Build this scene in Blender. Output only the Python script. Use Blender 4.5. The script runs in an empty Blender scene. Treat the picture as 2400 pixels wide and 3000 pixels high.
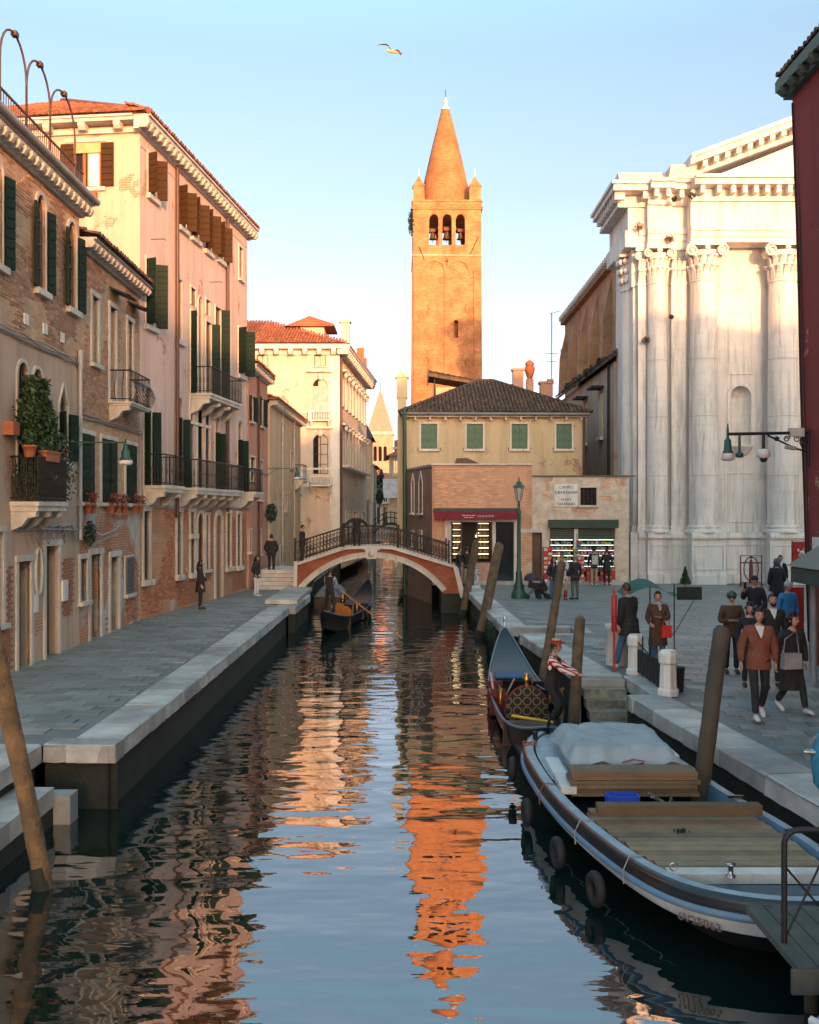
import bpy, math, random
from mathutils import Vector, Matrix, noise
PI = math.pi
RD = random.Random(11)
sc = bpy.context.scene
COL = sc.collection
rad = math.radians
# ------------------------------------------------------------------ camera, sky, sun
cam = bpy.data.cameras.new("camera"); camo = bpy.data.objects.new("camera", cam); COL.objects.link(camo)
camo.location = (0, 0, 3.4); camo.rotation_euler = (rad(90), 0, 0)
cam.sensor_fit = 'VERTICAL'; cam.sensor_height = 36; cam.lens = 35.06; cam.clip_start = .1; cam.clip_end = 3000
sc.camera = camo
SUN_AZ, SUN_EL = 16.0, 5.2        # degrees from -Y towards +X, height above the horizon
w = bpy.data.worlds.new("World"); sc.world = w; w.use_nodes = True
nt = w.node_tree; nt.nodes.clear()
sky = nt.nodes.new('ShaderNodeTexSky'); sky.sky_type = 'NISHITA'; sky.sun_disc = False
sky.sun_elevation = rad(SUN_EL); sky.sun_rotation = rad(180 - SUN_AZ)
sky.air_density = 0.7; sky.dust_density = 2.0; sky.ozone_density = 1.0
bg = nt.nodes.new('ShaderNodeBackground'); bg.inputs[1].default_value = 0.15
wo = nt.nodes.new('ShaderNodeOutputWorld')
# dusk tint: low band pale rose all round; overhead sky raised to brighten the shade
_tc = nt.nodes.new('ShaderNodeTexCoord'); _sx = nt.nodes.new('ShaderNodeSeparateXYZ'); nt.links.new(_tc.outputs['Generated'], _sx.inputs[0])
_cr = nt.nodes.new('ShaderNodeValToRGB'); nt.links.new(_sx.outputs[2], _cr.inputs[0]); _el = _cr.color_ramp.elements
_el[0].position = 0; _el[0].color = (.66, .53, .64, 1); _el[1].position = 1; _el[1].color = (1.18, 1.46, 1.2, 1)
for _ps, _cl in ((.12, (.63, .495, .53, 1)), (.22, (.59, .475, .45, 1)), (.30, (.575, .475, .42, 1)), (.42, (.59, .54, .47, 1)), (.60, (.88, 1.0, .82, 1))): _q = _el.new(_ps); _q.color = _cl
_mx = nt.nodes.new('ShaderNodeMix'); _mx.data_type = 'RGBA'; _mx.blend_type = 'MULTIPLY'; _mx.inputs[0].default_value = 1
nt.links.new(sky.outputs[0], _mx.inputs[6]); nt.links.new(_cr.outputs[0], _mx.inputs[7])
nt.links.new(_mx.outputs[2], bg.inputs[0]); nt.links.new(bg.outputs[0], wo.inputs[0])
sl = bpy.data.lights.new("sun", 'SUN'); sl.energy = 2.0; sl.angle = rad(1.0); sl.color = (.50, .222, .096)
so = bpy.data.objects.new("sun", sl); COL.objects.link(so)
_sd = Vector((math.sin(rad(SUN_AZ)) * math.cos(rad(SUN_EL)), -math.cos(rad(SUN_AZ)) * math.cos(rad(SUN_EL)), math.sin(rad(SUN_EL))))
so.rotation_euler = _sd.to_track_quat('Z', 'Y').to_euler(); so.location = (20, -40, 30)
sc.view_settings.view_transform = 'Standard'; sc.view_settings.look = 'None'
sc.view_settings.exposure = 2.8; sc.view_settings.gamma = 1.0; sc.view_settings.use_curve_mapping = False
sc.cycles.max_bounces = 7; sc.cycles.diffuse_bounces = 3; sc.cycles.use_denoising = True
# ------------------------------------------------------------------ helpers
HC, WZ = 3.4, -0.95               # eye height over the campo, water level
class MB:
    def __init__(s): s.v = []; s.f = []; s.m = []; s.s = []
    def add(s, vs, fs, m=0, sm=False):
        o = len(s.v); s.v += [tuple(p) for p in vs]
        for f in fs: s.f.append([i + o for i in f]); s.m.append(m); s.s.append(sm)
        return s
    def box(s, x0, x1, y0, y1, z0, z1, m=0):
        return s.add([(x0,y0,z0),(x1,y0,z0),(x1,y1,z0),(x0,y1,z0),(x0,y0,z1),(x1,y0,z1),(x1,y1,z1),(x0,y1,z1)],
                     [(3,2,1,0),(4,5,6,7),(0,1,5,4),(1,2,6,5),(2,3,7,6),(3,0,4,7)], m)
    def cbox(s, c, d, rot=None, m=0):
        a, b, e = d[0]/2, d[1]/2, d[2]/2; c = Vector(c)
        ps = [Vector(p) for p in ((-a,-b,-e),(a,-b,-e),(a,b,-e),(-a,b,-e),(-a,-b,e),(a,-b,e),(a,b,e),(-a,b,e))]
        if rot is not None: ps = [rot @ p for p in ps]
        return s.add([p + c for p in ps], [(3,2,1,0),(4,5,6,7),(0,1,5,4),(1,2,6,5),(2,3,7,6),(3,0,4,7)], m)
    def prism(s, poly, h0, h1, ax='z', m=0, sm=False):
        n = len(poly)
        mp = {'z': lambda p, h: (p[0], p[1], h), 'y': lambda p, h: (p[0], h, p[1]), 'x': lambda p, h: (h, p[0], p[1])}[ax]
        vs = [mp(p, h0) for p in poly] + [mp(p, h1) for p in poly]
        s.add(vs, [tuple(range(n))[::-1], tuple(range(n, 2*n))], m)
        return s.add(vs, [(i, (i+1) % n, n + (i+1) % n, n + i) for i in range(n)], m, sm)
    def tube(s, pts, r, n=6, m=0, cap=True, sm=True):
        pts = [Vector(p) for p in pts]; k = len(pts); rs = r if isinstance(r, (list, tuple)) else [r]*k
        vs = []; ref = None
        for i, p in enumerate(pts):
            t = (pts[min(i+1, k-1)] - pts[max(i-1, 0)])
            t = t.normalized() if t.length > 1e-9 else Vector((0, 0, 1))
            if ref is None: ref = Vector((0, 0, 1)) if abs(t.z) < .9 else Vector((1, 0, 0))
            a = (ref - t * ref.dot(t))
            a = a.normalized() if a.length > 1e-6 else t.orthogonal().normalized()
            ref = a; b = t.cross(a)
            q = rs[i]; qa, qb = q if isinstance(q, tuple) else (q, q)
            vs += [p + a*math.cos(2*PI*j/n)*qa + b*math.sin(2*PI*j/n)*qb for j in range(n)]
        fs = [(i*n+j, i*n+(j+1) % n, (i+1)*n+(j+1) % n, (i+1)*n+j) for i in range(k-1) for j in range(n)]
        s.add(vs, fs, m, sm)
        if cap:
            s.add(vs[:n], [tuple(range(n))[::-1]], m); s.add(vs[-n:], [tuple(range(n))], m)
        return s
    def lathe(s, prof, n=12, c=(0, 0, 0), m=0, sm=True, a0=0, a1=2*PI, sx=1, sy=1):
        full = abs(a1 - a0 - 2*PI) < 1e-6; cols = n if full else n + 1
        vs = [(c[0] + r*sx*math.cos(a0+(a1-a0)*j/n), c[1] + r*sy*math.sin(a0+(a1-a0)*j/n), c[2] + z) for r, z in prof for j in range(cols)]
        fs = []
        for i in range(len(prof)-1):
            for j in range(n):
                j2 = (j+1) % cols; fs.append((i*cols+j, i*cols+j2, (i+1)*cols+j2, (i+1)*cols+j))
        s.add(vs, fs, m, sm)
        if full:
            if prof[0][0] > 1e-4: s.add(vs[:n], [tuple(range(n))[::-1]], m)
            if prof[-1][0] > 1e-4: s.add(vs[-n:], [tuple(range(n))], m)
        return s
    def ball(s, c, r, nu=10, nv=7, m=0, rot=None, sm=True):
        rx, ry, rz = r if isinstance(r, tuple) else (r, r, r); c = Vector(c); vs = []
        for i in range(nv+1):
            t = PI*i/nv
            for j in range(nu):
                p = Vector((rx*math.sin(t)*math.cos(2*PI*j/nu), ry*math.sin(t)*math.sin(2*PI*j/nu), -rz*math.cos(t)))
                vs.append((rot @ p if rot is not None else p) + c)
        return s.add(vs, [(i*nu+j, i*nu+(j+1) % nu, (i+1)*nu+(j+1) % nu, (i+1)*nu+j) for i in range(nv) for j in range(nu)], m, sm)
    def xf(s, M):
        s.v = [tuple(M @ Vector(p)) for p in s.v]; return s
    def mesh(s, name, mats):
        me = bpy.data.meshes.new(name); me.from_pydata(s.v, [], s.f)
        for x in (mats if isinstance(mats, (list, tuple)) else [mats]): me.materials.append(x)
        me.polygons.foreach_set('material_index', s.m); me.polygons.foreach_set('use_smooth', s.s); me.update()
        return me
    def build(s, name, mats, parent=None, loc=None, kind=None, label=None):
        o = bpy.data.objects.new(name, s.mesh(name, mats)); COL.objects.link(o)
        if parent is not None: o.parent = parent
        if loc is not None: o.location = loc
        if kind: o['kind'] = kind
        if label: o['label'] = label
        return o
def tag(o, label=None, cat=None, group=None, kind=None):
    if label: o['label'] = label
    if cat: o['category'] = cat
    if group: o['group'] = group
    if kind: o['kind'] = kind
    return o
def thing(name, label, cat, loc=(0, 0, 0), rz=0, group=None):
    o = bpy.data.objects.new(name, None); o.empty_display_size = .2; COL.objects.link(o)
    o.location = loc; o.rotation_euler = (0, 0, rz)
    return tag(o, label, cat, group)
def inst(name, me, parent, loc=(0, 0, 0), rot=(0, 0, 0), scale=(1, 1, 1), kind=None):
    o = bpy.data.objects.new(name, me); COL.objects.link(o); o.parent = parent
    o.location = loc; o.rotation_euler = rot; o.scale = scale
    if kind: o['kind'] = kind
    return o
def copy_tree(o, parent=None):
    c = o.copy(); COL.objects.link(c); c.parent = parent
    for ch in list(o.children): copy_tree(ch, c)
    return c
def jit(a): return RD.uniform(-a, a)
def text(name, body, size, loc, mat, parent, rot=(PI/2, 0, 0), ext=.004, align='CENTER', sx=1):
    cu = bpy.data.curves.new(name, 'FONT'); cu.body = body; cu.size = size; cu.extrude = ext; cu.align_x = align; cu.align_y = 'CENTER'
    t = bpy.data.objects.new(name, cu); COL.objects.link(t); bpy.context.view_layer.update()
    me = bpy.data.meshes.new_from_object(t.evaluated_get(bpy.context.evaluated_depsgraph_get()))
    bpy.data.objects.remove(t); me.materials.clear(); me.materials.append(mat)
    o = bpy.data.objects.new(name, me); COL.objects.link(o); o.parent = parent; o.location = loc; o.rotation_euler = rot; o.scale = (sx, 1, 1)
    return o
# ------------------------------------------------------------------ materials
def newmat(name):
    m = bpy.data.materials.new(name); m.use_nodes = True; n = m.node_tree
    return m, n, n.nodes['Principled BSDF']
def _coord(n, world, sc_=(1, 1, 1)):
    if world: s = n.nodes.new('ShaderNodeNewGeometry').outputs['Position']
    else: s = n.nodes.new('ShaderNodeTexCoord').outputs['Object']
    mp = n.nodes.new('ShaderNodeMapping'); mp.inputs['Scale'].default_value = sc_; n.links.new(s, mp.inputs[0]); return mp.outputs[0]
def _noise(n, vec, scale, detail=5, rough=.6):
    t = n.nodes.new('ShaderNodeTexNoise'); t.inputs['Scale'].default_value = scale; t.inputs['Detail'].default_value = detail
    t.inputs['Roughness'].default_value = rough; n.links.new(vec, t.inputs['Vector']); return t.outputs['Fac']
def _ramp(n, fac, a, b, ca=(0, 0, 0, 1), cb=(1, 1, 1, 1)):
    r = n.nodes.new('ShaderNodeValToRGB'); r.color_ramp.elements[0].position = a; r.color_ramp.elements[1].position = b
    r.color_ramp.elements[0].color = ca; r.color_ramp.elements[1].color = cb; n.links.new(fac, r.inputs[0]); return r.outputs[0]
def _mix(n, fac, a, b, mode='MIX'):
    x = n.nodes.new('ShaderNodeMix'); x.data_type = 'RGBA'; x.blend_type = mode
    for i, q in ((0, fac), (6, a), (7, b)):
        if hasattr(q, 'links'): n.links.new(q, x.inputs[i])
        elif i == 0: x.inputs[0].default_value = q
        else: x.inputs[i].default_value = (*q[:3], 1)
    return x.outputs[2]
def _bump(n, p, h, strength, dist=.02):
    b = n.nodes.new('ShaderNodeBump'); b.inputs['Strength'].default_value = strength; b.inputs['Distance'].default_value = dist
    n.links.new(h, b.inputs['Height'])
    if p.inputs['Normal'].links: n.links.new(p.inputs['Normal'].links[0].from_socket, b.inputs['Normal'])
    n.links.new(b.outputs[0], p.inputs['Normal'])
def mul(c, k): return tuple(min(1, x*k) for x in c[:3])
MC = {}
def M(name, col, rough=.8, metal=0, col2=None, var=.35, vs=3, bump=.3, bs=40, world=False, streak=0, spec=.5, coat=0, thr=(.35, .65), bd=.01, orand=0, ashlar=False, folds=0):
    if name in MC: return MC[name]
    m, n, p = newmat(name); v = _coord(n, world)
    c2 = col2 or mul(col, 1-var)
    c = _mix(n, _ramp(n, _noise(n, v, vs), *thr), col, c2)
    if streak:
        sv = _coord(n, world, (1, 1, .12)); c = _mix(n, _ramp(n, _noise(n, sv, 2.2, 6, .7), .5, .75), c, mul(c2, streak))
    c = _mix(n, .22, c, _mix(n, _noise(n, v, bs*1.3, 3), mul(col, .4), mul(col, 1.7)), 'MIX')
    if ashlar:   # weathered block courses: hair joints and one tone per block
        b_ = n.nodes.new('ShaderNodeTexBrick'); n.links.new(_uvwall(n), b_.inputs['Vector']); b_.inputs['Scale'].default_value = 1; b_.inputs['Brick Width'].default_value = 1.35; b_.inputs['Row Height'].default_value = .62
        b_.inputs['Mortar Size'].default_value = .009; b_.inputs['Mortar Smooth'].default_value = .4; b_.inputs['Color1'].default_value = (1, 1, 1, 1); b_.inputs['Color2'].default_value = (.95, .945, .935, 1); b_.inputs['Mortar'].default_value = (.84, .82, .79, 1)
        c = _mix(n, 1, c, b_.outputs['Color'], 'MULTIPLY')
        sv = _coord(n, world, (1.6, 1.6, .09)); c = _mix(n, _ramp(n, _noise(n, sv, 2.9, 8, .75), .53, .68, (0, 0, 0, 1), (.8,)*3+(1,)), c, (.24, .225, .20))
        c = _mix(n, _ramp(n, _noise(n, v, .7, 8, .7), .52, .72, (0, 0, 0, 1), (.55,)*3+(1,)), c, (.50, .47, .42))
    if world: c = _mix(n, _ramp(n, _noise(n, v, .45, 8, .75), .5, .66, (0, 0, 0, 1), (.55,)*3+(1,)), c, mul(c2, .62))   # damp patches and dirt
    if orand:
        oi = n.nodes.new('ShaderNodeObjectInfo'); rr = _ramp(n, oi.outputs['Random'], 0, 1, (1-orand,)*3+(1,), (1+orand, 1+orand*.9, 1+orand*.8, 1)); c = _mix(n, 1, c, rr, 'MULTIPLY')
    n.links.new(c, p.inputs['Base Color']); p.inputs['Roughness'].default_value = rough; p.inputs['Metallic'].default_value = metal
    p.inputs['Specular IOR Level'].default_value = spec; p.inputs['Coat Weight'].default_value = coat
    if bump: _bump(n, p, _noise(n, v, bs, 4), bump, bd)
    if folds: _bump(n, p, _noise(n, _coord(n, world, (1, 1, .55)), 7, 3), folds, .05)
    MC[name] = m; return m
def _uvwall(n):
    s = n.nodes.new('ShaderNodeSeparateXYZ'); n.links.new(n.nodes.new('ShaderNodeTexCoord').outputs['Object'], s.inputs[0])
    a = n.nodes.new('ShaderNodeMath'); a.operation = 'ADD'; n.links.new(s.outputs[0], a.inputs[0]); n.links.new(s.outputs[1], a.inputs[1])
    c = n.nodes.new('ShaderNodeCombineXYZ'); n.links.new(a.outputs[0], c.inputs[0]); n.links.new(s.outputs[2], c.inputs[1]); return c.outputs[0]
def Mbrick(name, c1, c2, mortar, bw=.26, bh=.075, mor=.012, plaster=None, pthr=(.5, .56), bump=.6, dirt=.5, ps=.35):
    m, n, p = newmat(name); uv = _uvwall(n); v = _coord(n, False)
    b = n.nodes.new('ShaderNodeTexBrick'); n.links.new(uv, b.inputs['Vector'])
    b.inputs['Scale'].default_value = 1; b.inputs['Brick Width'].default_value = bw; b.inputs['Row Height'].default_value = bh
    b.inputs['Mortar Size'].default_value = mor; b.inputs['Mortar Smooth'].default_value = .3; b.inputs['Bias'].default_value = 0
    b.inputs['Color1'].default_value = (*c1, 1); b.inputs['Color2'].default_value = (*c2, 1); b.inputs['Mortar'].default_value = (*mortar, 1)
    c = _mix(n, _ramp(n, _noise(n, v, .9, 6, .65), .4, .62), b.outputs['Color'], _mix(n, .5, b.outputs['Color'], mul(c2, dirt)))
    c = _mix(n, _noise(n, v, 9, 3), _mix(n, 1, c, (.75, .75, .75), 'MULTIPLY'), _mix(n, 1, c, (1.25, 1.2, 1.15), 'MULTIPLY'))
    h = b.outputs['Fac']
    iv = n.nodes.new('ShaderNodeMath'); iv.operation = 'SUBTRACT'; iv.inputs[0].default_value = 1; n.links.new(h, iv.inputs[1])
    _bump(n, p, iv.outputs[0], bump, .012)
    if plaster:
        mask = _ramp(n, _noise(n, v, ps, 7, .62), *pthr)
        pc = _mix(n, _ramp(n, _noise(n, v, 2.5, 5), .35, .7), plaster, mul(plaster, .62))
        c = _mix(n, mask, c, pc); _bump(n, p, mask, .5, .02)
    _bump(n, p, _noise(n, v, 30, 4), .25, .01)
    n.links.new(c, p.inputs['Base Color']); p.inputs['Roughness'].default_value = .9
    return m
def Mplaster(name, base, stain, low=None, lowz=3.5, streak=.6):
    m, n, p = newmat(name); v = _coord(n, False)
    c = _mix(n, _ramp(n, _noise(n, v, .5, 7, .65), .38, .68), base, stain)
    sv = _coord(n, False, (1, 1, .1)); c = _mix(n, _ramp(n, _noise(n, sv, 1.6, 8, .72), .47, .68, (0, 0, 0, 1), (.85,)*3+(1,)), c, mul(stain, streak))
    c = _mix(n, _ramp(n, _noise(n, v, 3.4, 8, .8), .56, .66, (0, 0, 0, 1), (.5,)*3+(1,)), c, mul(base, 1.18))
    c = _mix(n, .25, c, _mix(n, _noise(n, v, 45, 3), mul(base, .5), mul(base, 1.5)))
    # pale repaired patches and bare brick where the render has come away
    bk = n.nodes.new('ShaderNodeTexBrick'); n.links.new(_uvwall(n), bk.inputs['Vector']); bk.inputs['Scale'].default_value = 1; bk.inputs['Brick Width'].default_value = .26; bk.inputs['Row Height'].default_value = .075
    bk.inputs['Mortar Size'].default_value = .012; bk.inputs['Color1'].default_value = (.46, .22, .12, 1); bk.inputs['Color2'].default_value = (.38, .17, .09, 1); bk.inputs['Mortar'].default_value = (.44, .36, .28, 1)
    hole = _ramp(n, _noise(n, v, .62, 9, .7), .585, .60); _bump(n, p, hole, -.8, .03)
    c = _mix(n, _ramp(n, _noise(n, v, 1.3, 3, .5), .66, .69), c, mul(base, .78))
    c = _mix(n, hole, c, bk.outputs['Color'])
    _bump(n, p, _noise(n, v, 14, 6, .7), .35, .02)
    n.links.new(c, p.inputs['Base Color']); p.inputs['Roughness'].default_value = .92
    return m
stone = M('istrian_stone', (.60, .56, .50), .7, vs=1.4, var=.3, bs=30, streak=.55)
stoneW = M('weathered_white_stone', (.78, .745, .69), .65, vs=.9, var=.25, bs=26, streak=.42, col2=(.68, .665, .64), ashlar=True)
stoneK = M('kerb_stone', (.45, .45, .43), .62, vs=1.6, var=.5, bs=35, world=True, orand=.26)
trach = M('trachyte_slab', (.22, .245, .24), .55, vs=1.7, col2=(.15, .17, .165), bs=45, bump=.5, world=True, orand=.22)
trachj = M('slab_joint', (.11, .11, .11), .9, world=True)
ironM = M('black_iron', (.02, .022, .024), .5, metal=.3, bs=60, bump=.1)
greenI = M('green_painted_iron', (.02, .085, .06), .42, bs=60, bump=.1, vs=8)
shut = M('green_shutter_paint', (.012, .030, .022), .6, vs=6, bs=50, bump=.2, spec=.12)
shutG = M('mid_green_shutter_paint', (.05, .16, .10), .5, vs=6, bs=50, bump=.2)
shutB = M('brown_shutter_paint', (.060, .032, .013), .7, vs=5, bs=50, bump=.2, spec=.12)
glassM, _n, _p = newmat('window_glass'); _p.inputs['Base Color'].default_value = (.02, .024, .028, 1); _p.inputs['Roughness'].default_value = .06; _p.inputs['Specular IOR Level'].default_value = .8
darkM = M('dark_room', (.012, .011, .012), .95, bump=0)
woodM = M('weathered_wood', (.19, .13, .075), .8, vs=3, bs=30, bump=.6, world=True, orand=.25)
woodG = M('grey_wood', (.30, .225, .14), .8, vs=3, bs=30, bump=.6, world=True, orand=.3)
postM = M('mooring_post_wood', (.16, .115, .07), .85, vs=5, col2=(.06, .05, .032), bs=20, bump=.9, bd=.03, world=True)
tileM = M('roof_tile', (.36, .125, .06), .85, vs=4, col2=(.19, .075, .045), bs=25, world=True, orand=.3)
tileO = M('old_dark_roof_tile', (.16, .10, .075), .9, vs=5, col2=(.055, .048, .038), bs=25, world=True, thr=(.4, .55), orand=.35)
tileP = M('pale_roof_tile', (.32, .17, .11), .85, vs=5, col2=(.2, .11, .08), bs=25, world=True)
brickP = M('brick_piece', (.33, .17, .095), .9, vs=7, col2=(.50, .34, .22), bs=30, world=True, thr=(.3, .7), orand=.3)
brickR = M('red_brick_piece', (.34, .11, .055), .9, vs=7, col2=(.44, .24, .14), bs=30, world=True, thr=(.3, .7), orand=.3)
brickO = M('pink_orange_brick_piece', (.62, .33, .2), .9, vs=7, col2=(.66, .45, .31), bs=30, world=True, thr=(.3, .7), orand=.2)
# ------------------------------------------------------------------ architecture helpers
class Fac:
    """a facade frame: local x along the wall, local y into the house, z up"""
    def __init__(s, p0, p1, name, label, cat, group=None):
        s.p0 = Vector(p0); d = Vector(p1) - s.p0; s.L = d.length; s.d = d.normalized()
        s.e = thing(name, label, cat, (p0[0], p0[1], 0), math.atan2(d.y, d.x), group)
        s.holes = []
    def u(s, px, off=0):
        a = (px - 862.5) / 2100; n = Vector((s.d.y, -s.d.x)); p = s.p0 + n*off
        return (a*p.y - p.x) / (s.d.x - a*s.d.y)
    def Y(s, px, off=0):
        n = Vector((s.d.y, -s.d.x)); return (s.p0 + n*off).y + s.u(px, off)*s.d.y
    def z(s, px, py, off=0): return HC + (1078 - py) / 2100 * s.Y(px, off)
    def rect(s, px0, px1, pt, pb):
        u0, u1 = s.u(px0), s.u(px1); return (u0, u1, s.z(px0, pb), s.z(px0, pt))
def arcpts(x0, x1, zs, rise, n=8, pointed=False):
    xm, hw = (x0+x1)/2, (x1-x0)/2; out = []
    for i in range(n+1):
        t = i/n
        if pointed:
            q = abs(2*t-1); out.append((x0 + (x1-x0)*t, zs + rise*(1 - q**1.6)*(.78 + .22*(1-q)**2)))
        else: out.append((xm - hw*math.cos(PI*t), zs + rise*math.sin(PI*t)))
    return out
def wallsheet(mb, x0, x1, z0, z1, holes, dep=.28, m=0, rm=None, y=0):
    rm = m if rm is None else rm
    xs = sorted({x0, x1, *[min(max(h[i], x0), x1) for h in holes for i in (0, 1)]})
    zs = sorted({z0, z1, *[min(max(h[i], z0), z1) for h in holes for i in (2, 3)]})
    for i in range(len(xs)-1):
        for j in range(len(zs)-1):
            cx, cz = (xs[i]+xs[i+1])/2, (zs[j]+zs[j+1])/2
            if any(h[0] < cx < h[1] and h[2] < cz < h[3] for h in holes): continue
            mb.add([(xs[i], y, zs[j]), (xs[i+1], y, zs[j]), (xs[i+1], y, zs[j+1]), (xs[i], y, zs[j+1])], [(0, 1, 2, 3)], m)
    for h in holes:
        a, b, c, d = h[:4]; ar = h[4] if len(h) > 4 else 0; hd = h[5] if len(h) > 5 else dep
        if ar:
            rise = min((b-a)/2, d-c) if ar == 1 else (b-a)*.8
            sp = d - rise; pts = arcpts(a, b, sp, rise, 10, ar == 2)
            half = len(pts)//2
            mb.add([(a, y, d)] + [(p[0], y, p[1]) for p in pts[:half+1]], [(0, i, i+1) for i in range(1, half+1)][::1], m)
            mb.add([(b, y, d)] + [(p[0], y, p[1]) for p in pts[half:]], [(0, i, i+1) for i in range(1, len(pts)-half)], m)
            prof = [(a, c)] + pts + [(b, c)]
        else: prof = [(a, c), (a, d), (b, d), (b, c)]
        n = len(prof)
        mb.add([(p[0], y, p[1]) for p in prof] + [(p[0], y+hd, p[1]) for p in prof],
               [(i, i+n, (i+1) % n + n, (i+1) % n) for i in range(n)], rm)
def surround(mb, a, b, c, d, ar=0, w=.12, pr=.04, m=0, sill=.06, y=0):
    """stone frame round an opening, standing proud of the wall"""
    if ar:
        rise = min((b-a)/2, d-c) if ar == 1 else (b-a)*.8
        sp = d - rise
        inn = arcpts(a, b, sp, rise, 10, ar == 2); out = arcpts(a-w, b+w, sp, rise+w, 10, ar == 2)
        inn = [(a, c)] + inn + [(b, c)]; out = [(a-w, c)] + out + [(b+w, c)]
        for i in range(len(inn)-1):
            q = [inn[i], inn[i+1], out[i+1], out[i]]
            mb.add([(p[0], y-pr, p[1]) for p in q] + [(p[0], y+.02, p[1]) for p in q], [(0,1,2,3),(3,2,6,7),(0,4,5,1)], m)
    else:
        mb.box(a-w, a, y-pr, y+.06, c, d, m); mb.box(b, b+w, y-pr, y+.06, c, d, m)
        mb.box(a-w-.02, b+w+.02, y-pr-.02, y+.06, d, d+w, m)
    if sill: mb.box(a-w-.05, b+w+.05, y-pr-.09, y+.1, c-sill-.04, c, m)
def opening(F, a, b, c, d, ar=0, style='glass', sur=stone, w=.12, sill=.06, y=.085, bars=(1, 2), fm=None, pname='window', pr=.04):
    """window or door as a part of the house, pane and surround below it"""
    P = F.e; F.holes.append((a, b, c, d, ar, y+.05)); fm = fm or woodM
    mb = MB()
    if ar:
        rise = min((b-a)/2, d-c) if ar == 1 else (b-a)*.8
        pts = [(a, c)] + arcpts(a, b, d-rise, rise, 10, ar == 2) + [(b, c)]
    else: pts = [(a, c), (a, d), (b, d), (b, c)]
    # frame ring
    t = .05
    mb.box(a, a+t, y-.03, y+.03, c, d - (rise if ar else 0)); mb.box(b-t, b, y-.03, y+.03, c, d - (rise if ar else 0))
    mb.box(a+t, b-t, y-.03, y+.03, c, c+t)
    if not ar: mb.box(a+t, b-t, y-.03, y+.03, d-t, d)
    else:
        q = arcpts(a, b, d-rise, rise, 10, ar == 2); mb.tube([(p[0], y, p[1]) for p in q], .03, 4)
    for i in range(1, bars[0]+1): x = a+(b-a)*i/(bars[0]+1); mb.box(x-.02, x+.02, y-.025, y+.025, c+t, d-t)
    for i in range(1, bars[1]+1): z = c+(d-c)*i/(bars[1]+1); mb.box(a+t, b-t, y-.02, y+.02, z-.015, z+.015)
    if style == 'door':
        for i in range(4):
            x0 = a+t+(b-a-2*t)*i/4; x1 = a+t+(b-a-2*t)*(i+1)/4 - .012; mb.box(x0, x1, y-.012, y+.04, c+t, d-t)
    f = mb.build(pname, fm, P)
    g = MB(); g.add([(p[0], y+.045, p[1]) for p in pts], [tuple(range(len(pts)))]); g.build('pane', glassM if style == 'glass' else darkM, f)
    if sur is not None:
        s = MB(); surround(s, a, b, c, d, ar, w, pr, 0, sill); s.build('surround', sur, f)
    return f
SHM = {}
def shutter(F, x, z0, z1, w, side, ang=12, mat=None, y=-.045, bh=.22, nb=None, pieces=True):
    """board shutter hinged at x; side -1 opens to the left, +1 to the right"""
    h = z1 - z0; mat = mat or shut
    mb = MB(); mb.box(0, w, -.02, 0, 0, h)
    o = mb.build('shutter', mat, F.e, (x, y, z0))
    o.rotation_euler = (0, 0, -rad(ang) if side > 0 else PI + rad(ang))
    n = nb or max(3, round(h/bh))
    key = (round(w, 2), round(h/n, 2), mat.name)
    if pieces:
        if key not in SHM:
            b = MB(); b.box(.012, w-.012, -.045, .022, .008, h/n-.008); SHM[key] = b.mesh('shutter_board', mat)
        for i in range(n): inst('board', SHM[key], o, (0, 0, i*h/n))
    else:
        b = MB()
        for i in range(n): b.box(.012, w-.012, -.045, .022, i*h/n+.01, (i+1)*h/n-.01)
        b.build('louvre_panel', mat, o)
    return o
def lay_bricks(P, x0, x1, z0, z1, holes, mat, keep=None, n_ind=300, bw=.26, bh=.075, y=0, dep=.012, name='brick'):
    one = MB().box(0, bw-.014, -dep, .02, 0, bh-.014).mesh('brick', mat)
    rest = MB(); k = 0; allb = []
    row = 0; z = z0
    while z + bh <= z1:
        x = x0 + (row % 2)*bw/2
        while x + bw <= x1:
            cx, cz = x+bw/2, z+bh/2
            ok = not any(h[0]-.16 < x+bw and x < h[1]+.16 and h[2]-.12 < cz < h[3]+.16 for h in holes)
            if ok and (keep is None or keep(cx, cz)): allb.append((x, z))
            x += bw
        z += bh; row += 1
    if n_ind: sel = set(sorted(range(len(allb)), key=lambda i: allb[i][0])[:n_ind])
    else: sel = set()
    for i, (x, z) in enumerate(allb):
        jy = RD.uniform(-.007, .007)
        if i in sel: inst(name, one, P, (x, y+jy, z), (0, jit(.01), jit(.01)))
        else: rest.box(x+jit(.002), x+bw-.014+jit(.004), y-dep+jy, y+.02, z, z+bh-.014)
    if rest.v: rest.build('brickwork', mat, P, kind='stuff')
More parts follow.
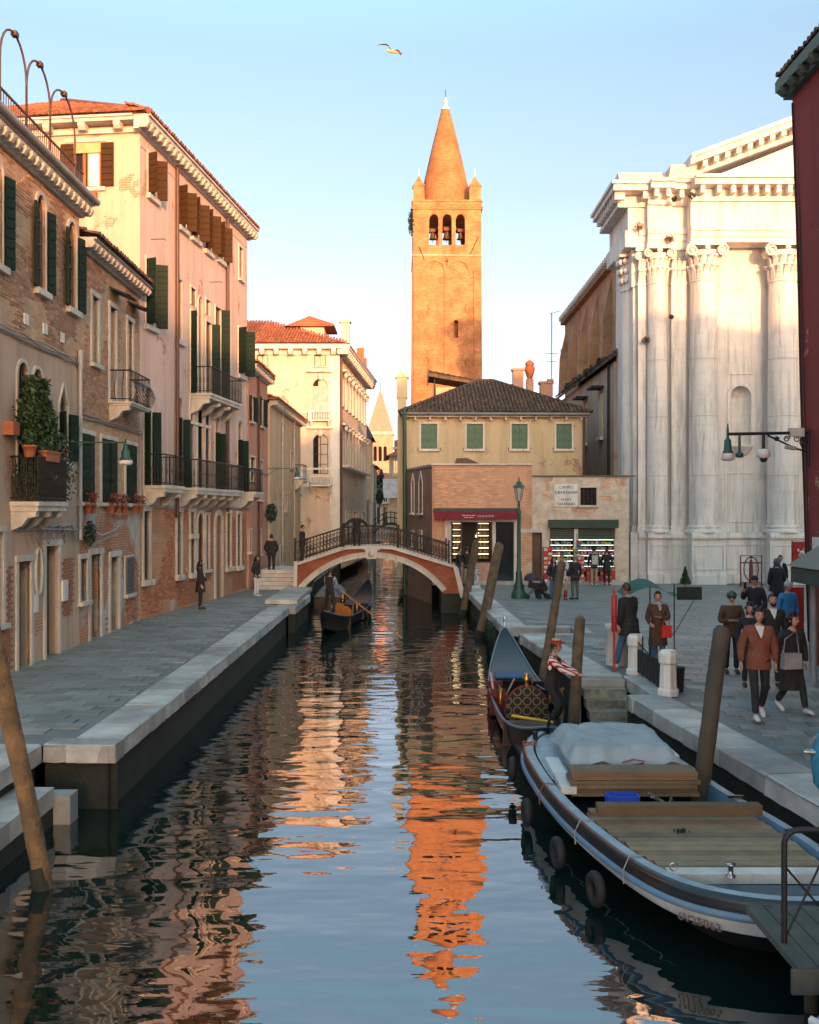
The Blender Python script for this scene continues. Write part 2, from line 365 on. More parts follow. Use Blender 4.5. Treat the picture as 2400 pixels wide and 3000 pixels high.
def tiles(P, o, ux, up, inside, W, H, mat, n_ind=300, cw=.21, cl=.36, rr=None, stuffname='tile_courses', near=None):
    """barrel tiles on a roof plane: o corner, ux along the eave, up up the slope"""
    o, ux, up = Vector(o), Vector(ux).normalized(), Vector(up).normalized(); nn = ux.cross(up).normalized()
    if nn.z < 0: nn = -nn
    r = cw*.42; seg = 5
    def tile_mesh(mb, M4):
        vs = []
        for j, (t, q) in enumerate(((0, 1.0), (cl*1.12, .82))):
            for i in range(seg+1):
                a = PI*i/seg; vs.append(M4 @ Vector((math.cos(a)*r*q, t, math.sin(a)*r*q + (0.035 if j == 0 else 0.0))))
        n = seg+1; mb.add(vs, [(i, i+1, n+i+1, n+i) for i in range(seg)], 0, True); mb.add(vs[:n], [tuple(range(n))], 0)
    Mb = Matrix((( ux.x, up.x, nn.x, 0), (ux.y, up.y, nn.y, 0), (ux.z, up.z, nn.z, 0), (0, 0, 0, 1)))
    t0 = MB(); tile_mesh(t0, Mb); tm = t0.mesh('roof_tile', mat)
    lst = []
    for i in range(int(W/cw)):
        for j in range(int(H/cl)+1):
            a, b = (i+.5)*cw, j*cl
            if inside(a, b): lst.append((a, b))
    lst.sort(key=near or (lambda p: p[1]))
    rest = MB()
    for k, (a, b) in enumerate(lst):
        p = o + ux*(a+jit(.012)) + up*(b+jit(.02)) + nn*(.01+jit(.01))
        if k < n_ind: inst('roof_tile', tm, P, p, (0, 0, jit(.03)))
        else: tile_mesh(rest, Matrix.Translation(p) @ Mb @ Matrix.Rotation(jit(.03), 4, 'Z'))
    if rest.v: rest.build(stuffname, mat, P, kind='stuff')
def cornice(P, x0, x1, z, proj=.5, h=.3, mat=None, brk=.42, bw=.16, bl=None, bh=.2, name='cornice', y=0, endl=True):
    mat = mat or stone; mb = MB()
    mb.box(x0, x1, y-proj, y+.05, z+h*.45, z+h*.8); mb.box(x0, x1, y-proj-.07, y+.05, z+h*.8+.002, z+h)
    mb.box(x0, x1, y-.1, y+.05, z-.1, z+h*.45-.002)
    c = mb.build(name, mat, P)
    if brk:
        b = MB(); bl = bl or proj*.8
        b.prism([(0, h*.45), (-bl, h*.45), (-bl, h*.45-bh*.45), (-bl*.75, h*.45-bh), (0, h*.45-bh)], -bw/2, bw/2, 'x')
        # local prism: (y, z) outline
        me = b.mesh('bracket', mat); n = max(1, int((x1-x0)/brk))
        for i in range(n+1): inst('bracket', me, c, (x0 + (x1-x0)*i/n + (bw/2 if i == 0 else -bw/2 if i == n else 0), y-.1, z))
    return c
def balcony(F, x0, x1, z, d, h, mat=ironM, slabm=stone, corb=3, sp=.12, style=0, slabh=.16, corbh=.45, name='balcony'):
    P = F.e; s = MB(); s.box(x0-.04, x1+.04, -d-.04, .02, z-slabh*.45, z); s.box(x0, x1, -d, .02, z-slabh, z-slabh*.45-.002)
    b = s.build(name, slabm, P)
    c = MB(); c.prism([(0, 0), (-d*.92, 0), (-d*.9, -corbh*.28), (-d*.6, -corbh*.36), (-d*.42, -corbh*.72), (0, -corbh)], -.09, .09, 'x')
    cm = c.mesh('corbel', slabm)
    for i in range(corb): inst('corbel', cm, b, (x0+.12+(x1-x0-.24)*i/max(1, corb-1), 0, z-slabh))
    r = MB(); r.tube([(x0, 0, z+h), (x0, -d, z+h), (x1, -d, z+h), (x1, 0, z+h)], .022, 4, sm=False)
    r.tube([(x0, 0, z+.08), (x0, -d, z+.08), (x1, -d, z+.08), (x1, 0, z+.08)], .014, 4, sm=False)
    r.build('handrail', mat, b)
    def post(bulge):
        q = MB()
        if bulge: q.tube([(0, 0, .02), (0, -.10, .12), (0, -.16, .3), (0, -.10, .5), (0, -.01, .72*h+.02), (0, 0, h)], .011, 4, sm=False)
        else:
            q.box(-.008, .008, -.008, .008, .02, h)
            q.tube([(.028*math.cos(t), 0, h*.5+.11*math.sin(t)) for t in [2*PI*i/8 for i in range(9)]], .006, 3, cap=False)
            q.tube([(.03*math.cos(t), 0, h*.18+.03*math.sin(t)) for t in [2*PI*i/6 for i in range(7)]], .006, 3, cap=False)
        return q
    pm = post(style).mesh('baluster', mat)
    n = max(2, int((x1-x0)/sp))
    for i in range(n+1): inst('baluster', pm, b, (x0+(x1-x0)*i/n, -d, z))
    k = max(1, int(d/sp))
    for i in range(1, k):
        for xx, rz in ((x0, -PI/2), (x1, PI/2)): inst('baluster', pm, b, (xx, -d*i/k, z), (0, 0, rz))
    return b
# ------------------------------------------------------------------ water
def make_water():
    m, n, p = newmat('canal_water')
    p.inputs['Base Color'].default_value = (.002, .012, .010, 1); p.inputs['Roughness'].default_value = .015
    p.inputs['IOR'].default_value = 3.2; p.inputs['Specular IOR Level'].default_value = .5
    g = n.nodes.new('ShaderNodeNewGeometry').outputs['Position']
    def mp(s): q = n.nodes.new('ShaderNodeMapping'); q.inputs['Scale'].default_value = s; n.links.new(g, q.inputs[0]); return q.outputs[0]
    a = _noise(n, mp((.72, 1.35, 1)), .98, 2, .45); b = _noise(n, mp((.7, 2.2, 1)), 1.4, 2, .5); c = _noise(n, mp((2.2, 5, 1)), 2.2, 2, .5)
    _bump(n, p, a, .36, .10); _bump(n, p, b, .15, .04); _bump(n, p, c, .05, .012)
    mb = MB(); mb.add([(-12, -40, WZ), (12, -40, WZ), (12, 260, WZ), (-12, 260, WZ)], [(0, 1, 2, 3)])
    return mb.build('water', m, kind='structure')
make_water()
algae = M('algae_wall', (.030, .032, .024), .85, vs=1.5, col2=(.011, .016, .012), bs=18, bump=.6, world=True, bd=.03)
# ------------------------------------------------------------------ ground sheets and quays
def poly_in(pts, x, y):
    c = False; n = len(pts)
    for i in range(n):
        x0, y0 = pts[i]; x1, y1 = pts[i-1]
        if (y0 > y) != (y1 > y) and x < (x1-x0)*(y-y0)/(y1-y0)+x0: c = not c
    return c
RE = [(2.42, 47), (2.45, 44.2), (2.75, 29.3), (4.75, 29.3), (4.75, 27.9), (3.05, 27.9), (3.62, 20.65), (4.42, 20.65), (4.52, 18.5), (4.02, 18.5), (4.72, 11.5), (5.75, 2), (6.3, -6)]
LE = [(-5.4, -6), (-5.36, 14.55), (-4.28, 14.5), (-4.3, 35.6), (-4.08, 35.7), (-4.05, 40.8), (-4.5, 43.6), (-4.5, 44.0)]
def quay(edge, side, ground_pts, gname, slab=(.62, .36), ang=0, n_ind=300, cap_w=.72):
    g = MB(); g.add([(x, y, -.012) for x, y in ground_pts], [tuple(range(len(ground_pts)))])
    G = g.build(gname, M('pavement_bed', (.17, .19, .185), .7, vs=1.7, col2=(.12, .135, .13), world=True), kind='structure')
    # retaining wall below the edge
    wl = MB()
    for i in range(len(edge)-1):
        (x0, y0), (x1, y1) = edge[i], edge[i+1]; d = Vector((x1-x0, y1-y0, 0)); nrm = Vector((d.y, -d.x, 0)).normalized() * side*.10
        a, b = Vector((x0, y0, 0))+nrm, Vector((x1, y1, 0))+nrm
        wl.add([(a.x, a.y, -.02), (b.x, b.y, -.02), (b.x, b.y, -3), (a.x, a.y, -3)], [(0, 1, 2, 3)])
    wl.build('quay_wall', algae, kind='structure')
    # coping stones
    K = MB(); bl = []
    for i in range(len(edge)-1):
        a, b = Vector((*edge[i], 0)), Vector((*edge[i+1], 0)); L = (b-a).length; d = (b-a)/L
        nrm = Vector((d.y, -d.x, 0))*side; k = max(1, round(L/1.55)); ww = cap_w if L > 2.3 else .42
        for j in range(k):
            bl.append((a+d*(L*j/k), a+d*(L*(j+1)/k), nrm, ww, d))
    for a, b, nrm, ww, d in bl:
        if a.y < 2 and b.y < 2: continue
        ga, gb = a+d*(.008+abs(jit(.008))), b-d*(.008+abs(jit(.006))); i0, i1 = ga+nrm*ww, gb+nrm*ww
        q = MB(); zt = .012+jit(.007); c = .028
        o0, o1 = ga+nrm*c, gb+nrm*c
        ns = 6; vs = []   # chipped, slightly wavy arris
        for s_i in range(ns+1):
            p_ = ga+(gb-ga)*s_i/ns; e_ = nrm*(abs(jit(.014)) if RD.random() < .75 else .035); k_ = abs(jit(.012)); pi_ = p_+nrm*ww
            vs += [(p_.x, p_.y, -.25+jit(.012)), (p_.x+e_.x*.5, p_.y+e_.y*.5, zt-c-k_), (p_.x+nrm.x*c+e_.x, p_.y+nrm.y*c+e_.y, zt), (pi_.x, pi_.y, zt), (pi_.x, pi_.y, -.25)]
        q.add(vs, [(r_*5+j, r_*5+(j+1) % 5, (r_+1)*5+(j+1) % 5, (r_+1)*5+j) for r_ in range(ns) for j in range(5)] + [(0, 1, 2, 3, 4), tuple(ns*5+j for j in range(5))])
        q.build('coping_stone', stoneK, G)
    return G
LG = [(-4.9, 44), (-4.9, -6), (-60, -6), (-60, 44)]
LG = [(x, y) for x, y in LE] + [(-60, 44.0), (-60, -6)]
RG = [(x, y) for x, y in RE] + [(70, -6), (70, 47)]
gl = quay(LE, -1, LG, 'pavement_left'); gr = quay(RE, -1, RG, 'pavement_campo')
def pave(G, inside, x0, x1, y0, y1, a, b, ang, n_ind, origin=(0, 0)):
    one = MB(); z = .008
    def slab(mb, cx, cy, la, lb, zz, M3=None):
        c, s = math.cos(ang), math.sin(ang); ps = []
        for dx, dy in ((-la/2, -lb/2), (la/2, -lb/2), (la/2, lb/2), (-la/2, lb/2)):
            ps.append((cx+dx*c-dy*s, cy+dx*s+dy*c))
        vs = [(*p, -.02) for p in ps] + [(*p, zz) for p in ps]
        mb.add(vs, [(4, 5, 6, 7), (0, 1, 5, 4), (1, 2, 6, 5), (2, 3, 7, 6), (3, 0, 4, 7)])
    lst = []; c, s = math.cos(ang), math.sin(ang); ext = max(x1-x0, y1-y0)*1.5
    nr = int(ext/b); nc = int(ext/a)
    for j in range(-nr, nr):
        off = ((j*7919) % 97)/97*a
        for i in range(-nc, nc):
            u, v = i*a+off, j*b; X = origin[0]+u*c-v*s; Y = origin[1]+u*s+v*c
            if not (x0 < X < x1 and y0 < Y < y1): continue
            if all(inside(X+dx*c-dy*s, Y+dx*s+dy*c) for dx in (-a/2, a/2) for dy in (-b/2, b/2)): lst.append((X, Y))
    lst.sort(key=lambda p: p[1] if abs(p[0]/max(p[1], .1)) < .42 else 999)
    slab(one, 0, 0, a-.014, b-.014, z); me = one.mesh('paving_slab', trach); rest = MB()
    for k, (X, Y) in enumerate(lst):
        if k < n_ind: inst('paving_slab', me, G, (X, Y, jit(.002)), (jit(.0012), jit(.0012), jit(.006)))
        else: slab(rest, X, Y, a-.014, b-.014, z+jit(.003))
    if rest.v: rest.build('paving_slabs_further_off', trach, G, kind='stuff')
def shrink(edge, d, rest):
    return edge
def edge_dist(edge, x, y):
    m = 1e9
    for i in range(len(edge)-1):
        a, b = Vector(edge[i]), Vector(edge[i+1]); ab = b-a; t = max(0, min(1, (Vector((x, y))-a).dot(ab)/ab.length_squared))
        m = min(m, (a+ab*t-Vector((x, y))).length)
    return m
def in_left(x, y): return x > -9.1 and y < 44 and poly_in(LG, x, y) and edge_dist(LE, x, y) > (.74 if not 14 < y < 15.2 else .45)
def in_right(x, y): return x < 18 and poly_in(RG, x, y) and edge_dist(RE, x, y) > .76
pave(gl, in_left, -9.1, -4, 9, 44, .7, .36, 0, 300)
pave(gr, in_right, 2, 18, 9, 47, .68, .36, rad(-9), 300, (6, 20))
# ground behind and beyond, so that nothing floats: one sheet under every house, open only at the canal
g = MB()
for x0, x1, y0, y1 in ((-400, -4.6, 44, 900), (1.5, 400, 47, 900), (-400, -60, -200, 44), (70, 400, -200, 47), (-60, -5.5, -200, -6), (6.3, 70, -200, -6)):
    g.add([(x0, y0, -.03), (x1, y0, -.03), (x1, y1, -.03), (x0, y1, -.03)], [(0, 1, 2, 3)])
g.build('ground', trachj, kind='structure')
g = MB()   # canal walls beyond the bridge
g.add([(-4.6, 44, 0), (-4.6, 66, 0), (-4.6, 66, -3), (-4.6, 44, -3)], [(0, 1, 2, 3)])
g.build('canal_wall', algae, kind='structure')
# low landing slab at the left edge of the picture
t = tag(MB().box(-9, -5.45, 6, 14.3, -3, -.74).build('landing_footing', algae), kind='structure')
lp = tag(MB().box(-5.45, -4.95, 6, 13.85, -1.6, -.69).build('landing_wall', algae), kind='structure')
ls = thing('landing_step', 'thick pale stone slab of the lowest landing beside the foreground pole, below the left quay', 'step', (0, 0, 0))
for i in range(4):
    b = MB(); b.box(-5.9, -4.93, 7.2+i*1.7, 7.2+(i+1)*1.7-.012 - (.0 if i < 3 else .15), -.68, -.42 + (i % 2)*.003); b.build('stone_slab', stoneK, ls)
b = MB(); b.box(-5.2, -4.72, 13.87, 14.2, -.95, -.55); b.build('broken_block', stoneK, ls)
# raised bridge landing platform, left
pf = thing('stone_platform', 'raised stone platform at the foot of the bridge steps on the left quay', 'platform')
MB().box(-5.3, -4.12, 36.6, 37.5, .022, .17).build('front_block', stoneK, pf)
for i in range(3): MB().box(-5.3, -4.16, 37.51+i*1.75, 37.51+(i+1)*1.75-.012, .022, .17).build('stone_block', stoneK, pf)
# steps up to the bridge at the left
st = thing('stone_steps', 'worn stone steps climbing from the left quay to the bridge', 'steps')
for i in range(5):
    MB().box(-6.75, -4.92, 43.6+i*.42, 48.5, .155*i + (-.02 if i == 0 else .002), .155*(i+1)).build('step', stone, st)
# canal steps in the two recesses of the campo quay
cs = thing('canal_steps', 'dark algae covered steps going down to the water beside the seated gondolier', 'steps')
for i in range(5):
    MB().box(3.5, 4.36, 20.35-.33*(i+1), 20.35-.001*i, -1.6, -.16*(i+1)-.001*i).build('step', M('wet_step', (.30, .30, .25), .3, vs=5, col2=(.05, .06, .04), world=True), cs)
MB().box(3.5, 4.40, 20.36, 20.62, -1.5, -.03).build('top_step', stoneK, cs)
# ------------------------------------------------------------------ bridge
brickBr = Mbrick('bridge_brick', (.38, .10, .045), (.28, .075, .035), (.28, .15, .10), .24, .07, .01)
def bridge():
    B = thing('stone_bridge', 'arched brick and white stone footbridge with ornate iron railings over the canal', 'bridge')
    Y0, Y1 = 43.0, 46.3
    top = [(-4.82, 1.12), (-2.78, 1.80), (-1.7, 1.84), (-.75, 1.80), (1.85, 1.02)]
    def arc(x, o=0):   # intrados height
        cx, cz, r = -1.64, -2.42, 3.86+o   # crown 1.4
        d = r*r-(x-cx)**2; return cz+math.sqrt(d) if d > 0 else -9
    x0, x1 = -4.68, 1.42
    def topz(x):
        for (a, za), (b, zb) in zip(top, top[1:]):
            if a <= x <= b: return za+(zb-za)*(x-a)/(b-a)
        return top[0][1] if x < top[0][0] else top[-1][1]
    N = 30; mb = MB()
    xs = [x0+(x1-x0)*i/N for i in range(N+1)]
    for y in (Y0+.06, Y1-.06):
        for a, b in zip(xs, xs[1:]):
            mb.add([(a, y, max(arc(a), -.1)), (b, y, max(arc(b), -.1)), (b, y, topz(b)-.02), (a, y, topz(a)-.02)], [(0, 1, 2, 3)])
    for a, b, z in ((-4.86, x0, topz(-4.8)-.02), ): mb.box(a, b, Y0+.06, Y1-.06, -.12, z)
    mb.add([(x1, Y0+.06, -.12), (2.25, Y0+.06, -.12), (2.25, Y0+.06, .2), (1.9, Y0+.06, 1.0), (x1, Y0+.06, 1.1),
            (x1, Y1-.06, -.12), (2.25, Y1-.06, -.12), (2.25, Y1-.06, .2), (1.9, Y1-.06, 1.0), (x1, Y1-.06, 1.1)],
           [(0, 1, 2, 3, 4), (5, 6, 7, 8, 9), (0, 5, 9, 4), (1, 2, 7, 6), (2, 3, 8, 7)])
    mb.build('brick_spandrel', brickBr, B)
    for a, b in ((-4.86, x0+.04), (x1-.04, 2.3)): MB().box(a, b, Y0+.08, Y1-.08, -2.5, -.121).build('abutment', algae, B)
    v = MB()
    for a, b in zip(xs, xs[1:]): v.add([(a, Y0+.02, arc(a)), (b, Y0+.02, arc(b)), (b, Y1-.02, arc(b)), (a, Y1-.02, arc(a))], [(0, 1, 2, 3)])
    v.build('vault', M('vault_stone', (.3, .25, .2), .85), B)
    # voussoirs, one by one
    cx, cz, r = -1.64, -2.42, 3.86
    A0 = math.atan2(.02-cz, x0-cx); A1 = math.atan2(-.05-cz, x1-cx); K = 17
    for i in range(K):
        a, b = A0+(A1-A0)*i/K, A0+(A1-A0)*(i+1)/K; g_ = .0012
        ps = [(cx+q*math.cos(t), cz+q*math.sin(t)) for q, t in ((r, a-g_), (r, (a+b)/2), (r, b+g_), (r+.19, b+g_), (r+.19, (a+b)/2), (r+.19, a-g_))]
        MB().prism(ps, Y0-.03, Y0+.2, 'y').build('voussoir', stone, B)
        ps = [(cx+q*math.cos(t), cz+q*math.sin(t)) for q, t in ((r+.195, a), (r+.195, (a+b)/2), (r+.195, b), (r+.235, b), (r+.235, (a+b)/2), (r+.235, a))]
        MB().prism(ps, Y0-.07, Y0+.1, 'y').build('moulding', stone, B)
    k = MB(); k.prism([(-1.84, 1.38), (-1.44, 1.38), (-1.36, 1.86), (-1.92, 1.86)], Y0-.14, Y0-.035, 'y'); k.ball((-1.64, Y0-.14, 1.62), (.14, .08, .17)); k.ball((-1.93, Y0-.1, 1.8), (.1, .06, .07)); k.ball((-1.35, Y0-.1, 1.8), (.1, .06, .07))
    k.build('keystone', stone, B)
    # white coping band on both sides, in blocks
    for y in (Y0, Y1):
        for (a, za), (b, zb) in zip(top, top[1:]):
            n = max(1, round((b-a)/.8))
            for i in range(n):
                p, q = a+(b-a)*i/n+.004, a+(b-a)*(i+1)/n-.004; zp, zq = topz(p), topz(q)
                MB().prism([(p, zp-.01), (q, zq-.01), (q, zq+.11), (p, zp+.11)], y-.08, y+.24 if y == Y0 else y+.08, 'y').build('parapet_stone', stone, B)
    # stepped deck
    d = MB(); n = 16
    for i in range(n):
        a, b = -4.85+6.75*i/n, -4.85+6.75*(i+1)/n; d.box(a, b, Y0+.25, Y1-.09, -.02 if (i in (0, n-1)) else min(topz(a), topz(b))-.25, min(topz(a), topz(b))+.02)
    d.build('deck', stoneK, B)
    MB().prism([(-5.0, -.3), (-4.86, -.3), (-4.83, 1.28), (-4.97, 1.28)], Y0-.1, Y0+.2, 'y').build('pilaster', stone, B)
    MB().prism([(2.2, -.3), (2.42, -.3), (2.08, 1.02), (1.86, 1.16)], Y0-.1, Y0+.2, 'y').build('pilaster', stone, B)
    # iron railing
    rt = [(-4.98, 2.06), (-2.9, 2.72), (-1.6, 2.78), (-.5, 2.62), (1.68, 1.98)]
    def rz(x):
        for (a, za), (b, zb) in zip(rt, rt[1:]):
            if a <= x <= b: return za+(zb-za)*(x-a)/(b-a)
        return rt[-1][1]
    rust = M('rusty_dark_iron', (.03, .024, .02), .6, metal=.3, bs=50, col2=(.055, .03, .018))
    for y in (Y0+.06, Y1-.02):
        r = MB(); r.tube([(x, y, z) for x, z in rt], .03, 5, sm=False); r.tube([(x, y, topz(x)+.2) for x in (-4.85, -2.78, -1.7, -.75, 1.75)], .018, 4, sm=False)
        R_ = r.build('railing', rust, B)
        x = -4.9
        while x < 1.7:
            zb, zt = topz(x)+.13, rz(x); h = zt-zb; q = MB(); q.box(x-.012, x+.012, y-.012, y+.012, zb, zt)
            for f, rr in ((.3, .085), (.52, .06), (.74, .085)):
                q.tube([(x+.07+rr*math.cos(t), y, zb+h*f+rr*1.15*math.sin(t)) for t in [2*PI*k/8 for k in range(9)]], .011, 3, cap=False)
            q.tube([(x, y, zb+h*.12), (x+.14, y, zb+h*.3), (x, y, zb+h*.5), (x+.14, y, zb+h*.68), (x, y, zb+h*.88)], .009, 3, cap=False)
            q.build('scroll_bar', rust, R_); x += .15
        for x in (-4.95, -2.85, -.5, 1.7):
            q = MB(); q.tube([(x, y, topz(x)+.1), (x, y, rz(x)+.12)], .035, 6); q.ball((x, y, rz(x)+.16), .05, 8, 5); q.build('railing_post', rust, R_)
bridge()
# ------------------------------------------------------------------ left side houses
plA = Mplaster('pink_grey_plaster', (.52, .38, .28), (.38, .28, .20))
brA = Mbrick('old_brown_brick', (.46, .26, .14), (.58, .40, .24), (.46, .37, .27), plaster=(.50, .40, .30), pthr=(.60, .68))
brLow = Mbrick('low_brick_with_plaster', (.46, .16, .08), (.40, .20, .11), (.46, .38, .29), plaster=(.50, .46, .40), pthr=(.47, .52), ps=.6)
brC = Mbrick('ground_floor_brick', (.52, .22, .10), (.44, .23, .12), (.46, .36, .25), plaster=(.48, .40, .31), pthr=(.56, .62), ps=.5)
plC = Mplaster('rose_plaster', (.66, .49, .42), (.52, .38, .32))
plCs = Mplaster('warm_side_plaster', (.62, .44, .34), (.52, .36, .27))
plD = Mplaster('salmon_plaster', (.56, .27, .18), (.46, .21, .14))
plE = Mplaster('beige_plaster', (.60, .45, .30), (.44, .33, .22))
plF = Mplaster('cream_white_plaster', (.66, .55, .45), (.54, .44, .35), streak=.8)
plI = Mplaster('yellow_cream_plaster', (.60, .50, .33), (.52, .42, .27))
leafM = M('leaf', (.045, .085, .022), .55, vs=9, col2=(.022, .045, .014), bump=0, world=True)
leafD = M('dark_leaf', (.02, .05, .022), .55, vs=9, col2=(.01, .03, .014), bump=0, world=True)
terra = M('terracotta', (.42, .14, .06), .8)
redfl = M('red_flower', (.35, .04, .04), .7, bump=0)
pipeM = M('drainpipe_brown', (.10, .05, .035), .5, bs=60)
pipeG = M('grey_pipe', (.30, .30, .30), .5, bs=60)
def leaves(P, name, c, r, n, mat, size=.07, label=None, shape=None, kind=None):
    mb = MB()
    for _ in range(n):
        if shape: x, y, z = shape()
        else:
            while True:
                x, y, z = jit(1), jit(1), jit(1)
                if x*x+y*y+z*z < 1: break
            x, y, z = c[0]+x*r[0], c[1]+y*r[1], c[2]+z*r[2]
        a = Vector((jit(1), jit(1), jit(1))).normalized(); b = a.orthogonal().normalized(); d = a.cross(b); s = size*RD.uniform(.6, 1.3); p = Vector((x, y, z))
        mb.add([p-b*s, p-d*s*.5, p+b*s, p+d*s*.5], [(0, 1, 2, 3)])
    return mb.build(name, mat, P, kind=kind)
def body(F, D, H, wall_m, zsplit=None, low_m=None, side_m=None, dep=.28, reveal=None, z0=0.0, other=True):
    holes = F.holes; L = F.L
    if zsplit:
        for nm, a, b, m in (('lower_wall', z0-.05, zsplit, low_m), ('wall', zsplit, H, wall_m)):
            mb = MB(); hh = []
            for h in holes:
                c, d = max(h[2], a), min(h[3], b)
                if d > c: hh.append((h[0], h[1], c, d, h[4] if (len(h) > 4 and d == h[3] and h[3]-c > (h[1]-h[0])*.85) else 0) + (tuple(h[5:6]) or (dep,)))
            wallsheet(mb, 0, L, a, b, hh, dep); mb.build(nm, m, F.e)
    else:
        mb = MB(); wallsheet(mb, 0, L, z0-.05, H, holes, dep); mb.build('wall', wall_m, F.e)
    mb = MB()
    if other:
        mb.add([(0, 0, z0-.05), (0, D, z0-.05), (0, D, H), (0, 0, H), (L, 0, z0-.05), (L, D, z0-.05), (L, D, H), (L, 0, H)],
               [(0, 3, 2, 1), (4, 5, 6, 7), (1, 2, 6, 5), (3, 7, 6, 2)])
        mb.build('side_wall', side_m or wall_m, F.e)
    mb = MB(); mb.box(.1, L-.1, .62, .72, z0, H-.05); mb.build('room_back', darkM, F.e)
# ---- House A
A = Fac((-8.4, 17.5), (-8.42, 25.42), 'brick_house', 'left foreground house, brown brick above pink grey plaster, with tall shuttered arched windows', 'house')
zA = 7.08
for (l, r_, pt, pb) in ((-40, 4, 300, 590), (76, 95, 394, 603), (142, 160, 451, 643)):
    u0, u1, _, _ = A.rect(l, r_, pt, pb)
    if l == -40: u0, u1 = A.u(-22), A.u(4)
    z1, z0 = 10.62, 8.45
    f = opening(A, u0, u1, z0, z1, 1, bars=(1, 3), w=.09, sill=.1)
    hw = (u1-u0)/2 + .02
    shutter(A, u1+.02, z0, z1-.28, hw, 1, 14); shutter(A, u0-.02, z0, z1-.28, hw, -1, 14)
for l, r_, t in ((36, 58, 758.75), (68, 88, 772.7)):
    u0, u1 = A.u(l), A.u(r_); opening(A, u0, u1, 4.02, A.z((l+r_)/2, t+4), 1, bars=(1, 3), w=.08, sill=0)
u0, u1 = A.u(124), A.u(141); opening(A, u0, u1, 4.6, A.z(132, 812), 2, bars=(0, 2), w=.07)
shutter(A, u1, 4.65, 5.8, .34, 1, 20); shutter(A, u0, 4.65, 5.8, .34, -1, 40)
for l, r_, t, b, st_ in ((37, 63, 1183, 1391, 0), (95, 122, 1150, 1373, 0)):
    u0, u1 = A.u(l), A.u(r_); opening(A, u0, u1, 0, A.z(l, t), 0, style='door', w=.14, sill=0, pname='door', bars=(0, 0), y=.24)
u0, u1 = A.u(-14), A.u(4); opening(A, u0, u1, 1.1, 3.0, 0, w=.12)
body(A, 9, 11.16, brA, zA, plA)
um, _ = A.u(79), 0
v = MB(); v.tube([(A.u(78)+.20*math.cos(t), -.03, 2.05+.52*math.sin(t)) for t in [2*PI*k/14 for k in range(15)]], .05, 5, cap=False); v.build('oval_vent_frame', stone, A.e)
lay_bricks(A.e, 2.4, A.L-.1, zA+.25, 11.0, A.holes, brickP, lambda x, z: noise.noise((x*.9, z*1.1, 1.3)) > -.18, 300)
lay_bricks(A.e, 2.6, A.L-.3, .1, 2.3, A.holes, brickR, lambda x, z: noise.noise((x*.8, z*.7, 7.3)) > .02 and z < 2.3, 0)
cornice(A.e, -.2, A.L+.12, 11.02, .30, .24, stone, .34, .14, bh=.17)
# stone label blocks
for px, py in ((27, 680), (47, 694), (65, 702)):
    MB().box(A.u(px*2)-.13, A.u(px*2)+.13, -.03, .02, 7.5, 7.74).build('marble_block', stoneW, A.e)
# terrace roof with eaves tiles and railing
rb = MB(); rb.add([(-.2, -.40, 11.27), (A.L+.12, -.40, 11.27), (A.L+.12, .55, 11.45), (-.2, .55, 11.45)], [(0, 1, 2, 3)]); rb.box(-.2, A.L+.12, .55, 9, 11.16, 11.45)
RB = rb.build('roof', tileP, A.e)
gu = MB(); gu.tube([(-.2, -.42, 11.32), (A.L+.15, -.42, 11.32)], .085, 7); gu.build('gutter', M('gutter_grey', (.28, .27, .26), .5), A.e)
tiles(A.e, (-.2, -.36, 11.30), (1, 0, 0), (0, 1, .19), lambda a, b: True, A.L+.3, 1.0, tileP, 120)
rl = thing('terrace_railing', 'thin rust brown railing round the roof terrace of the left brick house', 'railing', A.e.location, A.e.rotation_euler.z)
rm = M('rust_brown_iron', (.10, .05, .035), .6)
q = MB(); q.box(0, A.L, -.12, -.08, 12.0, 12.04); q.box(0, A.L, -.115, -.085, 11.42, 11.45); q.build('top_rail', rm, rl)
bm_ = MB().box(-.008, .008, -.108, -.092, 11.35, 12.01).mesh('bar', rm)
for i in range(62): inst('bar', bm_, rl, (.1+i*A.L/62, 0, 0))
for i, (l, r_, top_) in enumerate(((0, 56, 65), (56, 106, 135), (106, 158, 196))):
    ua, ub = A.u(l, .1), A.u(r_, .1); H_ = 13.46
    t = thing('pergola_hoop', ['tall rusty iron hoop of the roof terrace, the one nearest the left edge', 'rusty iron hoop between the other two on the left roof terrace', 'rusty iron hoop at the far end of the left roof terrace'][i], 'pergola hoop', A.e.location, A.e.rotation_euler.z, 'iron hoops on the roof terrace')
    m_ = MB(); m_.tube([(ua, -.1, 11.35), (ua, -.1, 12.65)] + [((ua+ub)/2-(ub-ua)/2*math.cos(PI*k/12), -.1, 12.65+(H_-12.65)*math.sin(PI*k/12)) for k in range(1, 12)] + [(ub, -.1, 12.65), (ub, -.1, 11.35)], .024, 6); m_.build('hoop', rm, t)
    c_ = MB(); c_.box((ua+ub)/2-.02, (ua+ub)/2+.14, -.16, -.04, H_-.05, H_+.05); c_.build('clamp', rm, t)
